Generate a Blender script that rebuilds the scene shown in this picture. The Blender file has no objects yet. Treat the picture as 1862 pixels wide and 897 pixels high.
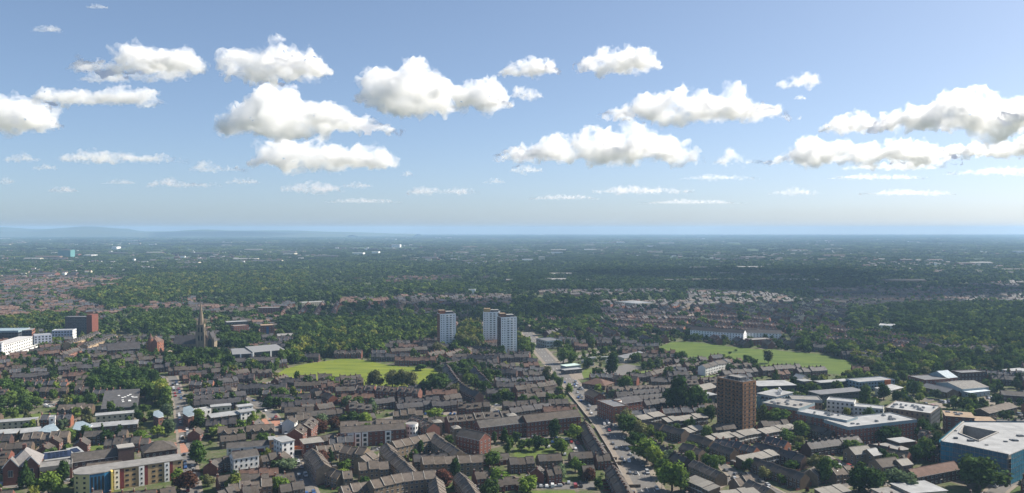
import bpy, bmesh, math, random
import numpy as np
from mathutils import Vector, Matrix
from mathutils.noise import fractal as mfractal
S = bpy.context.scene
COL = S.collection
R = math.radians
# ------------------------------------------------------------------ camera
H, FPX, CX, CY = 140.0, 1460.0, 931.0, 448.5
PITCH = math.atan(31.5 / FPX)
cam = bpy.data.cameras.new("camera"); cam.sensor_width = 36.0; cam.lens = 36.0 * FPX / 1862.0
cam.clip_start = 1.0; cam.clip_end = 120000.0
co = bpy.data.objects.new("camera", cam); COL.objects.link(co)
co.location = (0, 0, H); co.rotation_euler = (R(90) - PITCH, 0, 0)
S.camera = co
# ------------------------------------------------------------------ sky and sun
SUN_EL, SUN_AZ = 40.0, 68.0          # azimuth from +Y towards +X
sun_dir = Vector((math.sin(R(SUN_AZ)) * math.cos(R(SUN_EL)), math.cos(R(SUN_AZ)) * math.cos(R(SUN_EL)), math.sin(R(SUN_EL))))
W = bpy.data.worlds.new("World"); S.world = W; W.use_nodes = True
wn = W.node_tree; bg = wn.nodes["Background"]
sky = wn.nodes.new("ShaderNodeTexSky"); sky.sky_type = 'NISHITA'; sky.sun_disc = False
sky.sun_elevation = R(SUN_EL); sky.sun_rotation = R(SUN_AZ)
sky.air_density = 0.6; sky.dust_density = 1.15; sky.ozone_density = 5.0; sky.altitude = 100
gam = wn.nodes.new("ShaderNodeGamma"); gam.inputs[1].default_value = 0.76
wbal = wn.nodes.new("ShaderNodeVectorMath"); wbal.operation = 'MULTIPLY'; wbal.inputs[1].default_value = (1.0, 1.0, 0.97)
wn.links.new(sky.outputs[0], gam.inputs[0]); wn.links.new(gam.outputs[0], wbal.inputs[0]); wn.links.new(wbal.outputs[0], bg.inputs[0]); bg.inputs[1].default_value = 0.128
sl = bpy.data.lights.new("sun", 'SUN'); sl.energy = 5.0; sl.angle = R(0.5); sl.color = (1.0, 0.92, 0.80)
so = bpy.data.objects.new("sun", sl); COL.objects.link(so)
so.location = (0, 0, 3000); so.rotation_euler = (-sun_dir).to_track_quat('-Z', 'Y').to_euler()
vs = S.view_settings; vs.view_transform = 'Standard'; vs.look = 'None'; vs.exposure = 0.88; vs.gamma = 1.0; vs.use_curve_mapping = False
cy = S.cycles
cy.max_bounces = 26; cy.diffuse_bounces = 3; cy.glossy_bounces = 2; cy.transmission_bounces = 2
cy.volume_bounces = 22; cy.transparent_max_bounces = 8
cy.use_denoising = True; cy.caustics_reflective = False; cy.caustics_refractive = False
cy.use_adaptive_sampling = True; cy.adaptive_threshold = 0.02
try:
    cy.denoiser = 'OPENIMAGEDENOISE'; cy.denoising_input_passes = 'RGB_ALBEDO_NORMAL'
except Exception: pass

# ------------------------------------------------------------------ pixels of the photograph to points of the place
def ray(px, py):
    x, y = (px - CX) / FPX, (CY - py) / FPX
    c, s = math.cos(PITCH), math.sin(PITCH)
    return Vector((x, c + y * s, y * c - s))
def G(px, py, z=0.0):
    d = ray(px, py)
    t = (z - H) / d.z
    return Vector((d.x * t, d.y * t, z))
def PX(v):
    c, s = math.cos(PITCH), math.sin(PITCH)
    z = v[2] - H
    f = v[1] * c - z * s; u = v[1] * s + z * c
    return (CX + FPX * v[0] / f, CY - FPX * u / f)

def tag(o, label=None, cat=None, group=None, kind=None):
    if label: o["label"] = label
    if cat: o["category"] = cat
    if group: o["group"] = group
    if kind: o["kind"] = kind
    return o

# ------------------------------------------------------------------ materials
MATS = {}
def mat(name, col, rough=0.85, var=0.18, nscale=0.5, namt=0.25, spec=0.25, metal=0.0, col2=None, streak=False):
    if name in MATS: return MATS[name]
    m = bpy.data.materials.new(name); m.use_nodes = True
    n = m.node_tree; b = n.nodes["Principled BSDF"]; N = n.nodes.new; L = n.links.new
    b.inputs["Roughness"].default_value = rough; b.inputs["Metallic"].default_value = metal
    b.inputs["Specular IOR Level"].default_value = spec
    oi = N("ShaderNodeObjectInfo"); at = N("ShaderNodeAttribute"); at.attribute_name = "tint"
    ad = N("ShaderNodeMath"); ad.operation = 'ADD'; L(oi.outputs["Random"], ad.inputs[0]); L(at.outputs["Fac"], ad.inputs[1])
    fr = N("ShaderNodeMath"); fr.operation = 'FRACT'; L(ad.outputs[0], fr.inputs[0])
    mr = N("ShaderNodeMapRange"); mr.inputs[3].default_value = 1 - var; mr.inputs[4].default_value = 1 + var; L(fr.outputs[0], mr.inputs[0])
    tc = N("ShaderNodeTexCoord"); mp = N("ShaderNodeMapping"); L(tc.outputs["Object"], mp.inputs[0])
    if streak: mp.inputs["Scale"].default_value = (1, 1, 0.18)
    no = N("ShaderNodeTexNoise"); no.inputs["Scale"].default_value = nscale; no.inputs["Detail"].default_value = 5; no.inputs["Roughness"].default_value = 0.65
    L(mp.outputs[0], no.inputs["Vector"])
    m2 = N("ShaderNodeMapRange"); m2.inputs[1].default_value = 0.3; m2.inputs[2].default_value = 0.7; m2.inputs[3].default_value = 1 - namt; m2.inputs[4].default_value = 1 + namt; L(no.outputs[0], m2.inputs[0])
    mu = N("ShaderNodeMath"); mu.operation = 'MULTIPLY'; L(mr.outputs[0], mu.inputs[0]); L(m2.outputs[0], mu.inputs[1])
    vm = N("ShaderNodeVectorMath"); vm.operation = 'SCALE'; L(mu.outputs[0], vm.inputs["Scale"])
    if col2:
        mx = N("ShaderNodeMix"); mx.data_type = 'RGBA'; mx.inputs[6].default_value = (*col, 1); mx.inputs[7].default_value = (*col2, 1)
        L(fr.outputs[0], mx.inputs[0]); L(mx.outputs[2], vm.inputs[0])
    else: vm.inputs[0].default_value = col
    L(vm.outputs[0], b.inputs["Base Color"])
    MATS[name] = m
    return m
BRICK = mat("red_brick", (0.180, 0.066, 0.046), col2=(0.130, 0.060, 0.045), nscale=0.8)
BRICKO = mat("orange_brick", (0.26, 0.10, 0.055), col2=(0.20, 0.085, 0.055), nscale=0.8)
DBRICK = mat("dark_brick", (0.0765, 0.0425, 0.03655), col2=(0.06375, 0.0425, 0.03825), nscale=0.8)
BBRICK = mat("brown_brick", (0.1148, 0.0782, 0.051), col2=(0.0935, 0.068, 0.0493), nscale=0.8)
TAN = mat("buff_stone", (0.216, 0.164, 0.112), col2=(0.176, 0.132, 0.092), nscale=0.7)
CREAM = mat("cream_render", (0.46, 0.42, 0.32), var=0.08, nscale=0.4, namt=0.12, streak=True)
WHITE = mat("white_render", (0.68, 0.675, 0.65), var=0.08, nscale=0.4, namt=0.12, streak=True)
TOWERW = mat("tower_white_paint", (0.80, 0.80, 0.79), var=0.03, nscale=0.3, namt=0.06, streak=True)
YELLOW = mat("yellow_render", (0.60, 0.47, 0.13), var=0.03, nscale=0.4, namt=0.1, streak=True)
BLUEPANEL = mat("blue_cladding", (0.02, 0.11, 0.22), rough=0.4, var=0.05, namt=0.12)
REDPANEL = mat("dark_red_panel", (0.14, 0.03, 0.03), rough=0.6, var=0.05)
GREYPANEL = mat("blue_grey_cladding", (0.24, 0.31, 0.34), rough=0.5, var=0.06, nscale=0.3, namt=0.12)
DARKGREY = mat("dark_grey_cladding", (0.06, 0.068, 0.078), rough=0.5, var=0.05)
TILE = mat("grey_brown_roof_tile", (0.086, 0.069, 0.056), col2=(0.058, 0.053, 0.049), var=0.26, rough=0.8, nscale=0.45, namt=0.38)
DTILE = mat("dark_slate_roof", (0.056, 0.0496, 0.0496), col2=(0.0464, 0.0448, 0.048), rough=0.7, nscale=0.45, namt=0.38)
BTILE = mat("buff_roof_tile", (0.123, 0.1, 0.08036), col2=(0.1025, 0.0861, 0.0738), rough=0.85, nscale=0.45, namt=0.38)
RTILE = mat("brown_red_roof_tile", (0.119, 0.0697, 0.0527), col2=(0.09775, 0.06375, 0.051), rough=0.85, nscale=0.45, namt=0.38)
MONO = mat("pale_roof_sheet", (0.19, 0.178, 0.158), rough=0.75, var=0.12, nscale=0.5, namt=0.2)
FELT = mat("flat_roof_felt", (0.205, 0.198, 0.188), rough=0.85, var=0.15, nscale=0.25, namt=0.25)
WROOF = mat("white_membrane_roof", (0.265, 0.27, 0.272), rough=0.7, var=0.1, nscale=0.12, namt=0.28)
OROOF = mat("sandy_flat_roof", (0.27, 0.20, 0.135), rough=0.85, var=0.08, nscale=0.3, namt=0.2)
GROOF = mat("dark_grey_sheet_roof", (0.13, 0.13, 0.135), rough=0.6, var=0.1, nscale=0.3, namt=0.2)
FRAME = mat("white_window_frame", (0.6, 0.6, 0.58), var=0.1, namt=0.05)
DFRAME = mat("dark_window_frame", (0.05, 0.05, 0.05), var=0.1, namt=0.05)
PANE = mat("window_glass", (0.022, 0.028, 0.036), rough=0.12, var=0.5, namt=0.2, spec=0.5, nscale=0.8)
DOORM = mat("painted_door", (0.10, 0.035, 0.03), col2=(0.03, 0.05, 0.10), var=0.3)
CONC = mat("pale_concrete", (0.25, 0.238, 0.218), nscale=0.5, namt=0.2)
STONE = mat("weathered_sandstone", (0.20, 0.16, 0.115), var=0.05, nscale=0.4, namt=0.35, streak=True)
NET = mat("blue_debris_netting", (0.022, 0.145, 0.22), rough=0.7, var=0.12, nscale=0.25, namt=0.3)
NET_SHADE = mat("slate_blue_netting", (0.05, 0.115, 0.17), rough=0.7, var=0.12, nscale=0.25, namt=0.3)  # darker copy of the same netting, shade put into its colour
STEEL = mat("galvanised_steel", (0.35, 0.36, 0.37), rough=0.4, metal=0.6, var=0.05)
SOLAR = mat("solar_panel", (0.015, 0.02, 0.045), rough=0.15, spec=0.5, var=0.1)

# ------------------------------------------------------------------ mesh builder
class MB:
    def __init__(s): s.v = []; s.f = []; s.m = []; s.ms = []
    def mi(s, m):
        if m not in s.ms: s.ms.append(m)
        return s.ms.index(m)
    def face(s, pts, m):
        k = len(s.v); s.v.extend(tuple(p) for p in pts); s.f.append(tuple(range(k, k + len(pts)))); s.m.append(s.mi(m))
    def box(s, x0, y0, z0, x1, y1, z1, m, top=None, bottom=True):
        t = top or m
        s.face([(x0, y0, z0), (x1, y0, z0), (x1, y0, z1), (x0, y0, z1)], m)
        s.face([(x1, y0, z0), (x1, y1, z0), (x1, y1, z1), (x1, y0, z1)], m)
        s.face([(x1, y1, z0), (x0, y1, z0), (x0, y1, z1), (x1, y1, z1)], m)
        s.face([(x0, y1, z0), (x0, y0, z0), (x0, y0, z1), (x0, y1, z1)], m)
        s.face([(x0, y0, z1), (x1, y0, z1), (x1, y1, z1), (x0, y1, z1)], t)
        if bottom: s.face([(x0, y1, z0), (x1, y1, z0), (x1, y0, z0), (x0, y0, z0)], m)
        return s
    def prism(s, poly, z0, z1, m, top=None):
        """poly counter-clockwise seen from above"""
        n = len(poly)
        for i in range(n):
            a, b = poly[i], poly[(i + 1) % n]
            s.face([(a[0], a[1], z0), (b[0], b[1], z0), (b[0], b[1], z1), (a[0], a[1], z1)], m)
        s.face([(p[0], p[1], z1) for p in poly], top or m)
        s.face([(p[0], p[1], z0) for p in reversed(poly)], m)
        return s
    def cyl(s, cx, cy, z0, z1, r, m, n=12, r1=None, top=None):
        r1 = r if r1 is None else r1
        A = [(math.cos(2 * math.pi * i / n), math.sin(2 * math.pi * i / n)) for i in range(n)]
        for i in range(n):
            a, b = A[i], A[(i + 1) % n]
            q = [(cx + a[0] * r, cy + a[1] * r, z0), (cx + b[0] * r, cy + b[1] * r, z0)]
            if r1 > 1e-4: q += [(cx + b[0] * r1, cy + b[1] * r1, z1), (cx + a[0] * r1, cy + a[1] * r1, z1)]
            else: q += [(cx, cy, z1)]
            s.face(q, m)
        if r1 > 1e-4: s.face([(cx + a[0] * r1, cy + a[1] * r1, z1) for a in A], top or m)
        return s
    def mesh(s, name):
        me = bpy.data.meshes.new(name); me.from_pydata(s.v, [], s.f)
        for m in s.ms: me.materials.append(m)
        me.polygons.foreach_set("material_index", s.m)
        me.update(); return me
def obj(name, me, parent=None, loc=None, rz=0.0):
    o = bpy.data.objects.new(name, me); COL.objects.link(o)
    if parent: o.parent = parent
    if loc is not None: o.location = loc
    if rz: o.rotation_euler = (0, 0, rz)
    return o
def root(name, loc, rz, label, cat, group=None):
    o = bpy.data.objects.new(name, None); COL.objects.link(o); o.location = loc; o.rotation_euler = (0, 0, rz); o.empty_display_size = 1
    return tag(o, label, cat, group)
ORD = ["first", "second", "third", "fourth", "fifth", "sixth", "seventh", "eighth", "ninth", "tenth", "eleventh", "twelfth", "thirteenth", "fourteenth", "fifteenth", "sixteenth", "seventeenth", "eighteenth", "nineteenth", "twentieth"]
TENS = ["", "", "twenty", "thirty", "forty", "fifty", "sixty", "seventy", "eighty", "ninety"]
def ordinal(i):
    if i < 20: return ORD[i]
    t, u = divmod(i + 1, 10)
    return (TENS[t][:-1] + "ieth") if u == 0 else TENS[t] + "-" + ORD[u - 1]

# ------------------------------------------------------------------ what stands where (2 m cells), so that nothing overlaps
OX, OY, OC = -900.0, 330.0, 2.0
OCC = np.zeros((900, 900), bool)      # [iy, ix]
SOFT = np.zeros((900, 900), bool)     # roads, fields: no building, no tree
GX = OX + OC * (np.arange(900) + 0.5)
GY = OY + OC * (np.arange(900) + 0.5)
def in_poly(X, Y, poly):
    ins = np.zeros(np.broadcast(X, Y).shape, bool); n = len(poly)
    for i in range(n):
        x0, y0 = poly[i][0], poly[i][1]; x1, y1 = poly[(i + 1) % n][0], poly[(i + 1) % n][1]
        if y0 == y1: continue
        c = ((y0 > Y) != (y1 > Y)) & (X < (x1 - x0) * (Y - y0) / (y1 - y0) + x0)
        ins ^= c
    return ins
def cells(poly):
    xs = [p[0] for p in poly]; ys = [p[1] for p in poly]
    ix0, ix1 = max(0, int((min(xs) - OX) / OC)), min(900, int((max(xs) - OX) / OC) + 1)
    iy0, iy1 = max(0, int((min(ys) - OY) / OC)), min(900, int((max(ys) - OY) / OC) + 1)
    if ix1 <= ix0 or iy1 <= iy0: return None
    return iy0, iy1, ix0, ix1, in_poly(GX[None, ix0:ix1], GY[iy0:iy1, None], poly)
def mark(poly, A=None):
    c = cells(poly)
    if c: (OCC if A is None else A)[c[0]:c[1], c[2]:c[3]] |= c[4]
def free(poly, soft=True):
    c = cells(poly)
    if not c: return True
    s = np.s_[c[0]:c[1], c[2]:c[3]]
    return not ((OCC[s] & c[4]).any() or (soft and (SOFT[s] & c[4]).any()))
def clear_at(x, y, r=1, soft=True):
    ix, iy = int((x - OX) / OC), int((y - OY) / OC)
    if not (r <= ix < 900 - r and r <= iy < 900 - r): return True
    w = np.s_[iy - r:iy + r + 1, ix - r:ix + r + 1]
    return not (OCC[w].any() or (soft and SOFT[w].any()))
def obb(c, u, l, d, m=0.0):
    """rectangle: centre, unit vector along, length, depth, margin"""
    n = (-u[1], u[0]); a, b = l / 2 + m, d / 2 + m
    return [(c[0] + u[0] * i * a + n[0] * j * b, c[1] + u[1] * i * a + n[1] * j * b) for i, j in ((-1, -1), (1, -1), (1, 1), (-1, 1))]
LAND = []     # (x, y, phrase) landmarks for labels

# ------------------------------------------------------------------ ground, fields, roads
def ground_material():
    m = bpy.data.materials.new("ground"); m.use_nodes = True
    n = m.node_tree; b = n.nodes["Principled BSDF"]; N = n.nodes.new; L = n.links.new
    b.inputs["Roughness"].default_value = 0.95; b.inputs["Specular IOR Level"].default_value = 0.1
    tc = N("ShaderNodeTexCoord")
    def noise(sc, d=6, r=0.6):
        x = N("ShaderNodeTexNoise"); x.inputs["Scale"].default_value = sc; x.inputs["Detail"].default_value = d; x.inputs["Roughness"].default_value = r
        L(tc.outputs["Object"], x.inputs["Vector"]); return x
    a = noise(0.055); c = noise(0.6); e = noise(0.004)
    r1 = N("ShaderNodeValToRGB"); r1.color_ramp.elements[0].position = 0.38; r1.color_ramp.elements[0].color = (0.058, 0.085, 0.026, 1)
    r1.color_ramp.elements[1].position = 0.62; r1.color_ramp.elements[1].color = (0.15, 0.125, 0.105, 1)
    k = r1.color_ramp.elements.new(0.50); k.color = (0.085, 0.095, 0.045, 1)
    L(a.outputs[0], r1.inputs[0])
    r2 = N("ShaderNodeMapRange"); r2.inputs[1].default_value = 0.3; r2.inputs[2].default_value = 0.7; r2.inputs[3].default_value = 0.7; r2.inputs[4].default_value = 1.3; L(c.outputs[0], r2.inputs[0])
    s = N("ShaderNodeVectorMath"); s.operation = 'SCALE'; L(r1.outputs[0], s.inputs[0]); L(r2.outputs[0], s.inputs["Scale"])
    # beyond the town: meadow and wood green
    ge = N("ShaderNodeNewGeometry"); sx = N("ShaderNodeSeparateXYZ"); L(ge.outputs["Position"], sx.inputs[0])
    far = N("ShaderNodeMapRange"); far.inputs[1].default_value = 1200; far.inputs[2].default_value = 2600; L(sx.outputs[1], far.inputs[0])
    r3 = N("ShaderNodeValToRGB"); r3.color_ramp.elements[0].position = 0.40; r3.color_ramp.elements[0].color = (0.024, 0.044, 0.018, 1)
    r3.color_ramp.elements[1].position = 0.68; r3.color_ramp.elements[1].color = (0.075, 0.105, 0.036, 1)
    L(e.outputs[0], r3.inputs[0])
    mx = N("ShaderNodeMix"); mx.data_type = 'RGBA'; L(far.outputs[0], mx.inputs[0]); L(s.outputs[0], mx.inputs[6]); L(r3.outputs[0], mx.inputs[7])
    L(mx.outputs[2], b.inputs["Base Color"])
    return m
me = bpy.data.meshes.new("ground")
me.from_pydata([(-17000, -900, 0), (17000, -900, 0), (17000, 20500, 0), (-17000, 20500, 0)], [], [(0, 1, 2, 3)])
me.materials.append(ground_material()); tag(obj("ground", me), kind="structure")

def surface_mat(name, c0, c1, sc, rough=0.95, sc2=None):
    m = bpy.data.materials.new(name); m.use_nodes = True
    n = m.node_tree; b = n.nodes["Principled BSDF"]; N = n.nodes.new; L = n.links.new
    b.inputs["Roughness"].default_value = rough; b.inputs["Specular IOR Level"].default_value = 0.15
    tc = N("ShaderNodeTexCoord"); mp = N("ShaderNodeMapping"); L(tc.outputs["Object"], mp.inputs[0])
    if sc2: mp.inputs["Rotation"].default_value = (0, 0, 0.5); mp.inputs["Scale"].default_value = (1, sc2, 1)
    x = N("ShaderNodeTexNoise"); x.inputs["Scale"].default_value = sc; x.inputs["Detail"].default_value = 7; x.inputs["Roughness"].default_value = 0.65
    L(mp.outputs[0], x.inputs["Vector"])
    r = N("ShaderNodeValToRGB"); r.color_ramp.elements[0].position = 0.3; r.color_ramp.elements[0].color = (*c0, 1); r.color_ramp.elements[1].position = 0.7; r.color_ramp.elements[1].color = (*c1, 1)
    L(x.outputs[0], r.inputs[0]); L(r.outputs[0], b.inputs["Base Color"]); return m
LAWN = surface_mat("mown_grass", (0.070, 0.110, 0.013), (0.185, 0.205, 0.026), 0.028, sc2=4.0)
LAWN2 = surface_mat("dull_grass", (0.034, 0.070, 0.013), (0.110, 0.145, 0.022), 0.022, sc2=5.0)
VERGE = surface_mat("verge_grass", (0.055, 0.09, 0.02), (0.12, 0.15, 0.035), 0.12)
ASPH = surface_mat("asphalt", (0.11, 0.105, 0.10), (0.155, 0.147, 0.138), 0.25)
PAVE = surface_mat("paving", (0.165, 0.145, 0.12), (0.24, 0.205, 0.17), 0.3)
ORANGEPAVE = surface_mat("orange_block_paving", (0.27, 0.13, 0.09), (0.36, 0.19, 0.13), 0.4)
PAINT = mat("road_paint", (0.6, 0.6, 0.58), var=0.02, nscale=2.0, namt=0.2)
def patch(name, pix, m, z, soft=True, kind="structure"):
    pts = [G(*p) for p in pix]
    A = sum(pts[i].x * pts[(i + 1) % len(pts)].y - pts[(i + 1) % len(pts)].x * pts[i].y for i in range(len(pts)))
    if A < 0: pts.reverse()
    mb = MB(); mb.face([(p.x, p.y, z) for p in pts], m)
    if soft: mark([(p.x, p.y) for p in pts], SOFT)
    return tag(obj(name, mb.mesh(name)), kind=kind)
FIELD1 = [(498, 684), (520, 670), (560, 661), (620, 653), (650, 653), (700, 663), (740, 668), (790, 671), (800, 684), (790, 708), (735, 712), (660, 706), (600, 699), (545, 694)]
FIELD2 = [(1200, 630), (1222, 622), (1260, 622), (1340, 632), (1410, 637), (1500, 645), (1555, 660), (1575, 674), (1540, 682), (1440, 674), (1380, 671), (1330, 660), (1250, 654), (1203, 645)]
patch("playing_field", FIELD1, LAWN, 0.05); patch("sports_field", FIELD2, LAWN2, 0.05)
for nm, pp, mm in (("grass_verge", [(28, 762), (28, 755), (100, 751), (108, 756)], VERGE), ("lawn", [(955, 893), (1045, 892), (1052, 905), (950, 905)], VERGE),
                   ("lawn", [(935, 835), (935, 815), (1010, 812), (1012, 832)], VERGE), ("lawn", [(1472, 700), (1488, 688), (1520, 690), (1530, 700)], VERGE),
                   ("lawn", [(1050, 690), (1063, 672), (1078, 672), (1080, 686)], VERGE), ("lawn", [(1275, 695), (1275, 682), (1300, 684), (1305, 695)], VERGE),
                   ("lawn", [(1155, 690), (1165, 675), (1178, 675), (1176, 690)], VERGE), ("lawn", [(790, 772), (800, 756), (820, 754), (822, 768)], VERGE),
                   ("lawn", [(1520, 838), (1530, 828), (1560, 826), (1562, 834)], VERGE), ("lawn", [(1715, 728), (1725, 722), (1745, 722), (1748, 728)], VERGE),
                   ("lawn", [(155, 828), (162, 812), (190, 810), (185, 824)], VERGE), ("lawn", [(850, 800), (855, 790), (905, 790), (905, 800)], VERGE),
                   ("lawn", [(600, 872), (606, 858), (640, 858), (640, 872)], VERGE), ("lawn", [(745, 840), (748, 815), (790, 812), (792, 836)], VERGE)):
    patch(nm, pp, mm, 0.06)
MARK = MB()
def road(name, pix, w, m=None, z=0.03, pave=2.2, dashes=False, kerb=True):
    P = [G(*p) for p in pix]; C = []
    for i in range(len(P) - 1):
        k = max(1, int((P[i + 1] - P[i]).length / 12))
        for j in range(k): C.append(P[i].lerp(P[i + 1], j / k))
    C.append(P[-1])
    Nn = []
    for i in range(len(C)):
        d = (C[min(i + 1, len(C) - 1)] - C[max(i - 1, 0)]).normalized(); Nn.append(Vector((-d.y, d.x, 0)))
    mb = MB(); k = MB()
    for i in range(len(C) - 1):
        a0, a1, b0, b1 = C[i] - Nn[i] * w / 2, C[i] + Nn[i] * w / 2, C[i + 1] - Nn[i + 1] * w / 2, C[i + 1] + Nn[i + 1] * w / 2
        up = Vector((0, 0, z)); mb.face([a0 + up, b0 + up, b1 + up, a1 + up], m or ASPH)
        q = w / 2 + pave; q0 = q; q += 5.5 if dashes else 0
        mark([(p.x, p.y) for p in (C[i] - Nn[i] * q, C[i + 1] - Nn[i + 1] * q, C[i + 1] + Nn[i + 1] * q, C[i] + Nn[i] * q)], SOFT)
        q = q0
        if pave > 0:
            for s in (-1, 1):
                x0, x1 = C[i] + Nn[i] * s * w / 2, C[i] + Nn[i] * s * q
                y0, y1 = C[i + 1] + Nn[i + 1] * s * w / 2, C[i + 1] + Nn[i + 1] * s * q
                t = Vector((0, 0, 0.14)); g = Vector((0, 0, 0))
                f = [x0 + t, y0 + t, y1 + t, x1 + t]; e = [x0 + g, y0 + g, y0 + t, x0 + t]
                if s < 0: f.reverse()
                else: e.reverse()
                k.face(f, PAVE); k.face(e, CONC)
        if dashes and i % 2 == 0:
            d = (C[i + 1] - C[i]); u = Vector((0, 0, z + 0.02)); n_ = Nn[i] * 0.12
            MARK.face([C[i] - n_ + u, C[i] + d * .5 - n_ + u, C[i] + d * .5 + n_ + u, C[i] + n_ + u], PAINT)
            for off in (w * 0.27, -w * 0.27):
                o2 = Nn[i] * off
                MARK.face([C[i] - n_ + u + o2, C[i] + d * .3 - n_ + u + o2, C[i] + d * .3 + n_ + u + o2, C[i] + n_ + u + o2], PAINT)
    tag(obj(name, mb.mesh(name)), kind="structure")
    if pave > 0: tag(obj("pavement", k.mesh("pavement")), kind="structure")
    return C
MAIN = road("main_road", [(1196, 925), (1172, 880), (1140, 825), (1108, 778), (1072, 735), (1040, 700), (1010, 668), (986, 642), (968, 618), (958, 604)], 12.5, dashes=True, pave=3.6)
ROADS = [MAIN]
def side(pix, w=6.0, m=None, pave=1.8): ROADS.append(road("side_road", pix, w, m, z=0.04, pave=pave))
side([(352, 925), (346, 870), (340, 820), (333, 770), (326, 730), (318, 700), (312, 684)], 7.5)
side([(575, 925), (556, 880), (540, 848), (522, 810), (508, 775), (490, 750), (468, 735), (440, 722)], 7.0)
side([(-30, 880), (60, 884), (140, 872)], 6.5)
side([(338, 806), (290, 812)], 5, pave=1)
side([(1085, 750), (1128, 744), (1180, 738)], 6)
side([(1063, 727), (1085, 722), (1095, 716)], 6)
side([(-20, 745), (80, 735), (150, 727)], 8)
side([(960, 884), (1030, 883), (1085, 880)], 9, pave=0)
side([(1790, 925), (1815, 890), (1840, 872), (1900, 845)], 8)
side([(1215, 770), (1330, 860), (1375, 905)], 5.5)
side([(820, 690), (860, 722), (905, 752)], 5)
side([(640, 826), (700, 815), (690, 870), (700, 905)], 5.5, pave=1)
side([(935, 800), (1000, 795), (1040, 800), (1060, 830)], 5.5, pave=1)
side([(1255, 905), (1350, 862), (1420, 900)], 5)
side([(1600, 905), (1560, 862), (1470, 815), (1390, 790)], 5)
side([(1015, 660), (1090, 640), (1180, 632)], 6)
side([(300, 688), (230, 672), (120, 690), (0, 705)], 6)
side([(520, 690), (470, 700), (420, 715), (330, 722)], 5)
side([(690, 765), (780, 748), (870, 742), (920, 738)], 5)
side([(1560, 700), (1640, 720), (1760, 735), (1880, 760)], 6)
side([(1490, 905), (1540, 880), (1680, 880)], 5)
for pp in ([(316, 788), (322, 776), (342, 775), (341, 785)], [(318, 826), (312, 806), (332, 802), (345, 822)], [(474, 778), (476, 762), (510, 760), (508, 774)]):
    patch("block_paving", pp, ORANGEPAVE, 0.09)
for pp in ([(985, 890), (978, 878), (1078, 876), (1082, 890)], [(1040, 690), (1032, 676), (1055, 672), (1062, 690)], [(1770, 735), (1790, 722), (1862, 712), (1862, 738)], [(1668, 736), (1740, 727), (1760, 735), (1700, 745)],
           [(80, 742), (82, 730), (150, 726), (150, 738)], [(1115, 690), (1085, 675), (1140, 662), (1170, 668)], [(770, 756), (775, 748), (850, 744), (850, 754)], [(1360, 885), (1330, 865), (1390, 850), (1412, 868)], [(1580, 800), (1560, 792), (1600, 783), (1625, 790)], [(118, 880), (112, 868), (134, 866), (138, 882)]):
    patch("car_park", pp, ASPH if pp[0][0] % 2 else PAVE, 0.07)
tag(obj("road_marking", MARK.mesh("road_marking")), kind="structure")

# ------------------------------------------------------------------ far hills and haze
hm = surface_mat("hill_moor", (0.04, 0.06, 0.03), (0.09, 0.10, 0.05), 0.002)
def hill(profile, D, depth):
    mb = MB(); n = 60; xs = [profile[0][0] + (profile[-1][0] - profile[0][0]) * i / n for i in range(n + 1)]
    def hy(x):
        for (a, ya), (b, yb) in zip(profile, profile[1:]):
            if a <= x <= b:
                t = (x - a) / (b - a); t = t * t * (3 - 2 * t); return ya + (yb - ya) * t
        return profile[-1][1]
    rows = []
    for j, (t, k) in enumerate(((-1, 0), (-.55, .45), (-.2, .88), (0, 1), (.4, .7), (1, 0))):
        r = []
        for x in xs:
            d = ray(x, hy(x)); s = D / d.y; z = max(0.0, H + d.z * s); wob = 1 + 0.05 * math.sin(x * .05 + j)
            r.append((d.x * s, D + t * depth, z * k * (wob if 0 < k < 1 else 1) - (2 if k == 0 else 0)))
        rows.append(r)
    for a, b in zip(rows, rows[1:]):
        for i in range(n): mb.face([a[i], a[i + 1], b[i + 1], b[i]], hm)
    me = mb.mesh("hill")
    for p in me.polygons: p.use_smooth = True
    tag(obj("hill", me), kind="structure")
hill([(-200, 416), (0, 413), (70, 417), (160, 412), (230, 416), (260, 421), (300, 421), (370, 417.5), (430, 419.5), (520, 419), (600, 421.5), (760, 425.5)], 15500, 1000)
hill([(-150, 419), (40, 421), (150, 418), (260, 423), (420, 421), (560, 424), (640, 427)], 14000, 800)
hb = MB(); hb.box(-17500, -1500, -4, 17500, 21000, 198, None or MATS["pale_concrete"])
hme = hb.mesh("haze"); hme.materials.clear()
m = bpy.data.materials.new("haze"); m.use_nodes = True; n = m.node_tree; n.nodes.clear()
out = n.nodes.new("ShaderNodeOutputMaterial"); v = n.nodes.new("ShaderNodeVolumePrincipled")
HAZE = v
v.inputs["Color"].default_value = (0.46, 0.70, 1.0, 1); v.inputs["Density"].default_value = 7.0e-5; v.inputs["Anisotropy"].default_value = 0.1
n.links.new(v.outputs[0], out.inputs["Volume"]); hme.materials.append(m)
tag(obj("haze", hme), kind="stuff")
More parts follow.
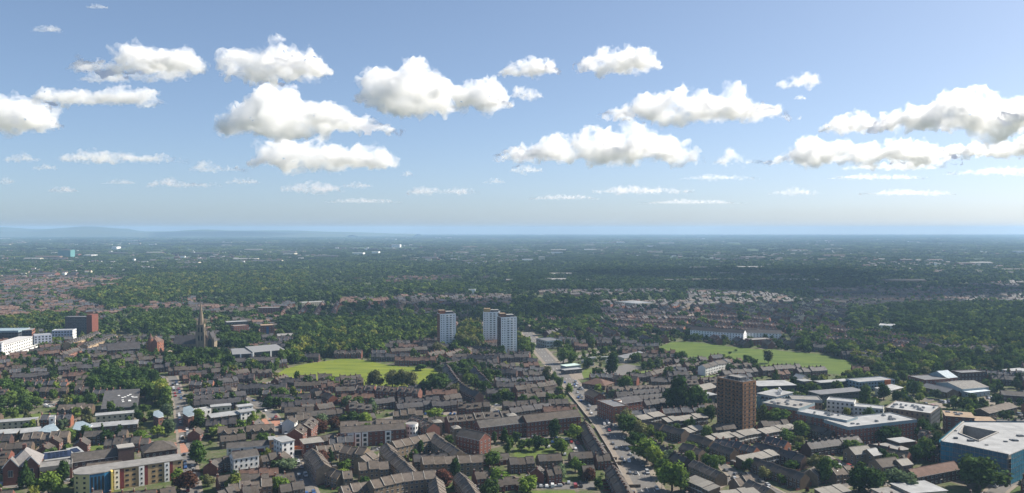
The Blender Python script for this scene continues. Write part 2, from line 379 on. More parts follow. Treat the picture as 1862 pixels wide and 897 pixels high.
# ------------------------------------------------------------------ clouds
def cloud_material(name, density, size, aniso=0.35, lo=0.46, hi=0.60):
    """vapour: dense billows with torn, thinning fringes"""
    m = bpy.data.materials.new(name); m.use_nodes = True
    n = m.node_tree; n.nodes.clear()
    N = n.nodes.new; L = n.links.new
    out = N("ShaderNodeOutputMaterial")
    v = N("ShaderNodeVolumeScatter")
    v.inputs["Color"].default_value = (0.955, 0.968, 0.988, 1); v.inputs["Anisotropy"].default_value = aniso
    tc = N("ShaderNodeTexCoord")
    no = N("ShaderNodeTexNoise"); no.inputs["Scale"].default_value = 1.0 / size
    no.inputs["Detail"].default_value = 9.0; no.inputs["Roughness"].default_value = 0.62; no.inputs["Distortion"].default_value = 0.4
    mr = N("ShaderNodeMapRange"); mr.interpolation_type = 'SMOOTHSTEP'; mr.inputs[1].default_value = lo; mr.inputs[2].default_value = hi; mr.inputs[3].default_value = 0.0; mr.inputs[4].default_value = density * 2.4
    L(tc.outputs["Object"], no.inputs["Vector"]); L(no.outputs[0], mr.inputs[0]); L(mr.outputs[0], v.inputs["Density"])
    L(v.outputs[0], out.inputs["Volume"])
    return m
CLOUD_BASE = 1250.0
TEX = {}
def cloud_tex(size):
    if size not in TEX:
        t = bpy.data.textures.new("puffs", 'CLOUDS'); t.noise_scale = size; t.noise_depth = 3; t.noise_basis = 'BLENDER_ORIGINAL'
        TEX[size] = t
    return TEX[size]
def cloud(profile, base, tau, label, seed, dist=None, group="fair weather clouds"):
    """profile: (x, y_top) pixels along the top from left to right; base: y pixel of the base; tau: optical depth of its height"""
    rng = random.Random(seed)
    d0 = ray(profile[0][0], base)
    D = (CLOUD_BASE - H) / d0.z if dist is None else dist
    mpp = D / FPX
    zc = lambda y: H + ray(0, y).z * D
    X = lambda x: (x - CX) * mpp
    x0, x1 = profile[0][0], profile[-1][0]
    def top(x):
        for (a, ya), (b, yb) in zip(profile, profile[1:]):
            if a <= x <= b: return ya + (yb - ya) * (x - a) / max(1e-6, b - a)
        return profile[-1][1]
    hmax = max(base - y for _, y in profile) * mpp
    bm = bmesh.new()
    zb = zc(base)
    L = (x1 - x0) * mpp
    n = int(10 + 40 * L / max(hmax, 1) / 3)
    for i in range(n):
        x = x0 + (x1 - x0) * (i + rng.random()) / n
        hh = max(4.0, base - top(x)) * mpp
        r = hh * rng.uniform(0.24, 0.46)
        zt = zb + hh * rng.uniform(0.55, 1.0) - r
        zt = max(zt, zb + r * 0.25)
        y = D + rng.uniform(-0.5, 0.5) * max(hh * 1.2, L * 0.22)
        mt = Matrix.Translation((X(x), y, zt)) @ Matrix.Diagonal((rng.uniform(1.0, 1.7), rng.uniform(1.0, 1.6), 1, 1)) @ Matrix.Scale(r, 4)
        bmesh.ops.create_icosphere(bm, subdivisions=2, radius=1.0, matrix=mt)
    for i in range(max(3, n // 3)):
        x = x0 + (x1 - x0) * (i + 0.5) / max(3, n // 3)
        hh = max(6.0, base - top(x)) * mpp
        mt = Matrix.Translation((X(x), D + rng.uniform(-.2, .2) * L * .3, zb + hh * 0.18)) @ Matrix.Diagonal((L / n * 3 + hh * .4, hh * 1.0, hh * 0.2, 1))
        bmesh.ops.create_icosphere(bm, subdivisions=2, radius=1.0, matrix=mt)
    me = bpy.data.meshes.new("cloud"); bm.to_mesh(me); bm.free()
    c0 = Vector((X((x0 + x1) / 2), D, zb))
    me.transform(Matrix.Translation(-c0))
    tmp = bpy.data.objects.new("cloud_source", me); COL.objects.link(tmp); tmp.location = c0
    rm = tmp.modifiers.new("r", 'REMESH'); rm.mode = 'VOXEL'; rm.voxel_size = max(hmax / 20, L / 110)
    for sz, st in ((hmax * 0.6, 0.38), (hmax * 0.22, 0.20), (hmax * 0.09, 0.10)):
        dm = tmp.modifiers.new("d", 'DISPLACE'); dm.texture = cloud_tex(round(sz)); dm.strength = hmax * st * 1.6; dm.mid_level = 0.6; dm.texture_coords = 'GLOBAL'
    dg = bpy.context.evaluated_depsgraph_get()
    me2 = bpy.data.meshes.new_from_object(tmp.evaluated_get(dg)); me2.name = "cloud"
    bpy.data.objects.remove(tmp)
    bm = bmesh.new(); bm.from_mesh(me2); bm.verts.ensure_lookup_table(); seen = set(); isl = []
    for v0 in bm.verts:
        if v0.index in seen: continue
        st_ = [v0]; seen.add(v0.index); cur = []
        while st_:
            v1 = st_.pop(); cur.append(v1)
            for e in v1.link_edges:
                v2 = e.other_vert(v1)
                if v2.index not in seen: seen.add(v2.index); st_.append(v2)
        isl.append(cur)
    big = max(len(c) for c in isl)
    bmesh.ops.delete(bm, geom=[v for c in isl if len(c) < big * .12 for v in c], context='VERTS'); bm.to_mesh(me2); bm.free()
    o = bpy.data.objects.new("cloud", me2); COL.objects.link(o); o.location = c0
    me2.materials.clear(); me2.materials.append(cloud_material("cloud_vapour", (0.56 if tau > 3 else 0.5) * tau / hmax, hmax * 0.5, lo=0.39 if tau > 3 else 0.43, hi=0.64 if tau > 3 else 0.70))
    tag(o, label, "cloud", group)
    return o
CL = [
 ([(140,106),(170,92),(212,94),(245,68),(285,74),(318,80),(338,66),(352,88)], 132, 5, "long white cloud with two raised humps, high on the left"),
 ([(150,138),(190,124),(222,126),(232,140)], 150, 2.0, "small faint cloud under the two humped cloud"),
 ([(236,128),(270,112),(310,112),(340,130)], 146, 2.0, "pale underside puff below the two humped cloud"),
 ([(80,160),(130,152),(190,162),(220,152),(255,160),(270,152),(294,178)], 190, 3.2, "flat drifting cloud low under the two humped cloud"),
 ([(-60,178),(0,160),(30,178),(62,166),(78,172),(90,200)], 238, 7, "dense cloud cut by the left edge"),
 ([(414,114),(440,90),(470,72),(498,57),(530,66),(558,84),(590,102)], 146, 7, "domed cloud with grey base, upper left of centre"),
 ([(418,196),(455,168),(505,150),(560,158),(600,172),(650,192),(700,210),(738,238)], 244, 7, "largest cloud sloping down to the right, left of centre"),
 ([(474,258),(510,244),(560,246),(610,242),(660,256),(690,250),(716,296)], 306, 5, "flat based cloud directly below the largest sloping one"),
 ([(680,150),(690,116),(725,108),(765,112),(790,126),(815,142),(850,146),(880,132),(900,150),(914,176)], 204, 8, "bright double humped cloud alone above the centre"),
 ([(910,124),(940,108),(975,98),(1000,106),(1016,124)], 137, 4, "small bright cloud right of the double humped one"),
 ([(938,156),(955,152),(975,160),(986,174)], 180, 2.5, "tiny cloud below the small bright one"),
 ([(1050,110),(1080,90),(1115,86),(1145,74),(1172,86),(1186,100)], 131, 5, "compact bright cloud high right of centre"),
 ([(1092,206),(1140,182),(1175,176),(1200,152),(1245,160),(1290,156),(1345,144),(1370,170),(1410,186),(1444,206)], 220, 5, "wide ragged cloud right of centre"),
 ([(906,276),(960,250),(1030,238),(1075,218),(1120,216),(1180,224),(1230,246),(1268,280)], 294, 6, "long wedge cloud tapering to the left"),
 ([(930,304),(960,296),(984,306)], 314, 1.6, "wisp under the long wedge cloud"),
 ([(1420,142),(1455,128),(1486,132),(1480,150)], 158, 2.5, "small torn cloud above the right bank"),
 ([(1444,176),(1452,172),(1462,177)], 182, 1.5, "tiny scrap of cloud below the torn one"),
 ([(1590,208),(1640,186),(1690,170),(1740,152),(1790,150),(1840,162),(1900,150),(1960,170)], 238, 8, "tall bank of cloud at the right edge"),
 ([(1400,290),(1440,256),(1490,232),(1530,250),(1560,262),(1600,242),(1660,248),(1700,262),(1740,286)], 298, 6, "lower cloud bank right of centre with a grey base"),
 ([(1500,222),(1530,196),(1565,200),(1600,222)], 242, 4, "bright knob joining the two right hand banks"),
 ([(1700,262),(1760,254),(1820,250),(1880,236),(1960,250)], 284, 6, "dull shelf of cloud under the tall right bank"),
 ([(1304,284),(1320,264),(1345,280),(1400,292)], 300, 2.5, "low puff trailing left of the lower bank"),
 ([(1530,302),(1580,294),(1640,292),(1700,300)], 309, 1.6, "thin grey streak under the lower bank"),
 ([(1720,312),(1780,304),(1840,300),(1900,304)], 318, 1.8, "thin streak at the right edge above the horizon"),
 ([(112,282),(150,266),(200,268),(250,278),(300,274),(342,290)], 296, 2.6, "low band of cloud at the left"),
 ([(14,284),(40,274),(70,286)], 294, 1.5, "little low puff at the far left"),
 ([(345,304),(375,284),(400,300),(450,304)], 312, 1.8, "two low joined puffs left of centre"),
 ([(274,332),(300,318),(340,328),(400,330)], 340, 1.7, "thin cloud low above the left hills"),
 ([(92,344),(115,334),(142,344)], 350, 1.3, "faint puff just above the left hills"),
 ([(410,328),(440,320),(478,328)], 334, 1.2, "faint streak beside the two joined puffs"),
 ([(516,338),(560,324),(600,328),(626,344)], 350, 1.8, "low flat cloud above the central woods"),
 ([(740,348),(760,332),(800,340),(860,340),(876,350)], 354, 1.4, "faint long streak above the white towers"),
 ([(1078,346),(1130,334),(1200,338),(1262,344)], 352, 1.5, "faint long streak over the central horizon"),
 ([(1396,348),(1440,338),(1490,346)], 354, 1.1, "faintest streak over the right horizon"),
 ([(165,12),(182,8),(200,14)], 18, 1.2, "tiny wisp at the top left"),
 ([(64,52),(92,44),(116,52)], 60, 1.2, "thin wisp near the top left corner"),
 ([(728,316),(740,306),(752,316)], 320, 1.2, "small round puff left of the long wedge cloud"),
 ([(960,360),(1000,352),(1050,352),(1090,360)], 363, 0.9, "faint flat streak left of the central streak"),
 ([(590,366),(640,358),(700,360),(730,366)], 369, 0.8, "faint flat streak right of the low central cloud"),
 ([(1160,368),(1230,360),(1310,362),(1360,368)], 371, 0.8, "barely seen streak low over the sports field side"),
 ([(1560,352),(1620,342),(1700,344),(1740,352)], 355, 1.0, "pale streak between the shelf and the horizon"),
 ([(1500,322),(1560,314),(1640,316),(1690,322)], 326, 1.1, "long thin streak under the lower right banks"),
 ([(620,336),(650,328),(680,336)], 341, 1.1, "little puff right of the low flat cloud"),
 ([(880,330),(900,320),(918,330)], 334, 1.0, "tiny puff left of the wedge wisp"),
 ([(190,330),(220,322),(250,330)], 335, 0.9, "tiny puff over the far left woods"),
 ([(60,304),(85,294),(105,304)], 309, 1.1, "small puff under the left low band"),
 ([(1240,322),(1290,314),(1350,318),(1380,324)], 327, 0.9, "thin streak right of the wedge cloud, low"),
 ([(0,326),(14,318),(24,328)], 334, 1.2, "scrap of cloud at the left edge above the hills"),
]
for i, (pr_, b, tau, lab) in enumerate(CL): cloud(pr_, b, tau, lab, 40 + i)

# clouds overhead to the right, outside the frame, whose shadows lie on the far side of the town
def cloud_over(sx0, sx1, sy, hgt, tau, lab, seed):
    """a cloud whose shadow falls on the ground from x = sx0 to sx1 at distance sy"""
    k = (CLOUD_BASE + hgt / 2) / math.tan(R(SUN_EL)); dx, dy = k * math.sin(R(SUN_AZ)), k * math.cos(R(SUN_AZ)); Y = sy + dy
    P = [PX((sx0 + dx + (sx1 - sx0) * t, Y, CLOUD_BASE + hgt * f)) for t, f in ((0, .3), (.2, .8), (.45, 1), (.7, .85), (1, .35))]
    cloud(P, PX((sx0 + dx, Y, CLOUD_BASE))[1], tau, lab, seed, dist=Y)
cloud_over(330, 1200, 1820, 260, 9, "broad cloud overhead, shading the slate terraces beyond the white flats", 91)
cloud_over(60, 1150, 2330, 260, 9, "long cloud overhead, shading the wood beyond the terraces", 92)
cloud_over(-420, 160, 1330, 180, 3.2, "cloud overhead, shading the woods behind the white towers", 93)

# ------------------------------------------------------------------ windows, doors, houses
WM = {}
def win_mesh(w, h, frame=None, pane=None, cols=2, rows=1):
    frame = frame or FRAME; pane = pane or PANE
    k = (w, h, frame.name, pane.name, cols, rows)
    if k not in WM:
        mb = MB(); mb.box(-w / 2, -0.06, 0, w / 2, 0.03, h, frame)
        b = 0.07; cw = (w - b) / cols; rh = (h - b) / rows
        for i in range(cols):
            for j in range(rows):
                x0 = -w / 2 + b + i * cw; z0 = b + j * rh
                mb.face([(x0, -0.075, z0), (x0 + cw - b, -0.075, z0), (x0 + cw - b, -0.075, z0 + rh - b), (x0, -0.075, z0 + rh - b)], pane)
        mb.box(-w / 2 - .06, -0.13, -0.08, w / 2 + .06, 0.02, 0, CONC)
        WM[k] = mb.mesh("window")
    return WM[k]
def door_mesh():
    if "door" not in WM:
        mb = MB(); mb.box(-.52, -.07, 0, .52, .03, 2.15, FRAME); mb.box(-.44, -.09, 0.03, .44, -.02, 2.02, DOORM)
        mb.box(-.7, -.7, 2.35, .7, .02, 2.5, CONC)
        WM["door"] = mb.mesh("door")
    return WM["door"]
STY = {
 'red':     dict(w=5.2, d=8.0, e=5.1, rise=2.9, wall=BRICK, roof=TILE, st=2, par=False, ch=True),
 'dark':    dict(w=5.0, d=8.0, e=5.2, rise=3.0, wall=DBRICK, roof=DTILE, st=2, par=False, ch=True),
 'brown':   dict(w=5.2, d=7.6, e=5.1, rise=2.7, wall=BBRICK, roof=TILE, st=2, par=False, ch=False),
 'orange':  dict(w=5.4, d=8.0, e=5.2, rise=3.0, wall=BRICKO, roof=TILE, st=2, par=False, ch=True),
 'tan':     dict(w=6.2, d=9.0, e=7.6, rise=3.0, wall=TAN, roof=BTILE, st=3, par=True, ch=False),
 'buff':    dict(w=5.4, d=8.0, e=5.2, rise=2.9, wall=TAN, roof=BTILE, st=2, par=True, ch=False),
 'redflat': dict(w=6.5, d=10.0, e=8.2, rise=3.2, wall=BRICK, roof=TILE, st=3, par=True, ch=False),
 'white':   dict(w=5.6, d=8.5, e=7.8, rise=2.6, wall=WHITE, roof=TILE, st=3, par=False, ch=False),
 'cream':   dict(w=6.0, d=9.0, e=8.6, rise=2.2, wall=mat("sandy_brick", (0.36, 0.26, 0.16), nscale=.8), roof=DTILE, st=3, par=True, ch=False),
 'mono':    dict(w=5.4, d=7.0, e=5.4, rise=1.3, wall=BBRICK, roof=MONO, st=2, par=False, ch=False, mono=True),
 'red2':    dict(w=5.2, d=7.6, e=5.1, rise=2.9, wall=BRICK, roof=RTILE, st=2, par=False, ch=True),
 'brown2':  dict(w=5.4, d=7.8, e=5.1, rise=3.0, wall=BBRICK, roof=DTILE, st=2, par=False, ch=True),
 'slate':   dict(w=5.0, d=7.4, e=5.4, rise=2.7, wall=BRICKO, roof=mat('blue_grey_slate', (.075, .078, .085), col2=(.06, .062, .07), nscale=.45, namt=.38), st=2, par=True, ch=True),
 'semi':    dict(w=6.6, d=8.4, e=5.2, rise=3.1, wall=BRICK, roof=RTILE, st=2, par=False, ch=True, hip=True),
 'cross':   dict(w=6.0, d=8.0, e=5.1, rise=2.9, wall=BRICK, roof=TILE, st=2, par=False, ch=True, cross=True),
 'crossb':  dict(w=6.0, d=8.0, e=5.1, rise=2.9, wall=BBRICK, roof=BTILE, st=2, par=False, ch=False, cross=True),
 'tall':    dict(w=5.6, d=9.0, e=7.8, rise=3.2, wall=BRICK, roof=TILE, st=3, par=False, ch=True),
 'bung':    dict(w=7.0, d=8.0, e=3.0, rise=2.6, wall=BRICK, roof=TILE, st=1, par=False, ch=True),
}
PROTO = {}
def proto(sty):
    """list of (part name, mesh, location, turn about z)"""
    if sty in PROTO: return PROTO[sty]
    s = STY[sty]; w, d, e, r = s['w'] / 2, s['d'] / 2, s['e'], s['rise']
    P = []
    mb = MB(); W_ = s['wall']
    mono = s.get('mono')
    if mono:
        mb.face([(-w, -d, 0), (w, -d, 0), (w, -d, e), (-w, -d, e)], W_); mb.face([(w, d, 0), (-w, d, 0), (-w, d, e + r), (w, d, e + r)], W_)
        mb.face([(w, -d, 0), (w, d, 0), (w, d, e + r), (w, -d, e)], W_); mb.face([(-w, d, 0), (-w, -d, 0), (-w, -d, e), (-w, d, e + r)], W_)
        for z in (2.55,): mb.box(-w + .1, -d - .06, z, w - .1, -d - .003, z + .5, FRAME)
    elif s.get('hip'):
        mb.box(-w, -d, 0, w, d, e, W_)
    else:
        mb.face([(-w, -d, 0), (w, -d, 0), (w, -d, e), (-w, -d, e)], W_); mb.face([(w, d, 0), (-w, d, 0), (-w, d, e), (w, d, e)], W_)
        mb.face([(w, -d, 0), (w, d, 0), (w, d, e), (w, 0, e + r), (w, -d, e)], W_); mb.face([(-w, d, 0), (-w, -d, 0), (-w, -d, e), (-w, 0, e + r), (-w, d, e)], W_)
    P.append(("wall", mb.mesh("wall"), (0, 0, 0), 0))
    mb = MB(); R_ = s['roof']; o = 0.35; t = 0.16
    if mono:
        k = r / (2 * d)
        y0, y1, z0, z1 = -d - .5, d + .3, e - .5 * k, e + r + .3 * k
        mb.face([(-w, y0, z0 + t), (w, y0, z0 + t), (w, y1, z1 + t), (-w, y1, z1 + t)], R_)
        mb.face([(-w, y1, z1 + .01), (w, y1, z1 + .01), (w, y0, z0 + .01), (-w, y0, z0 + .01)], CONC)
        mb.face([(-w, y0, z0), (w, y0, z0), (w, y0, z0 + t), (-w, y0, z0 + t)], FRAME); mb.face([(w, y1, z1), (-w, y1, z1), (-w, y1, z1 + t), (w, y1, z1 + t)], CONC)
        mb.face([(w, y0, z0), (w, y1, z1), (w, y1, z1 + t), (w, y0, z0 + t)], CONC); mb.face([(-w, y1, z1), (-w, y0, z0), (-w, y0, z0 + t), (-w, y1, z1 + t)], CONC)
    elif s.get('hip'):
        W2, D2 = w + .3, d + .4; rx = .25 * w
        lo = [(-W2, -D2, e), (W2, -D2, e), (W2, D2, e), (-W2, D2, e)]; hi = [(-rx, -.1, e + r), (rx, -.1, e + r), (rx, .1, e + r), (-rx, .1, e + r)]
        for i in range(4): mb.face([lo[i], lo[(i + 1) % 4], hi[(i + 1) % 4], hi[i]], R_)
        mb.face(hi, R_); mb.face(lo[::-1], CONC)
    else:
        k = r / d; zo = e - o * k
        for sg in (-1, 1):
            q = [(-w * sg * -1, sg * (d + o), zo + t), (w * sg * -1, sg * (d + o), zo + t), (w * sg * -1, 0, e + r + t), (-w * sg * -1, 0, e + r + t)]
            mb.face(q, R_)
            q2 = [(x, y, z - t + .01) for x, y, z in reversed(q)]; mb.face(q2, CONC)
            mb.face([(q[0][0], q[0][1], zo), (q[1][0], q[1][1], zo), (q[1][0], q[1][1], zo + t), (q[0][0], q[0][1], zo + t)], DFRAME)
        for sx in (-1, 1):
            q = [(sx * w, -d - o, zo), (sx * w, 0, e + r), (sx * w, 0, e + r + t), (sx * w, -d - o, zo + t)]
            q2 = [(sx * w, 0, e + r), (sx * w, d + o, zo), (sx * w, d + o, zo + t), (sx * w, 0, e + r + t)]
            for f in (q, q2): mb.face(f if sx > 0 else f[::-1], FRAME if sty in ('white',) else R_)
        mb.box(-w, -.16, e + r + t - .05, w, .16, e + r + t + .09, R_)
    P.append(("roof", mb.mesh("roof"), (0, 0, 0), 0))
    if s.get('cross'):
        mb = MB(); a, x0, y0 = 1.5, w * .42, -d - 1.3; er = e - .1
        mb.face([(x0 - a, y0, 0), (x0 + a, y0, 0), (x0 + a, y0, er), (x0, y0, er + 1.6), (x0 - a, y0, er)], W_)
        mb.face([(x0 + a, y0, 0), (x0 + a, -d, 0), (x0 + a, -d, er), (x0 + a, y0, er)], W_); mb.face([(x0 - a, -d, 0), (x0 - a, y0, 0), (x0 - a, y0, er), (x0 - a, -d, er)], W_)
        P.append(("front_gable", mb.mesh("front_gable"), (0, 0, 0), 0))
        mb = MB()
        for sg in (-1, 1):
            q = [(x0 + sg * (a + .25), y0 - .3, er - .2), (x0 + sg * (a + .25), -d + 2.4, er - .2), (x0, -d + 2.4, er + 1.75), (x0, y0 - .3, er + 1.75)]
            mb.face(q if sg > 0 else q[::-1], R_)
            q = [(x0 + sg * (a + .25), y0 - .32, er - .4), (x0, y0 - .32, er + 1.55), (x0, y0 - .32, er + 1.8), (x0 + sg * (a + .25), y0 - .32, er - .15)]
            mb.face(q if sg < 0 else q[::-1], FRAME)
        P.append(("gable_roof", mb.mesh("gable_roof"), (0, 0, 0), 0))
        for z in (.9, 3.4): P.append(("window", win_mesh(1.5, 1.3), (x0, y0, z), 0))
    if not mono and not s.get('hip') and s['st'] < 3:
        k = r / d; mb = MB(); sk = []
        yy0, yy1 = -d * .62, -d * .42
        z = lambda y: e + r + t + k * y
        mb.face([(w * .1, yy0, z(yy0) + .07), (w * .34, yy0, z(yy0) + .07), (w * .34, yy1, z(yy1) + .07), (w * .1, yy1, z(yy1) + .07)], PANE)
        for xa, xb, ya, yb in ((w * .1 - .08, w * .1, yy0, yy1), (w * .34, w * .34 + .08, yy0, yy1), (w * .1, w * .34, yy0 - .08, yy0), (w * .1, w * .34, yy1, yy1 + .08)):
            mb.face([(xa, ya, z(ya) + .09), (xb, ya, z(ya) + .09), (xb, yb, z(yb) + .09), (xa, yb, z(yb) + .09)], DFRAME)
        P.append(("skylight", mb.mesh("skylight"), (0, 0, 0), 0))
    if s['st'] == 3 and not s.get('hip') and not mono and sty in ('tall', 'redflat', 'cream'):
        k = r / d; mb = MB(); y0 = -d * .72; zb = e + r + k * y0; a = .9; zt = zb + 1.5; yb = (zt - e - r) / k
        mb.face([(-a, y0, zb), (a, y0, zb), (a, y0, zt), (-a, y0, zt)], W_); mb.face([(a, y0, zb), (a, yb, zt), (a, y0, zt)], W_); mb.face([(-a, y0, zb), (-a, y0, zt), (-a, yb, zt)], W_)
        mb.face([(-a - .15, y0 - .2, zt), (a + .15, y0 - .2, zt), (a + .15, yb + .1, zt + .12), (-a - .15, yb + .1, zt + .12)], R_)
        P.append(("dormer", mb.mesh("dormer"), (0, 0, 0), 0)); P.append(("window", win_mesh(1.2, 1.1), (0, y0, zb + .25), 0))
    if s['par']:
        mb = MB(); k = r / d
        for a, b in ((-1, 0), (0, 1)):
            y0, y1 = a * (d + .2), b * (d + .2); z0, z1 = (e - .2 * k, e + r) if a else (e + r, e - .2 * k)
            lo = [(-w - .16, y0, z0 - .3), (-w + .16, y0, z0 - .3), (-w + .16, y1, z1 - .3), (-w - .16, y1, z1 - .3)]
            hi = [(x, y, z + .75) for x, y, z in lo]
            mb.face(hi, CONC); mb.face([lo[1], lo[2], hi[2], hi[1]], W_); mb.face([lo[3], lo[0], hi[0], hi[3]], W_)
            mb.face([lo[0], lo[1], hi[1], hi[0]], W_); mb.face([lo[2], lo[3], hi[3], hi[2]], W_)
        P.append(("parapet", mb.mesh("parapet"), (0, 0, 0), 0))
    if s['ch']:
        mb = MB(); x = -w + .1; z = e + r
        mb.box(x - .35, -.55, z - .7, x + .35, .55, z + 1.15, W_); mb.box(x - .42, -.62, z + 1.15, x + .42, .62, z + 1.3, CONC)
        P.append(("chimney", mb.mesh("chimney"), (0, 0, 0), 0))
        mb = MB(); mb.cyl(0, 0, 0, .5, .14, BRICKO, n=6); pm = mb.mesh("chimney_pot")
        for y in (-.3, .3): P.append(("chimney_pot", pm, (x, y, z + 1.3), 0))
    sh = e / s['st']
    ww = win_mesh(1.35, 1.35) if sty not in ('cream', 'white') else win_mesh(1.25, 1.6, cols=1)
    for sd in (-1, 1):
        for k in range(s['st']):
            for i, x in enumerate((-w * .48, w * .48)):
                if k == 0 and i == 0 and sd < 0: continue
                if s.get('cross') and sd < 0 and i == 1: continue
                z = k * sh + (.85 if sh < 2.9 else 1.0)
                P.append(("window", ww, (x * -sd, sd * d, z), 0 if sd < 0 else math.pi))
    P.append(("door", door_mesh(), (-w * .48, -d, 0), 0))
    PROTO[sty] = P
    return P
N_HOUSE = [0]
def house(sty, x, y, rz, sx, label, group, cat="house", name=None, flip=False):
    r = root(name or {'tan': 'stone_apartments', 'redflat': 'apartment_house', 'white': 'apartment_house', 'cream': 'apartment_house', 'mono': 'maisonette', 'dark': 'slate_roofed_house', 'orange': 'gabled_house', 'buff': 'stone_house', 'red2':    dict(w=5.2, d=7.6, e=5.1, rise=2.9, wall=BRICK, roof=RTILE, st=2, par=False, ch=True),
 'brown2':  dict(w=5.4, d=7.8, e=5.1, rise=3.0, wall=BBRICK, roof=DTILE, st=2, par=False, ch=True),
 'slate':   dict(w=5.0, d=7.4, e=5.4, rise=2.7, wall=BRICKO, roof=mat('blue_grey_slate', (.075, .078, .085), col2=(.06, .062, .07), nscale=.45, namt=.38), st=2, par=True, ch=True),
 'semi':    dict(w=6.6, d=8.4, e=5.2, rise=3.1, wall=BRICK, roof=RTILE, st=2, par=False, ch=True, hip=True),
 'cross':   dict(w=6.0, d=8.0, e=5.1, rise=2.9, wall=BRICK, roof=TILE, st=2, par=False, ch=True, cross=True),
 'crossb':  dict(w=6.0, d=8.0, e=5.1, rise=2.9, wall=BBRICK, roof=BTILE, st=2, par=False, ch=False, cross=True),
 'tall':    dict(w=5.6, d=9.0, e=7.8, rise=3.2, wall=BRICK, roof=TILE, st=3, par=False, ch=True),
 'bung': 'bungalow'}.get(sty, "terraced_house"), (x, y, 0), rz, label, cat, group)
    HR = random.Random(int(x * 13 + y * 7)); r.scale = (sx, 1, HR.choice((.96, 1.0, 1.0, 1.05)) + HR.uniform(-.012, .012))
    ch = None
    for n_, me, lc, a in proto(sty):
        if n_ == "skylight" and HR.random() < .72: continue
        o = obj(n_, me, ch if n_ == "chimney_pot" else r, lc, a)
        if n_ == "chimney": ch = o
    N_HOUSE[0] += 1
    return r
# houses too many and too small to pick out: real geometry in one object
class Bake:
    def __init__(s): s.V = []; s.F = []; s.M = []; s.T = []; s.ms = []; s.n = 0
    def add(s, me, mw, tint):
        k = me.name
        if k not in BK:
            v = np.empty(len(me.vertices) * 3, np.float32); me.vertices.foreach_get("co", v)
            BK[k] = (v.reshape(-1, 3), [tuple(p.vertices) for p in me.polygons], [p.material_index for p in me.polygons], list(me.materials))
        v, f, mi, ms = BK[k]
        A = np.array(mw)
        s.V.append(v @ A[:3, :3].T + A[:3, 3])
        for m in ms:
            if m not in s.ms: s.ms.append(m)
        ix = [s.ms.index(m) for m in ms]
        s.F.extend(tuple(i + s.n for i in p) for p in f); s.M.extend(ix[i] for i in mi); s.T.extend([tint] * len(f)); s.n += len(v)
    def build(s, name, label=None):
        me = bpy.data.meshes.new(name); V = np.concatenate(s.V)
        me.from_pydata(V.tolist(), [], s.F)
        for m in s.ms: me.materials.append(m)
        me.polygons.foreach_set("material_index", s.M)
        a = me.attributes.new("tint", 'FLOAT', 'FACE'); a.data.foreach_set("value", s.T)
        me.update(); return tag(obj(name, me), label, kind="stuff")
BK = {}
STUFF = Bake()
def stuff_house(sty, x, y, rz, sx, rng, far=False, bake=None, base=None):
    M0 = Matrix.Translation((x, y, 0)) @ Matrix.Rotation(rz, 4, 'Z') @ Matrix.Translation((0, rng.choice((-.5, 0, 0, .5)), 0)) @ Matrix.Diagonal((sx, 1, rng.choice((.9, 1, 1, 1.08)) + rng.uniform(-.02, .02), 1))
    t = (base + rng.uniform(-.12, .12)) % 1.0 if base is not None else rng.random()
    for n_, me, lc, a in proto(sty):
        if far and n_ in ("door", "window", "parapet", "chimney_pot", "skylight", "dormer"): continue
        if n_ == 'skylight' and rng.random() < .7: continue
        (bake or STUFF).add(me, M0 @ Matrix.Translation(lc) @ Matrix.Rotation(a, 4, 'Z'), t)
YARDS = []
def row(desc, pix, sty, n=None, adj=None, group=None, things=True, cat="house", seed=0, gap=0.0, jit=0.0, hz=None):
    """a row of houses whose roof ridge runs through the pixels pix"""
    s = STY[sty]; z = s['e'] + s['rise'] if hz is None else hz
    P = [G(x, y, z) for x, y in pix]; L = [(P[i + 1] - P[i]).length for i in range(len(P) - 1)]; T = sum(L)
    n = n or max(1, round(T / s['w'])); rng = random.Random(seed + int(pix[0][0]) * 7 + int(pix[0][1]))
    def at(t):
        t = max(0.0, min(T - 1e-6, t)); i = 0
        while i < len(L) - 1 and t > L[i]: t -= L[i]; i += 1
        u = (P[i + 1] - P[i]) / max(L[i], 1e-6); return P[i] + u * t, u
    w = T / n; out = []
    for k in range(n):
        p0, _ = at(k * w); p1, _ = at((k + 1) * w); c = (p0 + p1) / 2; u = (p1 - p0).normalized()
        if jit:
            off = rng.choice((-1, 0, 1)) * jit; c = c + Vector((-u.y, u.x, 0)) * off
        mark(obb(c, u, w, s['d'], 0.6))
        out.append((c, math.atan2(u.y, u.x), (w - gap) / s['w'])); YARDS.append((c.x, c.y, u.x, u.y, w, s['d']))
    for k, (c, a, sx) in enumerate(out):
        if things:
            lab = f"{adj or {'red':'red brick','dark':'dark brick','brown':'brown brick','tan':'buff stone','redflat':'red brick','white':'white rendered','cream':'sandy brick','mono':'brown brick','orange':'orange brick','buff':'buff stone','bung':'red brick'}[sty]} house, "
            lab += (f"{ordinal(k)} of {desc}" if n > 1 else desc)
            house(sty, c.x, c.y, a, sx, lab, group or f"houses of {desc}", cat)
        else: stuff_house(sty, c.x, c.y, a, sx, rng)
    c = out[len(out) // 2][0]
    return out

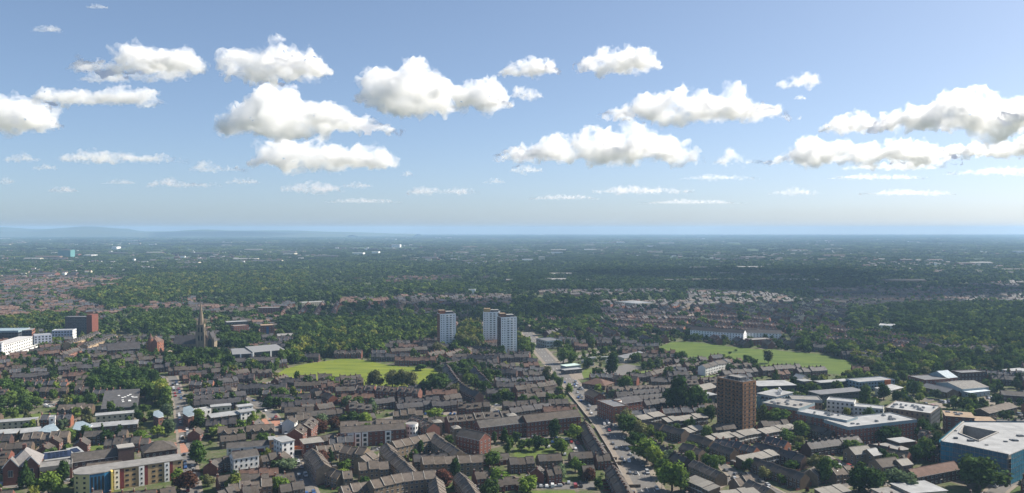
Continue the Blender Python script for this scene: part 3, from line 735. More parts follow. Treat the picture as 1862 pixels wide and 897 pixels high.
# ------------------------------------------------------------------ larger buildings
def part(r, name, mb, loc=None, rz=0.0): return obj(name, mb.mesh(name) if isinstance(mb, MB) else mb, r, loc, rz)
def block(name, label, cat, a, b, depth, h, roof='flat', wall=BRICK, roofm=FELT, st=None, bay=3.4, win=(1.3, 1.4), frame=None, ends=True, back=False, group=None,
          rise=3.0, top_band=None, z0=0.0, cols=2, land=None, strips=None, doors=1, at_ground=False, pane=None, endw=None, wins=True):
    P, Q = G(a[0], a[1], 0 if at_ground else h), G(b[0], b[1], 0 if at_ground else h)
    P.z = Q.z = 0
    u = (Q - P); L = u.length; u.normalize(); nv = Vector((-u.y, u.x, 0))
    C = (P + Q) / 2 + nv * depth / 2; rz = math.atan2(u.y, u.x)
    r = root(name, (C.x, C.y, 0), rz, label, cat, group)
    mark(obb(C, u, L, depth, 1.0))
    if land: LAND.append((C.x, C.y, land))
    w, d = L / 2, depth / 2
    mb = MB(); endw = endw or wall
    if roof in ('flat', 'slab'):
        mb.face([(-w, -d, 0), (w, -d, 0), (w, -d, h), (-w, -d, h)], wall); mb.face([(w, -d, 0), (w, d, 0), (w, d, h), (w, -d, h)], endw)
        mb.face([(w, d, 0), (-w, d, 0), (-w, d, h), (w, d, h)], wall); mb.face([(-w, d, 0), (-w, -d, 0), (-w, -d, h), (-w, d, h)], endw)
    elif roof == 'gable':
        mb.face([(-w, -d, 0), (w, -d, 0), (w, -d, h), (-w, -d, h)], wall); mb.face([(w, d, 0), (-w, d, 0), (-w, d, h), (w, d, h)], wall)
        mb.face([(w, -d, 0), (w, d, 0), (w, d, h), (w, 0, h + rise), (w, -d, h)], endw); mb.face([(-w, d, 0), (-w, -d, 0), (-w, -d, h), (-w, 0, h + rise), (-w, d, h)], endw)
    elif roof == 'mono':
        mb.face([(-w, -d, 0), (w, -d, 0), (w, -d, h), (-w, -d, h)], wall); mb.face([(w, d, 0), (-w, d, 0), (-w, d, h + rise), (w, d, h + rise)], wall)
        mb.face([(w, -d, 0), (w, d, 0), (w, d, h + rise), (w, -d, h)], endw); mb.face([(-w, d, 0), (-w, -d, 0), (-w, -d, h), (-w, d, h + rise)], endw)
    else:
        mb.box(-w, -d, 0, w, d, h, wall)
    part(r, "wall", mb)
    mb = MB()
    if roof == 'flat':
        mb.box(-w + .3, -d + .3, h - .3, w - .3, d - .3, h + .05, roofm)
        part(r, "roof", mb); mb = MB(); t = h + .55
        tb = top_band or wall
        z_ = h - (1.6 if top_band else 0.0); o = .06 if top_band else .003
        mb.box(-w - o, -d - o, z_, w + o, -d + .3, t, tb, CONC); mb.box(-w - o, d - .3, z_, w + o, d + o, t, tb, CONC)
        mb.box(-w - o, -d + .3, z_, -w + .3, d - .3, t, tb, CONC); mb.box(w - .3, -d + .3, z_, w + o, d - .3, t, tb, CONC)
        part(r, "parapet", mb)
    elif roof == 'slab':
        mb.box(-w - .5, -d - .5, h, w + .5, d + .5, h + .35, CONC if not top_band else top_band, roofm); part(r, "roof", mb)
    elif roof == 'gable':
        k = rise / d; o = .4; t = .2; zo = h - o * k; ww = w + .25
        for sg in (-1, 1):
            q = [(ww * sg, sg * (d + o), zo + t), (-ww * sg, sg * (d + o), zo + t), (-ww * sg, 0, h + rise + t), (ww * sg, 0, h + rise + t)]
            mb.face(q, roofm); mb.face([(x, y, z - t + .01) for x, y, z in reversed(q)], CONC)
            mb.face([(q[0][0], q[0][1], zo), (q[1][0], q[1][1], zo), (q[1][0], q[1][1], zo + t), (q[0][0], q[0][1], zo + t)], FRAME)
        for sx in (-1, 1):
            for ya, za, yb, zb in ((-d - o, zo, 0, h + rise), (0, h + rise, d + o, zo)):
                f = [(sx * ww, ya, za), (sx * ww, yb, zb), (sx * ww, yb, zb + t), (sx * ww, ya, za + t)]
                mb.face(f if sx > 0 else f[::-1], CONC)
        mb.box(-ww, -.2, h + rise + t - .05, ww, .2, h + rise + t + .1, roofm)
        part(r, "roof", mb)
    elif roof == 'mono':
        k = rise / depth; t = .25; y0, y1 = -d - .5, d + .4; za, zb = h - .5 * k, h + rise + .4 * k; ww = w + .3
        mb.face([(-ww, y0, za + t), (ww, y0, za + t), (ww, y1, zb + t), (-ww, y1, zb + t)], roofm); mb.face([(-ww, y1, zb + .01), (ww, y1, zb + .01), (ww, y0, za + .01), (-ww, y0, za + .01)], CONC)
        mb.face([(-ww, y0, za), (ww, y0, za), (ww, y0, za + t), (-ww, y0, za + t)], FRAME); mb.face([(ww, y1, zb), (-ww, y1, zb), (-ww, y1, zb + t), (ww, y1, zb + t)], CONC)
        mb.face([(ww, y0, za), (ww, y1, zb), (ww, y1, zb + t), (ww, y0, za + t)], CONC); mb.face([(-ww, y1, zb), (-ww, y0, za), (-ww, y0, za + t), (-ww, y1, zb + t)], CONC)
        part(r, "roof", mb)
    elif roof == 'hip':
        o = .5; W2, D2 = w + o, d + o; m_ = min(W2, D2)
        rx = max(0.0, W2 - m_) + .05; ry = max(0.0, D2 - m_) + .05
        lo = [(-W2, -D2, h), (W2, -D2, h), (W2, D2, h), (-W2, D2, h)]
        hi = [(-rx, -ry, h + rise), (rx, -ry, h + rise), (rx, ry, h + rise), (-rx, ry, h + rise)]
        for i in range(4):
            j = (i + 1) % 4; mb.face([lo[i], lo[j], hi[j], hi[i]], roofm)
        mb.face(hi, roofm); mb.face(lo[::-1], CONC)
        part(r, "roof", mb)
    st = st or max(1, round(h / 2.8)); sh = (h - (1.2 if top_band else 0.2)) / st
    if wins:
        me = win_mesh(win[0], win[1], frame, pane, cols)
        for k in range(st):
            z = k * sh + max(.3, (sh - win[1]) * .55)
            nb = max(1, int(L / bay))
            for i in range(nb):
                x = -w + L * (i + .5) / nb
                if strips and any(s0 <= x / L + .5 <= s1 for s0, s1 in strips): continue
                if k == 0 and doors and i == nb // 2:
                    obj("door", door_mesh(), r, (x, -d, 0)); continue
                obj("window", me, r, (x, -d, z))
                if back: obj("window", me, r, (x, d, z), math.pi)
            ne = int(depth / (bay * 1.15))
            if ends:
                for i in range(ne):
                    y = -d + depth * (i + .5) / ne
                    obj("window", me, r, (w, y, z), math.pi / 2); obj("window", me, r, (-w, y, z), -math.pi / 2)
    r["L"] = L
    return r, L, w, d
def roof_units(r, w, d, h, n, seed, m=None):
    rng = random.Random(seed)
    for i in range(n):
        mb = MB(); sx, sy, sz = rng.uniform(.6, 1.5), rng.uniform(.6, 1.5), rng.uniform(.5, 1.1)
        x, y = rng.uniform(-w * .85, w * .85), rng.uniform(-d * .7, d * .7)
        mb.box(-sx, -sy, 0, sx, sy, sz, m or STEEL); mb.box(-sx * .8, -sy * .8, sz, sx * .8, sy * .8, sz + .18, DARKGREY)
        part(r, "roof_vent", mb, (x, y, h + .06))

# ------------------------------------------------------------------ landmarks
# the brown brick tower
def brown_tower():
    h = 35.0
    r, L, w, d = block("tower_block", "tall brown brick tower block with thirteen storeys of dark windows", "tower block", (1304, 687), (1351, 696.5), 13.5, h, roof='flat', wall=mat("tower_brick", (0.235, 0.125, 0.066), nscale=.4, var=.02), roofm=GROOF, st=13, bay=3.3, win=(1.5, 1.25), frame=DFRAME, land="the brown brick tower block")
    for k in range(1, 13):
        mb = MB(); z = k * 34.8 / 13 - .1
        mb.box(-w - .1, -d - .1, z, w + .1, -d - .004, z + .35, BBRICK); mb.box(w + .004, -d, z, w + .1, d, z + .35, BBRICK)
        part(r, "floor_band", mb)
    for i in range(4):
        x = -w + (i + .62) * 2 * w / 4
        for k in range(13):
            mb = MB(); z = k * 34.8 / 13 + .35
            mb.box(x - 1.1, -d - .75, z, x + 1.1, -d - .11, z + .95, BBRICK); mb.box(x - 1.1, -d - .75, z - .15, x + 1.1, -d - .11, z - .002, CONC)
            part(r, "balcony", mb)
    mb = MB(); mb.box(-w * .5, -d * .4, h + .06, w * .5, d * .5, h + 2.2, DARKGREY, FELT); part(r, "plant_room", mb)
    roof_units(r, w, d, h, 12, 5)
    for x in np.linspace(-w * .95, w * .95, 7):
        mb = MB(); mb.cyl(x, -d + .5, h + .5, h + 3.2, .06, STEEL, n=5); part(r, "antenna", mb)
brown_tower()
# three white towers
def white_tower(a, b, dep, h, side_m, top_m, label):
    r, L, w, d = block("tower_block", label, "tower block", a, b, dep, h, roof='flat', wall=TOWERW, endw=side_m, roofm=FELT, st=15, bay=99, wins=False)
    sh = (h - .6) / 15; wm = win_mesh(2.3, 1.15, FRAME, cols=3); wm2 = win_mesh(1.0, 1.1, FRAME, cols=1)
    for k in range(15):
        z = k * sh + .95
        for x, m_ in ((-w * .80, wm2), (-w * .52, wm2), (.0 - w * .08, wm), (w * .34, wm), (w * .74, wm2)):
            obj("window", m_, r, (x, -d, z))
        mb = MB(); mb.box(-w * .25, -d - .7, z - 1.0, w * .52, -d - .004, z - .05, TOWERW); part(r, "balcony", mb)
        for y in (-d * .4, d * .4): obj("window", wm2, r, (w, y, z), math.pi / 2); obj("window", wm2, r, (-w, y, z), -math.pi / 2)
    mb = MB(); mb.box(-w * .95, -d * .3, h + .06, -w * .2, d * .7, h + 4.2, top_m, OROOF); part(r, "plant_room", mb)
    mb = MB(); mb.box(-w * .12, -d * .5, h + .06, w * .8, d * .8, h + 2.6, DARKGREY, FELT); part(r, "lift_housing", mb)
    roof_units(r, w, d, h, 3, 8)
    LAND.append((r.location.x, r.location.y, "the white tower blocks"))
white_tower((800, 572), (829, 571), 15, 40, BRICKO, BRICKO, "white tower block standing apart with red brick ends and roof house")
white_tower((878.5, 568.5), (909, 568.5), 15, 40, mat("warm_brick", (.24, .14, .08)), mat("ochre_render", (.40, .29, .12)), "tallest looking white tower block with an ochre roof house")
white_tower((911, 578), (940, 577), 15, 40, DBRICK, mat("brown_render", (.14, .08, .05)), "white tower block with a dark brown roof house nearest the main road")
# church
def church():
    c = G(366, 641); r = root("church", (c.x, c.y, 0), R(8), "blackened sandstone church with a slender spire and a tall gothic gable", "church")
    LAND.append((c.x, c.y, "the stone church")); mark(obb(c, (1, 0), 60, 30), OCC)
    mb = MB(); mb.box(-4, -4, 0, 4, 4, 32, STONE)
    for sx in (-1, 1):
        for sy in (-1, 1):
            mb.box(sx * 4 - .9, sy * 4 - .9, 0, sx * 4 + .9, sy * 4 + .9, 24, STONE); mb.cyl(sx * 3.7, sy * 3.7, 32.0, 40, .8, STONE, n=6, r1=0)
    part(r, "tower", mb)
    mb = MB(); mb.cyl(0, 0, 32.0, 59, 3.5, STONE, n=8, r1=0); part(r, "spire", mb)
    pb = MB(); pb.cyl(0, 0, 58.5, 61.5, .12, STEEL, n=5); part(r, "finial", pb)
    def lancet(wd, ht, m_):
        mb = MB(); pts = [(-wd / 2, 0), (wd / 2, 0), (wd / 2, ht * .7), (wd * .3, ht * .88), (0, ht), (-wd * .3, ht * .88), (-wd / 2, ht * .7)]
        mb.face([(x, -.12, z) for x, z in pts], m_)
        for i in range(len(pts)):
            a, b = pts[i], pts[(i + 1) % len(pts)]; mb.face([(a[0], -.12, a[1]), (a[0], .1, a[1]), (b[0], .1, b[1]), (b[0], -.12, b[1])], m_)
        return mb.mesh("window")
    lw = lancet(1.5, 6, PANE)
    for z in (14, 23.5):
        for x in (-1.6, 1.6):
            obj("window", lw, r, (x, -4, z)); obj("window", lw, r, (4, x, z), math.pi / 2)
    # gothic gable to the right of the tower, the nave behind, the aisle on the left
    mb = MB(); D0, D1 = -1, 16
    mb.face([(5, D0, 0), (14, D0, 0), (14, D0, 12), (9.5, D0, 22.5), (5, D0, 12)], STONE); mb.face([(14, D0, 0), (14, D1, 0), (14, D1, 12), (14, D0, 12)], STONE); mb.face([(14, D1, 0), (5, D1, 0), (5, D1, 12), (9.5, D1, 22.5), (14, D1, 12)], STONE); mb.face([(5, D1, 0), (5, D0, 0), (5, D0, 12), (5, D1, 12)], STONE)
    for x in (5, 14): mb.box(x - .6, D0 - .8, 0, x + .6, D0 + .4, 15, STONE); mb.cyl(x, D0 - .2, 15, 18, .6, STONE, n=6, r1=0)
    part(r, "transept", mb)
    mb = MB()
    for sg in (-1, 1):
        q = [(9.5 + sg * 4.9, D0 + .5, 11.6), (9.5 + sg * 4.9, D1 + .3, 11.6), (9.5, D1 + .3, 22.3), (9.5, D0 + .5, 22.3)]
        mb.face(q if sg > 0 else q[::-1], DTILE)
    part(r, "transept_roof", mb)
    obj("window", lancet(4.6, 12.5, PANE), r, (9.5, D0, 3.5))
    mb = MB(); mb.box(-30, 0, 0, -4.1, 15, 10, STONE); part(r, "nave", mb)
    mb = MB()
    for sg in (-1, 1):
        q = [(-30.5, 7.5 + sg * 8, 9.8), (-4.2, 7.5 + sg * 8, 9.8), (-4.2, 7.5, 19), (-30.5, 7.5, 19)]
        mb.face(q if sg < 0 else q[::-1], DTILE)
    mb.face([(-30, 0, 10), (-30, 15, 10), (-30, 7.5, 18.8)][::-1], STONE); part(r, "nave_roof", mb)
    for i in range(6): obj("window", lancet(1.6, 5.5, PANE), r, (-27 + i * 4.3, 0, 2.5))
church()
# the glass fronted school by the field
def school():
    r, L, w, d = block("school_building", "modern school building with dark glazed front, white fins and grey stepped roofs", "school", (460, 641), (517, 636), 26, 11, roof='mono', rise=2.5, wall=DARKGREY, roofm=mat("zinc_roof", (.17, .17, .17), rough=.5, namt=.15), wins=False, land="the glass fronted school")
    for i in range(11):
        obj("window", win_mesh(3.0, 7.5, DFRAME, cols=2, rows=4) if False else win_mesh(2.9, 7.0, DFRAME, cols=2), r, (-w + 2 * w * (i + .5) / 11, -d, 2.6))
    for x in (-w + .2, 0.12 * w, w - .2):
        mb = MB(); mb.box(x - .7, -d - .9, 0, x + .7, -d - .1, 11.2, WHITE); part(r, "fin", mb)
    mb = MB(); mb.box(-w, -d - .5, 0, w, -d - .09, 2.3, BRICKO); part(r, "plinth", mb)
    r, L, w, d = block("school_wing", "lower wing of the glass fronted school with white corner posts", "school", (423, 645), (459, 643), 26, 10, roof='mono', rise=2.2, wall=DARKGREY, roofm=MATS["zinc_roof"], wins=False)
    for i in range(7): obj("window", win_mesh(2.9, 6.0, DFRAME, cols=2), r, (-w + 2 * w * (i + .5) / 7, -d, 2.6))
    for x in (-w * .2, w - .2):
        mb = MB(); mb.box(x - .7, -d - .9, 0, x + .7, -d - .1, 10.2, WHITE); part(r, "fin", mb)
school()
# coloured flats at the bottom left
def coloured_flats():
    h = 11.0
    r, L, w, d = block("flats", "four storey coloured flats, sandy front with red panels and white stair towers", "flats", (200, 855), (332, 836), 12.5, h, roof='slab', wall=mat("sandy_render", (.34, .24, .13), var=.02, namt=.15), endw=BRICK, roofm=FELT, st=4, bay=3.1, win=(1.7, 1.1), frame=DFRAME, doors=0, strips=[(0.0, .04), (.055, .2), (.385, .52), (.74, .88)], land="the coloured flats")
    for f0, f1, m_ in ((.055, .125, WHITE), (.13, .185, REDPANEL), (.385, .46, WHITE), (.465, .51, REDPANEL), (.74, .81, WHITE), (.815, .86, REDPANEL)):
        mb = MB(); o = .5 if m_ is WHITE else .12
        mb.box(-w + 2 * w * f0, -d - o, 0, -w + 2 * w * f1, -d - .005, h - .3, m_); part(r, "stair_tower" if m_ is WHITE else "red_panel", mb)
        if m_ is WHITE:
            for k in range(4): obj("window", win_mesh(.9, 1.0, DFRAME, cols=1), r, (-w + w * (f0 + f1), -d - .5, 1.0 + k * 2.6))
    # the rounded corner
    mb = MB(); pts = []
    x0 = -w - .02
    poly = [(x0 - 16.5, -4.5), (x0 - 14.5, -7.2), (x0 - 10, -9.6), (x0 - 3.0, -9.2), (x0, -d - 1.6), (x0, d), (x0 - 13, d), (x0 - 16.5, 2)]
    mb.prism(poly, 0, h, WHITE); part(r, "corner_wall", mb)
    mb = MB(); mb.prism([(x * 1.0 + (-.4 if x < x0 - 8 else 0), y + (-.4 if y < 0 else .4)) for x, y in poly], h, h + .45, CONC, FELT); part(r, "corner_roof", mb)
    def face_panel(a, b, m_, z0, z1, nm, nw, off=.12):
        v = Vector((b[0] - a[0], b[1] - a[1], 0)); l = v.length; an = math.atan2(v.y, v.x)
        mb = MB(); mb.box(.05, -off, z0, l - .05, -.003, z1, m_); part(r, nm, mb, (a[0], a[1], 0), an)
        for k in range(4):
            for i in range(nw):
                p = Vector((a[0], a[1], 0)) + v * ((i + .5) / nw) + Vector((v.y, -v.x, 0)).normalized() * off
                obj("window", win_mesh(1.2, 1.2, DFRAME, cols=1), r, (p.x, p.y, .9 + k * 2.6), an)
    YC = mat("pale_yellow_render", (.50, .45, .22), var=.03, namt=.1)
    face_panel(poly[7], poly[0], YC, 0, h, "yellow_panel", 1); face_panel(poly[0], poly[1], YC, 0, h, "yellow_panel", 1); face_panel(poly[1], poly[2], YC, 0, h, "yellow_panel", 1)
    face_panel(poly[2], poly[3], BLUEPANEL, 0, h, "blue_panel", 0); face_panel(poly[3], poly[4], BLUEPANEL, 0, h, "blue_panel", 0)
    for t in (.15, .4, .65, .9):
        p = Vector(poly[2]).lerp(Vector(poly[3]), t)
        obj("window", win_mesh(1.1, 8.0, DFRAME, cols=1), r, (p.x, p.y - .1, 1.5), .06)
    mb = MB(); mb.box(-.5, -4.6, 0, .5, 0, h + .2, YELLOW); part(r, "yellow_fin", mb, (x0 + .6, -d - .03, 0))
    for k in range(4): obj("window", win_mesh(1.6, 1.1, DFRAME), r, (x0 + 1.1, -d - 2.4, .9 + k * 2.6), math.pi / 2)
coloured_flats()
# Victorian baths
def baths():
    r, L, w, d = block("victorian_hall", "old red brick hall with a grey hipped roof and white edged gable", "hall", (12, 852), (70, 846), 22, 9, roof='hip', rise=7.5, wall=BRICK, roofm=mat("weathered_slate", (.17, .16, .155), namt=.2), st=2, bay=4.2, win=(1.6, 2.2), land="the old hipped hall")
    for x in (-w * .72, w * .55):
        mb = MB(); a = 3.6
        mb.face([(-a, -2.2, 0), (a, -2.2, 0), (a, -2.2, 10), (0, -2.2, 14.5), (-a, -2.2, 10)], BRICK); mb.face([(a, -2.2, 0), (a, 3, 0), (a, 3, 10), (a, -2.2, 10)], BRICK); mb.face([(-a, 3, 0), (-a, -2.2, 0), (-a, -2.2, 10), (-a, 3, 10)], BRICK)
        part(r, "gable", mb, (x, -d, 0))
        mb = MB()
        for sg in (-1, 1):
            q = [(sg * (a + .3), -2.5, 9.8), (sg * (a + .3), 4, 9.8), (0, 4, 14.6), (0, -2.5, 14.6)]; mb.face(q if sg > 0 else q[::-1], MATS["weathered_slate"])
            q = [(sg * (a + .4), -2.6, 9.5), (0, -2.6, 14.5), (0, -2.6, 15.1), (sg * (a + .4), -2.6, 10.1)]; mb.face(q if sg < 0 else q[::-1], WHITE)
        part(r, "gable_roof", mb, (x, -d, 0)); obj("window", win_mesh(2.4, 3.6), r, (x, -d - 2.2, 4.5))
    mb = MB(); mb.box(-.9, -.9, 6, .9, .9, 18.5, BRICK); part(r, "chimney", mb, (-w * .1, 2, 0))
    block("hall_wing", "long red brick wing of the old hall with a pale parapet", "hall", (72, 852), (131, 845), 13, 8.5, roof='flat', wall=BRICK, roofm=FELT, top_band=CONC, st=2, bay=3.6, win=(1.5, 2.2))
    r, L, w, d = block("solar_roofed_house", "low grey building carrying rows of dark solar panels", "building", (82, 838), (128, 832), 12, 6, roof='mono', rise=1.6, wall=CONC, roofm=WROOF, st=2, bay=4)
    for i in range(6):
        mb = MB(); x = -w + 2 * w * (i + .5) / 6; mb.box(x - 1.9, -d + .8, 0, x + 1.9, d - 1.4, .1, SOLAR); o = part(r, "solar_panel", mb, (0, 0, 6.0 + .8 + .45)); o.rotation_euler = (math.atan(1.6 / 12), 0, 0)
    r, L, w, d = block("solar_roofed_house", "small pale grey house with a dark panel on its roof", "building", (132, 826), (152, 822), 9, 6, roof='mono', rise=1.4, wall=WHITE, roofm=WROOF, st=2, bay=3.4)
    mb = MB(); mb.box(-w * .6, -d + .8, 0, w * .6, d - 2, .1, SOLAR); o = part(r, "solar_panel", mb, (0, 0, 6.0 + .7 + .45)); o.rotation_euler = (math.atan(1.4 / 9), 0, 0)
    r, L, w, d = block("brick_terrace_block", "long dark brick range behind the coloured flats with a square stair tower", "flats", (131, 841), (242, 826), 11, 7.5, roof='gable', rise=3.5, wall=DBRICK, roofm=TILE, st=2, bay=3.6)
    mb = MB(); mb.box(-4.2, -3.5, 0, 4.2, 5, 12.5, DBRICK, FELT); mb.box(-4.5, -3.8, 12.5, 4.5, 5.3, 13, CONC); part(r, "stair_tower", mb, (w - 4.0, -d, 0))
    block("brick_hall", "dark brick hipped hall beyond the stair tower", "hall", (262, 824), (322, 816), 15, 7.5, roof='hip', rise=4.5, wall=DBRICK, roofm=TILE, st=2, bay=3.6)
baths()
# scaffolded building with blue netting
def scaffolded():
    h = 16.0
    o_ = [G(x, y, h) for x, y in ((1712, 803), (1735, 807), (1834, 828), (1960, 776), (1900, 769), (1752, 768))]
    poly = [(p.x, p.y) for p in o_]
    c = sum(o_, Vector()) / len(o_)
    r = root("scaffolded_block", (c.x, c.y, 0), 0, "big block wrapped in blue scaffold netting under a pale flat roof with a light well", "building")
    LAND.append((c.x - 20, c.y - 14, "the blue netted block")); mark(poly)
    loc = lambda p: (p.x - c.x, p.y - c.y)
    q = [loc(p) for p in o_]
    notch = [loc(G(x, y, h)) for x, y in ((1744, 789), (1779, 803), (1815, 787), (1752, 775))]
    # roof ring around the light well (well faces included)
    A0, A1, B, Cc, D_, E = q
    n0, n1, n2, n3 = notch
    mb = MB()
    for f in ((A0, A1, n0), (A1, B, n1, n0), (B, Cc, n2, n1), (Cc, D_, E, n3, n2), (E, A0, n0, n3)):
        mb.face([(x, y, h) for x, y in f], WROOF)
    part(r, "roof", mb)
    mb = MB(); w_ = [n0, n1, n2, n3]
    for i in range(4):
        a, b = w_[i], w_[(i + 1) % 4]; mb.face([(b[0], b[1], 4), (a[0], a[1], 4), (a[0], a[1], h - .01), (b[0], b[1], h - .01)], CONC)
    mb.face([(x, y, 4) for x, y in w_], DARKGREY); part(r, "light_well", mb)
    for i in range(6):
        a, b = q[i], q[(i + 1) % 6]
        v = Vector((b[0] - a[0], b[1] - a[1], 0)); l = v.length; an = math.atan2(v.y, v.x)
        mb = MB(); mb.box(0, 0, 0, l, .3, h - .02, CONC); part(r, "wall", mb, (a[0], a[1], 0), an)
        m_ = NET if i in (0, 2, 5) else NET_SHADE  # right face brighter, long left face darker: sun and shade in the colour
        nl = 6
        for k in range(nl):
            mb = MB(); z = k * (h + .6) / nl
            nn = max(1, int(l / 2.6)); rg = random.Random(i * 10 + k)
            for j in range(nn):
                x0, x1 = l * j / nn, l * (j + 1) / nn; bu = rg.uniform(-.16, .1)
                mb.face([(x0, -1.3, z + .25), ((x0 + x1) / 2, -1.3 + bu, z + .25), ((x0 + x1) / 2, -1.3 + bu * .7, z + (h + .6) / nl - .05), (x0, -1.3, z + (h + .6) / nl - .05)], m_)
                mb.face([((x0 + x1) / 2, -1.3 + bu, z + .25), (x1, -1.3, z + .25), (x1, -1.3, z + (h + .6) / nl - .05), ((x0 + x1) / 2, -1.3 + bu * .7, z + (h + .6) / nl - .05)], m_)
            part(r, "netting", mb, (a[0], a[1], 0), an)
            mb = MB(); mb.box(0, -1.25, z + .05, l, -.1, z + .2, mat("scaffold_board", (.28, .22, .15))); part(r, "scaffold_deck", mb, (a[0], a[1], 0), an)
        mb = MB()
        for j in range(int(l / 2.4) + 1): mb.cyl(min(l, j * 2.4), -1.42, 0, h + 1.4, .05, STEEL, n=4)
        part(r, "scaffold_pole", mb, (a[0], a[1], 0), an)["kind"] = "stuff"
    for a, b in ((n0, n1), (n1, n2), (n3, n2), (n0, n3), (q[0], q[5]), (q[1], q[2])):
        v = Vector((b[0] - a[0], b[1] - a[1], 0)); mb = MB(); mb.box(0, -.4, h + .01, v.length, .4, h + .7, CONC); part(r, "kerb_wall", mb, (a[0], a[1], 0), math.atan2(v.y, v.x))
    rg = random.Random(4)
    for i in range(11):
        p = loc(G(rg.choice((1825, 1838, 1850, 1796, 1770, 1740, 1812, 1845)) + rg.uniform(-5, 5), rg.choice((790, 796, 802, 810, 785)) + rg.uniform(-3, 3), h))
        if in_poly(np.array([p[0]]), np.array([p[1]]), notch)[0]: continue
        mb = MB(); a = rg.uniform(.7, 1.8); mb.box(-a, -a * .7, 0, a, a * .7, rg.uniform(.4, 1.0), DARKGREY); part(r, "roof_vent", mb, (p[0], p[1], h + .01))
scaffolded()
# student flats, right of the brown tower
B_ = block
_, L, w, d = B_("student_flats", "red brick student flats with pale blue top storey and stone stair bays", "flats", (1449, 749), (1540, 766), 15, 13.5, wall=mat("bright_red_brick", (.23, .085, .058), col2=(.20, .08, .055), nscale=.8), roofm=WROOF, top_band=GREYPANEL, st=4, bay=2.9, win=(1.2, 1.5), land="the red brick student flats")
_r = _
for f in (.26, .74):
    mb = MB(); mb.box(-w + 2 * w * f - 1.5, -d - .5, 0, -w + 2 * w * f + 1.5, -d - .2, 12, TAN); part(_r, "stair_bay", mb)
roof_units(_r, w, d, 13.5, 6, 3)
_r, L, w, d = B_("student_flats", "corner range of red brick student flats with a wide white roof", "flats", (1543, 778), (1667, 764), 22, 12.5, wall=mat("bright_red_brick", (.23, .085, .058), col2=(.20, .08, .055), nscale=.8), roofm=WROOF, top_band=GREYPANEL, st=4, bay=3.0, win=(1.2, 1.5)); roof_units(_r, w, d, 12.5, 7, 4)
_r, L, w, d = B_("student_flats", "low red range of student flats nearest the brown tower", "flats", (1386, 733), (1452, 744), 26, 11.5, wall=mat("bright_red_brick", (.23, .085, .058), col2=(.20, .08, .055), nscale=.8), roofm=FELT, top_band=GREYPANEL, st=3, bay=3.2, win=(1.2, 1.5)); roof_units(_r, w, d, 11.5, 8, 6)
_r, L, w, d = B_("student_flats", "rear range of student flats with dark bays and a flat pale roof", "flats", (1440, 727), (1495, 729), 16, 11.5, wall=TAN, roofm=FELT, top_band=GREYPANEL, st=3, bay=3.0, win=(1.3, 1.6), frame=DFRAME)
_r, L, w, d = B_("white_flats", "stepped white flats behind the student flats, upper range", "flats", (1503, 728), (1553, 733), 12, 9.5, wall=WHITE, roofm=WROOF, st=3, bay=2.8, win=(1.3, 1.4), frame=DFRAME)
_r, L, w, d = B_("white_flats", "stepped white flats behind the student flats, lower range", "flats", (1553, 740), (1606, 745), 12, 8.5, wall=WHITE, roofm=WROOF, st=3, bay=2.8, win=(1.3, 1.4), frame=DFRAME)
_r, L, w, d = B_("office_block", "long buff brick block with a white roof full of plant", "office", (1609, 742), (1692, 753), 30, 13, wall=TAN, roofm=WROOF, st=4, bay=3.2, win=(1.2, 1.5), frame=DFRAME, endw=DARKGREY, land="the buff office block"); roof_units(_r, w, d, 13, 16, 7)
_r, L, w, d = B_("brick_block", "red brick block with a sandy flat roof beside the netted block", "building", (1720, 757), (1772, 761), 17, 12.5, wall=BRICK, roofm=OROOF, roof='slab', st=4, bay=4, win=(1.6, 1.4)); roof_units(_r, w, d, 12.7, 4, 2)
B_("brick_annexe", "small sandy roofed annexe behind the netted block", "building", (1772, 766), (1812, 768), 14, 9, wall=BRICK, roofm=OROOF, roof='slab', st=3, bay=4)
# green glazed college stair
_r, L, w, d = B_("college_building", "green glass sided college with stepped pale roofs behind the brown tower", "college", (1377, 716), (1412, 722), 24, 13, wall=GREYPANEL, roofm=WROOF, roof='slab', st=3, bay=3, win=(2.4, 1.6), frame=DFRAME, land="the green glass college")
for k in range(4):
    mb = MB(); mb.box(-w + 1 + k * 3.5, -d - 2.4 - k * .6, 0, -w + 4 + k * 3.5, -d - .6, 11.5 - k * 1.8, mat("green_glass", (.10, .20, .21), rough=.2), WROOF); part(_r, "glazed_bay", mb)
for i in range(5):
    mb = MB(); mb.box(-.5, -.5, 13.4, .5, .5, 15.5, WHITE); mb.cyl(.6, 0, 15.5, 17.2, .5, WHITE, n=8); part(_r, "roof_flue", mb, (w - 1.5 - i * 1.6, -d * .3 + i * 2, 0))
B_("college_hall", "wide flat roofed college hall with a white roof", "college", (1380, 703), (1448, 701), 22, 7, wall=DARKGREY, roofm=WROOF, roof='slab', st=1, bay=4)
_r, L, w, d = B_("school_block", "long low dark school block with an L shaped white roof", "school", (1475, 698), (1548, 693), 9, 7, wall=DARKGREY, roofm=WROOF, roof='slab', st=2, bay=3.2, win=(2, 1.4), frame=DFRAME, land="the white roofed school")
B_("school_block", "white roofed school wing nearest the sports field", "school", (1449, 691), (1475, 698), 9, 7, wall=DARKGREY, roofm=WROOF, roof='slab', st=2, bay=3.2, win=(2, 1.4), frame=DFRAME)
B_("school_shed", "small white gabled shed beside the white roofed school", "shed", (1441, 687), (1457, 690), 10, 5, roof='gable', rise=3, wall=CREAM, roofm=WROOF, st=1, bay=3.5)
B_("teaching_block", "low dark block with a charcoal roof and white edge", "school", (1492, 718), (1572, 711), 14, 7, wall=DARKGREY, roofm=GROOF, roof='slab', st=2, bay=3.2, win=(2, 1.4), frame=DFRAME)
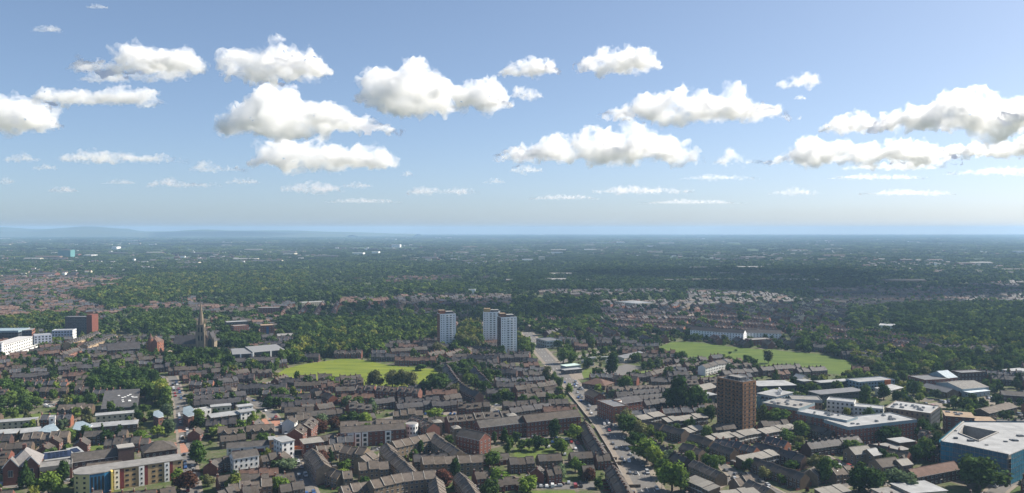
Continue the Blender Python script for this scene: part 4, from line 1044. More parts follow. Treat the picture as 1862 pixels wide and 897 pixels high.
_r, L, w, d = B_("painted_school", "long pale blue school block with one orange bay", "school", (1562, 696), (1627, 691), 16, 8.5, wall=mat("pale_blue_panel", (.22, .30, .36), rough=.5), roofm=WROOF, st=3, bay=3.0, win=(1.8, 1.4), frame=DFRAME, land="the pale blue school")
mb = MB(); mb.box(w * .42, -d - .5, 0, w * .75, -d - .1, 9.2, mat("orange_panel", (.50, .13, .03))); part(_r, "orange_bay", mb)
B_("white_roof_shed", "long low shed with a bright white roof among trees", "shed", (1612, 712), (1642, 705), 10, 4.5, roof='mono', rise=1.2, wall=CREAM, roofm=WROOF, st=1, bay=4)
B_("long_shed", "long grey gabled shed by the tree lined car park", "shed", (1675, 703), (1722, 714), 12, 5, roof='gable', rise=2.5, wall=BBRICK, roofm=GROOF, st=1, bay=5)
_r, L, w, d = B_("red_works", "dark red works with stepped roofs", "works", (1682, 692), (1728, 690), 22, 9, wall=BRICK, roofm=GROOF, st=3, bay=4, land="the dark red works")
B_("gabled_hall", "tall hall with a pale blue gable beside the dark red works", "hall", (1722, 688), (1741, 686), 20, 9, roof='gable', rise=4.5, wall=BRICK, endw=GREYPANEL, roofm=mat("pale_blue_sheet", (.42, .48, .52)), st=2, bay=4)
B_("supermarket", "grey sheet roofed store with a pale front canopy", "store", (1750, 708), (1798, 704), 30, 6, roof='gable', rise=3, wall=GREYPANEL, roofm=mat("grey_brown_sheet", (.20, .19, .175)), st=1, bay=5, land="the grey roofed store")
B_("store_canopy", "low pale blue canopy range in front of the grey roofed store", "store", (1765, 715), (1800, 711), 8, 4, roof='slab', wall=GREYPANEL, roofm=mat("pale_blue_sheet", (.42, .48, .52)), st=1, bay=4)
B_("retail_shed", "white roofed shed at the far edge of the store car park", "shed", (1848, 677), (1880, 674), 14, 6, roof='slab', wall=WHITE, roofm=WROOF, st=1, bay=5)
B_("brick_mill", "old dark brick mill with rows of pale windows in the wood edge", "mill", (1748, 679), (1792, 677), 12, 11, wall=DBRICK, roofm=GROOF, st=3, bay=3.6)
B_("car_showroom", "long brown roofed low range beyond the tree row", "building", (1798, 752), (1850, 740), 12, 4.5, roof='gable', rise=2.2, wall=BBRICK, roofm=BTILE, st=1, bay=4)
B_("garage_block", "brown roofed range at the corner of the tree row", "building", (1822, 718), (1880, 722), 12, 5, roof='gable', rise=2.4, wall=DBRICK, roofm=TILE, st=1, bay=4)
# white flats across the sports field
_r, L, w, d = B_("white_slab_flats", "long white four storey flats beyond the sports field", "flats", (1255, 600), (1352, 607), 12, 11, roof='gable', rise=4, wall=TOWERW, roofm=DTILE, st=4, bay=3.6, win=(1.4, 1.3), frame=FRAME, land="the long white flats")
B_("white_slab_flats", "second range of long white flats stepping behind the first", "flats", (1357, 605), (1421, 607), 12, 10.5, roof='gable', rise=3.5, wall=TOWERW, roofm=DTILE, st=4, bay=3.6, win=(1.4, 1.3), frame=FRAME)
B_("pavilion", "two storey brick pavilion in front of the second white flats", "pavilion", (1367, 619), (1405, 617), 14, 7, wall=BRICK, roofm=FELT, st=2, bay=4)
# middle distance on the left
_r, L, w, d = B_("office_slab", "dark glazed office slab with a blank red brick end tower", "office", (118, 577), (158, 577), 14, 26, wall=DARKGREY, roofm=GROOF, st=8, bay=3.0, win=(2.6, 1.4), frame=STEEL, ends=False, land="the dark office slab")
mb = MB(); mb.box(w + .01, -d - 1, 0, w + 7, d + 1, 29, mat("orange_red_brick", (.17, .062, .045))); part(_r, "end_tower", mb)
_r, L, w, d = B_("white_apartments", "long white apartments with dark recessed bays", "flats", (0, 630), (61, 612), 16, 14, wall=WHITE, roofm=mat("pale_grey_sheet", (.38, .37, .36)), roof='slab', st=4, bay=4.2, win=(2.2, 1.7), frame=DFRAME, land="the white apartments")
B_("white_apartments", "lower white range stepping down beside the white apartments", "flats", (38, 640), (93, 622), 7, 6, wall=WHITE, roofm=FELT, st=2, bay=3.5, frame=DFRAME)
B_("white_apartments", "cut off white apartment end at the picture edge", "flats", (-40, 628), (3, 626), 12, 17, wall=WHITE, roofm=FELT, st=5, bay=3, win=(1.2, 1.4), frame=DFRAME)
B_("modern_flats", "grey white modern flats with bright stair towers, nearer range", "flats", (62, 611), (94, 609), 16, 15, wall=mat("pale_blue_render", (.42, .45, .52)), endw=WHITE, roofm=WROOF, st=5, bay=3, win=(1.8, 1.4), frame=DFRAME)
B_("modern_flats", "grey white modern flats with bright stair towers, farther range", "flats", (94, 602), (132, 601), 16, 14, wall=MATS["pale_blue_render"], endw=WHITE, roofm=WROOF, st=4, bay=3, win=(1.8, 1.4), frame=DFRAME)
B_("glass_offices", "low dark glass offices with a pale roof edge", "office", (-40, 603), (33, 602), 30, 16, wall=DARKGREY, roofm=GREYPANEL, top_band=GREYPANEL, st=4, bay=3.6, win=(3.2, 2.4), frame=DFRAME, land="the dark glass offices")
B_("glass_offices", "dark offices with an orange red panel beside the glass offices", "office", (34, 602), (58, 601), 24, 15, wall=DARKGREY, endw=BRICKO, roofm=FELT, st=4, bay=3.4, win=(2.8, 1.6), frame=DFRAME)
row("the sandy terrace below the dark office slab", [(152, 626), (207, 607)], 'cream', adj="sandy brick")
row("the sandy terrace beside the modern white flats", [(122, 621), (176, 603)], 'cream', adj="tall sandy brick")
row("the orange terrace stepping down from the sandy ones", [(108, 642), (148, 629)], 'orange')
B_("drill_hall", "long dark roofed brick hall before the red turret", "hall", (196, 637), (255, 633), 16, 8, roof='gable', rise=6, wall=DBRICK, roofm=DTILE, st=2, bay=4, win=(1.6, 2.4), land="the dark roofed hall")
def turret():
    r, L, w, d = B_("red_library", "ornate red brick building with a pointed turret", "building", (266, 622), (288, 622), 14, 13, roof='hip', rise=6, wall=BRICKO, roofm=RTILE, st=4, bay=3.4, win=(1.3, 1.8), land="the red turret")
    mb = MB(); mb.cyl(-w * .3, -d, 0, 17, 2.6, BRICKO, n=10); part(r, "turret", mb)
    mb = MB(); mb.cyl(-w * .3, -d, 17, 23, 2.9, RTILE, n=10, r1=0); part(r, "turret_roof", mb)
    mb = MB(); mb.face([(-3, 0, 0), (3, 0, 0), (3, 0, 13), (0, 0, 17), (-3, 0, 13)], BRICKO); mb.face([(3, 0, 0), (3, 2.3, 0), (3, 2.3, 13), (3, 0, 13)], BRICKO); mb.face([(-3, 2.3, 0), (-3, 0, 0), (-3, 0, 13), (-3, 2.3, 13)], BRICKO)
    mb.face([(3, 0, 13), (3, 4, 13), (0, 4, 17), (0, 0, 17)], RTILE); mb.face([(-3, 4, 13), (-3, 0, 13), (0, 0, 17), (0, 4, 17)], RTILE); part(r, "gable", mb, (w * .5, -d - 2.2, 0))
turret()
B_("gate_house", "small sandy gatehouse among trees below the church", "house", (304, 640), (311, 640), 8, 9, wall=mat("sandy_brick", (.36, .26, .16)), roofm=FELT, st=3, bay=3)
B_("brick_flats", "red brick flats with a pale orange stair tower beyond the school", "flats", (425, 594), (452, 592), 14, 14, wall=BRICK, roofm=FELT, st=5, bay=3, land="the brick flats beyond the school")
_r, L, w, d = B_("brick_flats", "taller dark red flats with a blue window strip beyond the school", "flats", (474, 593), (499, 592), 18, 16, wall=BRICK, roofm=OROOF, st=5, bay=3, strips=[(.4, .62)])
mb = MB(); mb.box(-1.6, -d - .3, 1, 1.6, -d - .02, 15, mat("blue_glazing", (.05, .12, .24), rough=.2)); part(_r, "blue_strip", mb)
B_("grey_offices", "long grey office range with a pale flat roof", "office", (412, 587), (452, 585), 18, 13, wall=DARKGREY, roofm=WROOF, st=4, bay=3.4, frame=DFRAME)
B_("nursery", "low building with a curved pale roof behind the school", "nursery", (505, 612), (548, 610), 20, 5, roof='gable', rise=2, wall=CREAM, roofm=FELT, st=1, bay=4)
B_("hall_with_skylights", "wide low hall with a big dark roof full of skylights", "hall", (184, 744), (250, 739), 34, 4, roof='mono', rise=7, wall=DBRICK, roofm=mat("ribbed_dark_roof", (.085, .083, .085), namt=.3, nscale=.4), st=1, bay=5, land="the skylight hall")
rg = random.Random(3); hl = [o for o in COL.objects if o.name.startswith("hall_with_skylights")][0]
for i in range(14):
    mb = MB(); x, y = rg.uniform(-2, 11), rg.uniform(-8, 8); mb.box(-.8, -.6, 0, .8, .6, .35, WHITE); o = part(hl, "skylight", mb, (x, y, 4 + 7 * (y + 17) / 34 + .3)); o.rotation_euler = (math.atan(7 / 34), 0, 0)
# the pale roofed estate in the lower left
B_("cream_flats", "cream flats with a white roof at the picture edge", "flats", (-30, 771), (65, 764), 8.5, 5.8, wall=CREAM, roofm=WROOF, roof='slab', st=2, bay=3.4, frame=DFRAME, land="the cream flats")
B_("cream_flats", "cream flats with two rows of dark windows behind the car park", "flats", (174, 757), (243, 751), 8.5, 6.2, wall=CREAM, roofm=WROOF, roof='slab', st=2, bay=3.4, frame=DFRAME, land="the cream flats")
B_("timber_flats", "long brown flats edged by a pale blue roof strip", "flats", (163, 778), (250, 771), 9, 5.8, roof='mono', rise=.8, wall=BBRICK, roofm=WROOF, st=2, bay=3.6)
B_("timber_flats", "brown flats with a pale roof strip at the picture edge", "flats", (-30, 792), (30, 788), 9, 5.8, roof='mono', rise=.8, wall=BBRICK, roofm=WROOF, st=2, bay=3.6)
B_("timber_flats", "short brown flats beside the fan roofed corner", "flats", (37, 788), (74, 784), 9, 5.8, roof='mono', rise=.8, wall=BBRICK, roofm=WROOF, st=2, bay=3.6)
def fan(name, label, pix, h, wall):
    P = [G(x, y, h) for x, y in pix]; A = sum(P[i].x * P[(i + 1) % len(P)].y - P[(i + 1) % len(P)].x * P[i].y for i in range(len(P)))
    if A < 0: P.reverse()
    c = sum(P, Vector()) / len(P); c.z = 0
    r = root(name, c, 0, label, "flats"); q = [(p.x - c.x, p.y - c.y) for p in P]; mark([(p.x, p.y) for p in P])
    mb = MB(); mb.prism(q, 0, h, wall); part(r, "wall", mb)
    mb = MB(); q2 = [(x * 1.07, y * 1.07) for x, y in q]
    n = len(q2)
    for i in range(n):
        a, b = q2[i], q2[(i + 1) % n]; mb.face([(a[0], a[1], h), (b[0], b[1], h), (b[0], b[1], h + .3), (a[0], a[1], h + .3)], WHITE)
        mb.face([(a[0], a[1], h + .3), (b[0], b[1], h + .3), (0, 0, h + .55)], mat("pale_blue_roof", (.20, .25, .28), rough=.7))
    part(r, "roof", mb)
    for i in range(n):
        a, b = Vector(q[i]), Vector(q[(i + 1) % n]); v = b - a; l = v.length; k = int(l / 3.4)
        for j in range(k):
            p = a + v * ((j + .5) / k)
            for z in (1, 3.8):
                if z + 1.5 < h: obj("window", win_mesh(1.2, 1.4, DFRAME), r, (p.x, p.y, z), math.atan2(v.y, v.x))
fan("fan_roofed_corner", "red brick corner flats under a pale blue fan roof", [(133, 781), (138, 769), (150, 767), (167, 774), (160, 780), (145, 783)], 6.5, BRICK)
fan("fan_roofed_corner", "fan roofed corner flats nearest the cream edge flats", [(70, 785), (82, 776), (97, 771), (107, 782), (95, 787)], 6.5, BRICK)
fan("fan_roofed_corner", "curved white roofed corner flats by the side road", [(279, 756), (280, 749), (288, 747), (296, 752), (297, 758), (288, 760)], 7.5, BRICK)
fan("fan_roofed_corner", "red brick corner flats with a blue white roof across the side road", [(333, 752), (334, 742), (346, 739), (353, 746), (352, 756), (342, 758)], 8.5, BRICK)
B_("stair_house", "narrow white stair house rising beside the fan roof", "building", (89, 760), (100, 759), 6, 9, wall=WHITE, roofm=WROOF, st=3, bay=3)
B_("white_rendered_flats", "white flats with round yellow window surrounds", "flats", (357, 748), (384, 744), 8, 6.5, wall=WHITE, roofm=WROOF, st=2, bay=3.2, frame=DFRAME, land="the white rendered flats")
B_("white_rendered_flats", "cream range joined to the white flats, with a raised roof", "flats", (384, 741), (420, 738), 8, 7.5, wall=CREAM, roofm=WROOF, roof='slab', st=2, bay=3.2, frame=DFRAME)
B_("timber_flats", "grey brown flats with a pale strip roof across the side road", "flats", (384, 760), (440, 753), 9, 6.5, roof='mono', rise=.8, wall=BBRICK, roofm=WROOF, st=2, bay=3.6)
B_("white_rendered_flats", "small white flats with a raised white roof by the block paving", "flats", (438, 751), (465, 747), 9, 8, wall=WHITE, roofm=WROOF, roof='slab', st=3, bay=3, frame=DFRAME)
B_("white_rendered_flats", "low white flats with a pale roof beyond the raised one", "flats", (434, 741), (460, 738), 8, 6, wall=WHITE, roofm=WROOF, roof='slab', st=2, bay=3, frame=DFRAME)
_r, L, w, d = B_("modern_terrace", "white framed terrace with dark red infill panels", "flats", (412, 816), (490, 810), 9, 7.5, roof='gable', rise=2.2, wall=WHITE, roofm=TILE, st=3, bay=3.2, frame=DFRAME, strips=[(.14, .3), (.42, .58), (.7, .86)], land="the white framed terrace")
for f in (.22, .5, .78):
    mb = MB(); mb.box(-w + 2 * w * f - 2.3, -d - .14, .2, -w + 2 * w * f + 2.3, -d - .004, 6, REDPANEL); part(_r, "red_panel", mb)
    for k in range(2): obj("window", win_mesh(1.4, 1.3, DFRAME), _r, (-w + 2 * w * f, -d - .14, .9 + k * 2.6))
B_("orange_tower", "narrow orange rendered corner tower of the white framed terrace", "building", (490, 801), (501, 800), 8, 10.5, wall=mat("orange_render", (.50, .27, .12)), endw=MATS["orange_render"], roofm=WROOF, roof='slab', st=3, bay=3.5)
_r, L, w, d = B_("white_long_flats", "long white three storey flats with paired dark bays", "flats", (425, 835), (471, 828), 10, 9, roof='gable', rise=2.6, wall=WHITE, roofm=TILE, st=3, bay=2.7, win=(1.0, 1.3), frame=DFRAME, land="the white three storey flats")
_r, L, w, d = B_("corner_flats", "white corner flats with a flat pale roof beside the shop canopy", "flats", (513, 805), (535, 801), 12, 12, wall=WHITE, roofm=WROOF, roof='slab', st=4, bay=3.4, frame=DFRAME, land="the white corner flats")
B_("corner_flats", "dark fronted corner flats under a broad pale flat roof", "flats", (553, 808), (588, 804), 12, 9, wall=BRICK, roofm=MONO, roof='slab', st=3, bay=3.2)
def canopy():
    c = G(543, 828); r = root("shop_canopy", (c.x, c.y, 0), R(10), "white filling station canopy with an orange edge", "canopy"); mark(obb(c, (1, 0), 12, 8))
    mb = MB(); mb.box(-6, -3.5, 4.2, 6, 3.5, 4.8, WHITE); part(r, "canopy_roof", mb)
    mb = MB(); mb.box(-6.06, -3.56, 4.55, 6.06, 3.56, 4.84, mat("orange_panel", (.5, .13, .03))); part(r, "edge_band", mb)
    for x in (-4.5, 4.5):
        for y in (-2.2, 2.2): mb = MB(); mb.cyl(x, y, 0, 4.2, .16, STEEL, n=8); part(r, "post", mb)
    mb = MB(); mb.box(-4.5, .6, 0, 4.5, 3.2, 2.8, DARKGREY); part(r, "kiosk", mb)
canopy()
_r, L, w, d = B_("panelled_flats", "red brick flats with tall white panel bays in the middle of the town", "flats", (620, 788), (737, 780), 11, 9.5, roof='gable', rise=2.6, wall=BRICK, roofm=TILE, st=3, bay=3.2, strips=[(.1, .42), (.68, .78)], land="the white panelled brick flats")
for f0, f1 in ((.1, .2), (.21, .31), (.32, .42), (.68, .78)):
    mb = MB(); mb.box(-w + 2 * w * f0, -d - .3, 0, -w + 2 * w * f1 - .2, -d - .02, 9, WHITE); part(_r, "white_panel", mb)
    for k in range(3): obj("window", win_mesh(2.0, 1.8, DFRAME, cols=2), _r, (-w + w * (f0 + f1) - .1, -d - .3, .5 + k * 2.9))
def drum():
    c = G(749, 798); r = root("drum_corner", (c.x, c.y, 0), 0, "round white rendered corner drum at the end of the panelled flats", "building"); mark(obb(c, (1, 0), 9, 9))
    mb = MB(); mb.cyl(0, 0, 0, 10.5, 4.2, WHITE, n=20, top=FELT); part(r, "wall", mb)
    for a in range(-3, 4):
        for k in range(3): obj("window", win_mesh(1.0, 1.4, DFRAME, cols=1), r, (4.16 * math.sin(a * .5), -4.16 * math.cos(a * .5), 1 + k * 3.1), a * .5)
drum()
for (a, b, lab, hh) in (((790, 769), (804, 768), "square cream stair tower with a white cap among brick flats", 10), ((826, 780), (838, 779), "pale capped stair tower at the end of the long red flats", 11), ((925, 757), (940, 756), "cream stair tower nearest the main road flats", 10)):
    B_("stair_tower", lab, "building", a, b, 7, hh, roof='hip', rise=1.1, wall=TAN, roofm=MONO, st=3, bay=3.4)
B_("red_brick_flats", "long red brick flats with three rows of pale windows", "flats", (873, 778), (957, 768), 11, 9.5, roof='gable', rise=3.5, wall=BRICK, roofm=TILE, st=3, bay=2.6, win=(1.2, 1.5), land="the long red brick flats")
B_("red_brick_flats", "long red brick flats running up to the main road", "flats", (958, 768), (1056, 757), 11, 10.5, roof='gable', rise=3.5, wall=BRICK, roofm=TILE, st=3, bay=2.6, win=(1.2, 1.5))
B_("red_brick_flats", "short red brick flats turned end on beside the stair tower", "flats", (830, 792), (872, 801), 11, 9.5, roof='gable', rise=3.5, wall=BRICK, roofm=TILE, st=3, bay=2.6, win=(1.2, 1.5))
B_("corner_shops", "red brick corner block with curved white balconies on the main road", "flats", (1086, 729), (1116, 741), 12, 11.5, wall=BRICKO, roofm=GROOF, st=4, bay=3, win=(1.3, 1.5), land="the balconied corner block")
_r, L, w, d = B_("corner_shops", "long brick range behind the balconied corner block", "flats", (1128, 735), (1168, 729), 13, 10, roof='gable', rise=3, wall=BRICK, roofm=DTILE, st=3, bay=3, win=(1.3, 1.5))
def drum2():
    c = G(1122, 757); r = root("balcony_drum", (c.x, c.y, 0), 0, "round stack of white balconies on the corner block", "building"); mark(obb(c, (1, 0), 7, 7))
    mb = MB(); mb.cyl(0, 0, 0, 12.5, 2.8, BRICKO, n=16, top=FELT); part(r, "wall", mb)
    for k in range(4): mb = MB(); mb.cyl(0, 0, 2.6 + k * 2.7, 3.5 + k * 2.7, 3.5, WHITE, n=16); part(r, "balcony", mb)
drum2()
B_("shop_row", "low red brick shop range on the far kerb of the main road", "shops", (1063, 714), (1080, 723), 10, 6, roof='gable', rise=3, wall=BRICK, roofm=TILE, st=2, bay=3.2)
B_("health_centre", "wide low brick health centre with a hipped brown roof", "health centre", (1058, 697), (1100, 702), 18, 4, roof='hip', rise=4, wall=BBRICK, roofm=RTILE, st=1, bay=4, land="the hipped health centre")
B_("petrol_station", "low green canopied station beside the main road", "shop", (1030, 667), (1056, 664), 10, 4.5, wall=GREYPANEL, roofm=mat("pale_green_sheet", (.36, .46, .42)), roof='slab', st=1, bay=4, land="the green canopied station")
B_("petrol_station", "white topped shop in front of the green canopy", "shop", (1027, 674), (1058, 671), 7, 4, wall=DARKGREY, roofm=WROOF, roof='slab', st=1, bay=4)
B_("blue_store", "grey blue store with a long window band by the towers", "store", (994, 621), (1022, 619), 26, 8, wall=GREYPANEL, roofm=GROOF, st=2, bay=4, win=(3, 1.6), frame=DFRAME)
B_("white_shed", "low shed with a long white roof edge behind the tall poplar", "shed", (1135, 652), (1175, 643), 8, 5, roof='mono', rise=1.5, wall=CREAM, roofm=GROOF, st=1, bay=4)
for i, (x, y, l) in enumerate(((1058, 656, 30), (1066, 661, 26), (1072, 651, 22), (1095, 650, 24), (1104, 656, 18))):
    B_("coach", f"{['long white coach parked outermost in the yard', 'white coach parked between two others in the yard', 'short white coach at the yard end', 'pale coach parked under the tall poplar', 'small white coach beside the poplar'][i]}", "coach", (x, y), (x + l * .55, y - 1), 2.6, 3.2, roof='slab', wall=WHITE, roofm=WROOF, st=1, bay=1.6, win=(1.3, 1.0), frame=DFRAME, doors=0)
B_("grey_store", "grey shed beside the large tree on the tower estate", "shed", (1266, 712), (1304, 704), 14, 7, roof='gable', rise=2.5, wall=BBRICK, roofm=MONO, st=2, bay=4)
B_("small_offices", "dark office with white bands left behind the brown tower", "office", (1288, 720), (1304, 718), 10, 8, wall=DARKGREY, endw=WHITE, roofm=WROOF, roof='slab', st=3, bay=3)
B_("shelter", "low pale pink flat building under the big tree", "building", (1222, 748), (1262, 743), 8, 3.5, wall=mat("pink_render", (.48, .36, .27)), roofm=GROOF, st=1, bay=3)
# right foreground
B_("tan_house", "buff house with a pale roof beside the round tree", "house", (1555, 827), (1588, 823), 10, 6, roof='gable', rise=3, wall=TAN, roofm=MONO, st=2, bay=3.4, land="the pale roofed buff houses")
B_("tan_house", "small buff house with a white gable roof facing the netted block", "house", (1588, 829), (1604, 826), 9, 6, roof='gable', rise=2.6, wall=TAN, roofm=WROOF, st=2, bay=3.4)
B_("tan_house", "buff house set lower, its grey roof behind the dark trees", "house", (1604, 850), (1640, 845), 10, 6, roof='gable', rise=3, wall=TAN, roofm=TILE, st=2, bay=3.4)
B_("tan_house", "buff house with a small square pale roof", "house", (1640, 847), (1660, 844), 8, 6.5, roof='gable', rise=2.2, wall=TAN, roofm=MONO, st=2, bay=3.4)
B_("club_house", "single storey hall with wavy pale flat roofs among trees", "hall", (1612, 822), (1655, 818), 16, 4, wall=BBRICK, roofm=FELT, roof='slab', st=1, bay=4)
B_("club_house", "upper pale roof of the single storey hall", "hall", (1636, 806), (1664, 803), 10, 6, wall=BBRICK, roofm=WROOF, roof='slab', st=1, bay=4)
B_("brown_roof_range", "long low range with a red brown roof and pale front", "building", (1668, 868), (1752, 852), 11, 6, roof='gable', rise=2.6, wall=DBRICK, roofm=RTILE, st=2, bay=3.2, win=(1.6, 1.4), land="the red brown roofed range")
B_("white_roof_hall", "hall with a broad white roof at the picture bottom", "hall", (1658, 898), (1722, 893), 16, 6, wall=CREAM, roofm=WROOF, roof='slab', st=1, bay=4, land="the white roofed hall")
B_("white_roof_hall", "low grey roofed annexe of the white roofed hall", "hall", (1606, 900), (1655, 896), 9, 4.5, wall=CREAM, roofm=FELT, roof='slab', st=1, bay=4)
# far things that stand out
for nm, lab, cat, a, b, dp, h, wl, rf in (
    ("turquoise_tower", "distant turquoise block with a pink top above the woods", "tower block", (105, 455), (128, 455), 40, 40, mat("turquoise_panel", (.09, .22, .22)), mat("pink_roof", (.45, .30, .28))),
    ("white_depot", "distant bright white shed beside the turquoise block", "shed", (203, 449), (212, 449), 60, 22, WHITE, WROOF),
    ("white_depot", "distant low white shed right of the turquoise block", "shed", (152, 464), (166, 464), 60, 12, WHITE, WROOF),
    ("white_depot", "distant pale sheds in the middle woods, widest", "shed", (514, 461), (535, 461), 60, 16, CREAM, WROOF),
    ("white_depot", "distant pale sheds in the middle woods, brightest", "shed", (640, 460), (660, 460), 60, 16, WHITE, WROOF),
    ("white_depot", "distant small white shed beside the brightest one", "shed", (676, 458), (688, 458), 60, 16, WHITE, WROOF),
    ("white_depot", "distant long shed near the far skyline", "shed", (712, 445), (727, 445), 80, 22, WHITE, WROOF),
    ("white_depot", "distant mirror bright sheds beyond the shaded wood", "shed", (950, 472), (969, 472), 60, 14, WHITE, WROOF),
    ("white_depot", "distant square grey white block beyond the shaded wood", "building", (980, 467), (991, 467), 40, 24, CREAM, WROOF),
    ("white_depot", "white school roofs in the woodland park edge", "school", (490, 488), (504, 488), 40, 9, WHITE, WROOF),
    ("white_depot", "long pale roof low among the right hand suburbs", "shed", (1200, 441), (1226, 441), 100, 22, CREAM, WROOF),
    ("white_depot", "pale roof at the far right suburbs", "shed", (1853, 457), (1866, 457), 60, 16, WHITE, WROOF),
    ("white_house", "bright white villa among the trees behind the towers", "house", (852, 527), (864, 527), 14, 12, WHITE, WROOF),
    ("brick_warehouse", "orange brick warehouse at the end of the red terraces", "warehouse", (186, 517), (215, 516), 30, 16, BRICKO, MONO),
    ("white_roof_works", "long works with a bright white roof by the church woods", "works", (550, 551), (612, 548), 20, 6, CREAM, WROOF),
    ("hangar", "pale hangar with a big sloping roof beyond the terraces", "works", (1120, 549), (1160, 553), 44, 9, CREAM, WROOF),
    ("works_shed", "white roofed works at the edge of the right wood", "works", (1598, 592), (1636, 594), 26, 8, WHITE, WROOF),
    ("brick_block", "square brick block with white stair bay behind the church", "flats", (470, 561), (508, 560), 18, 15, BRICK, FELT)):
    B_(nm, lab, cat, a, b, dp, h, wall=wl, roofm=rf, wins=(a[1] > 540), bay=3.6)

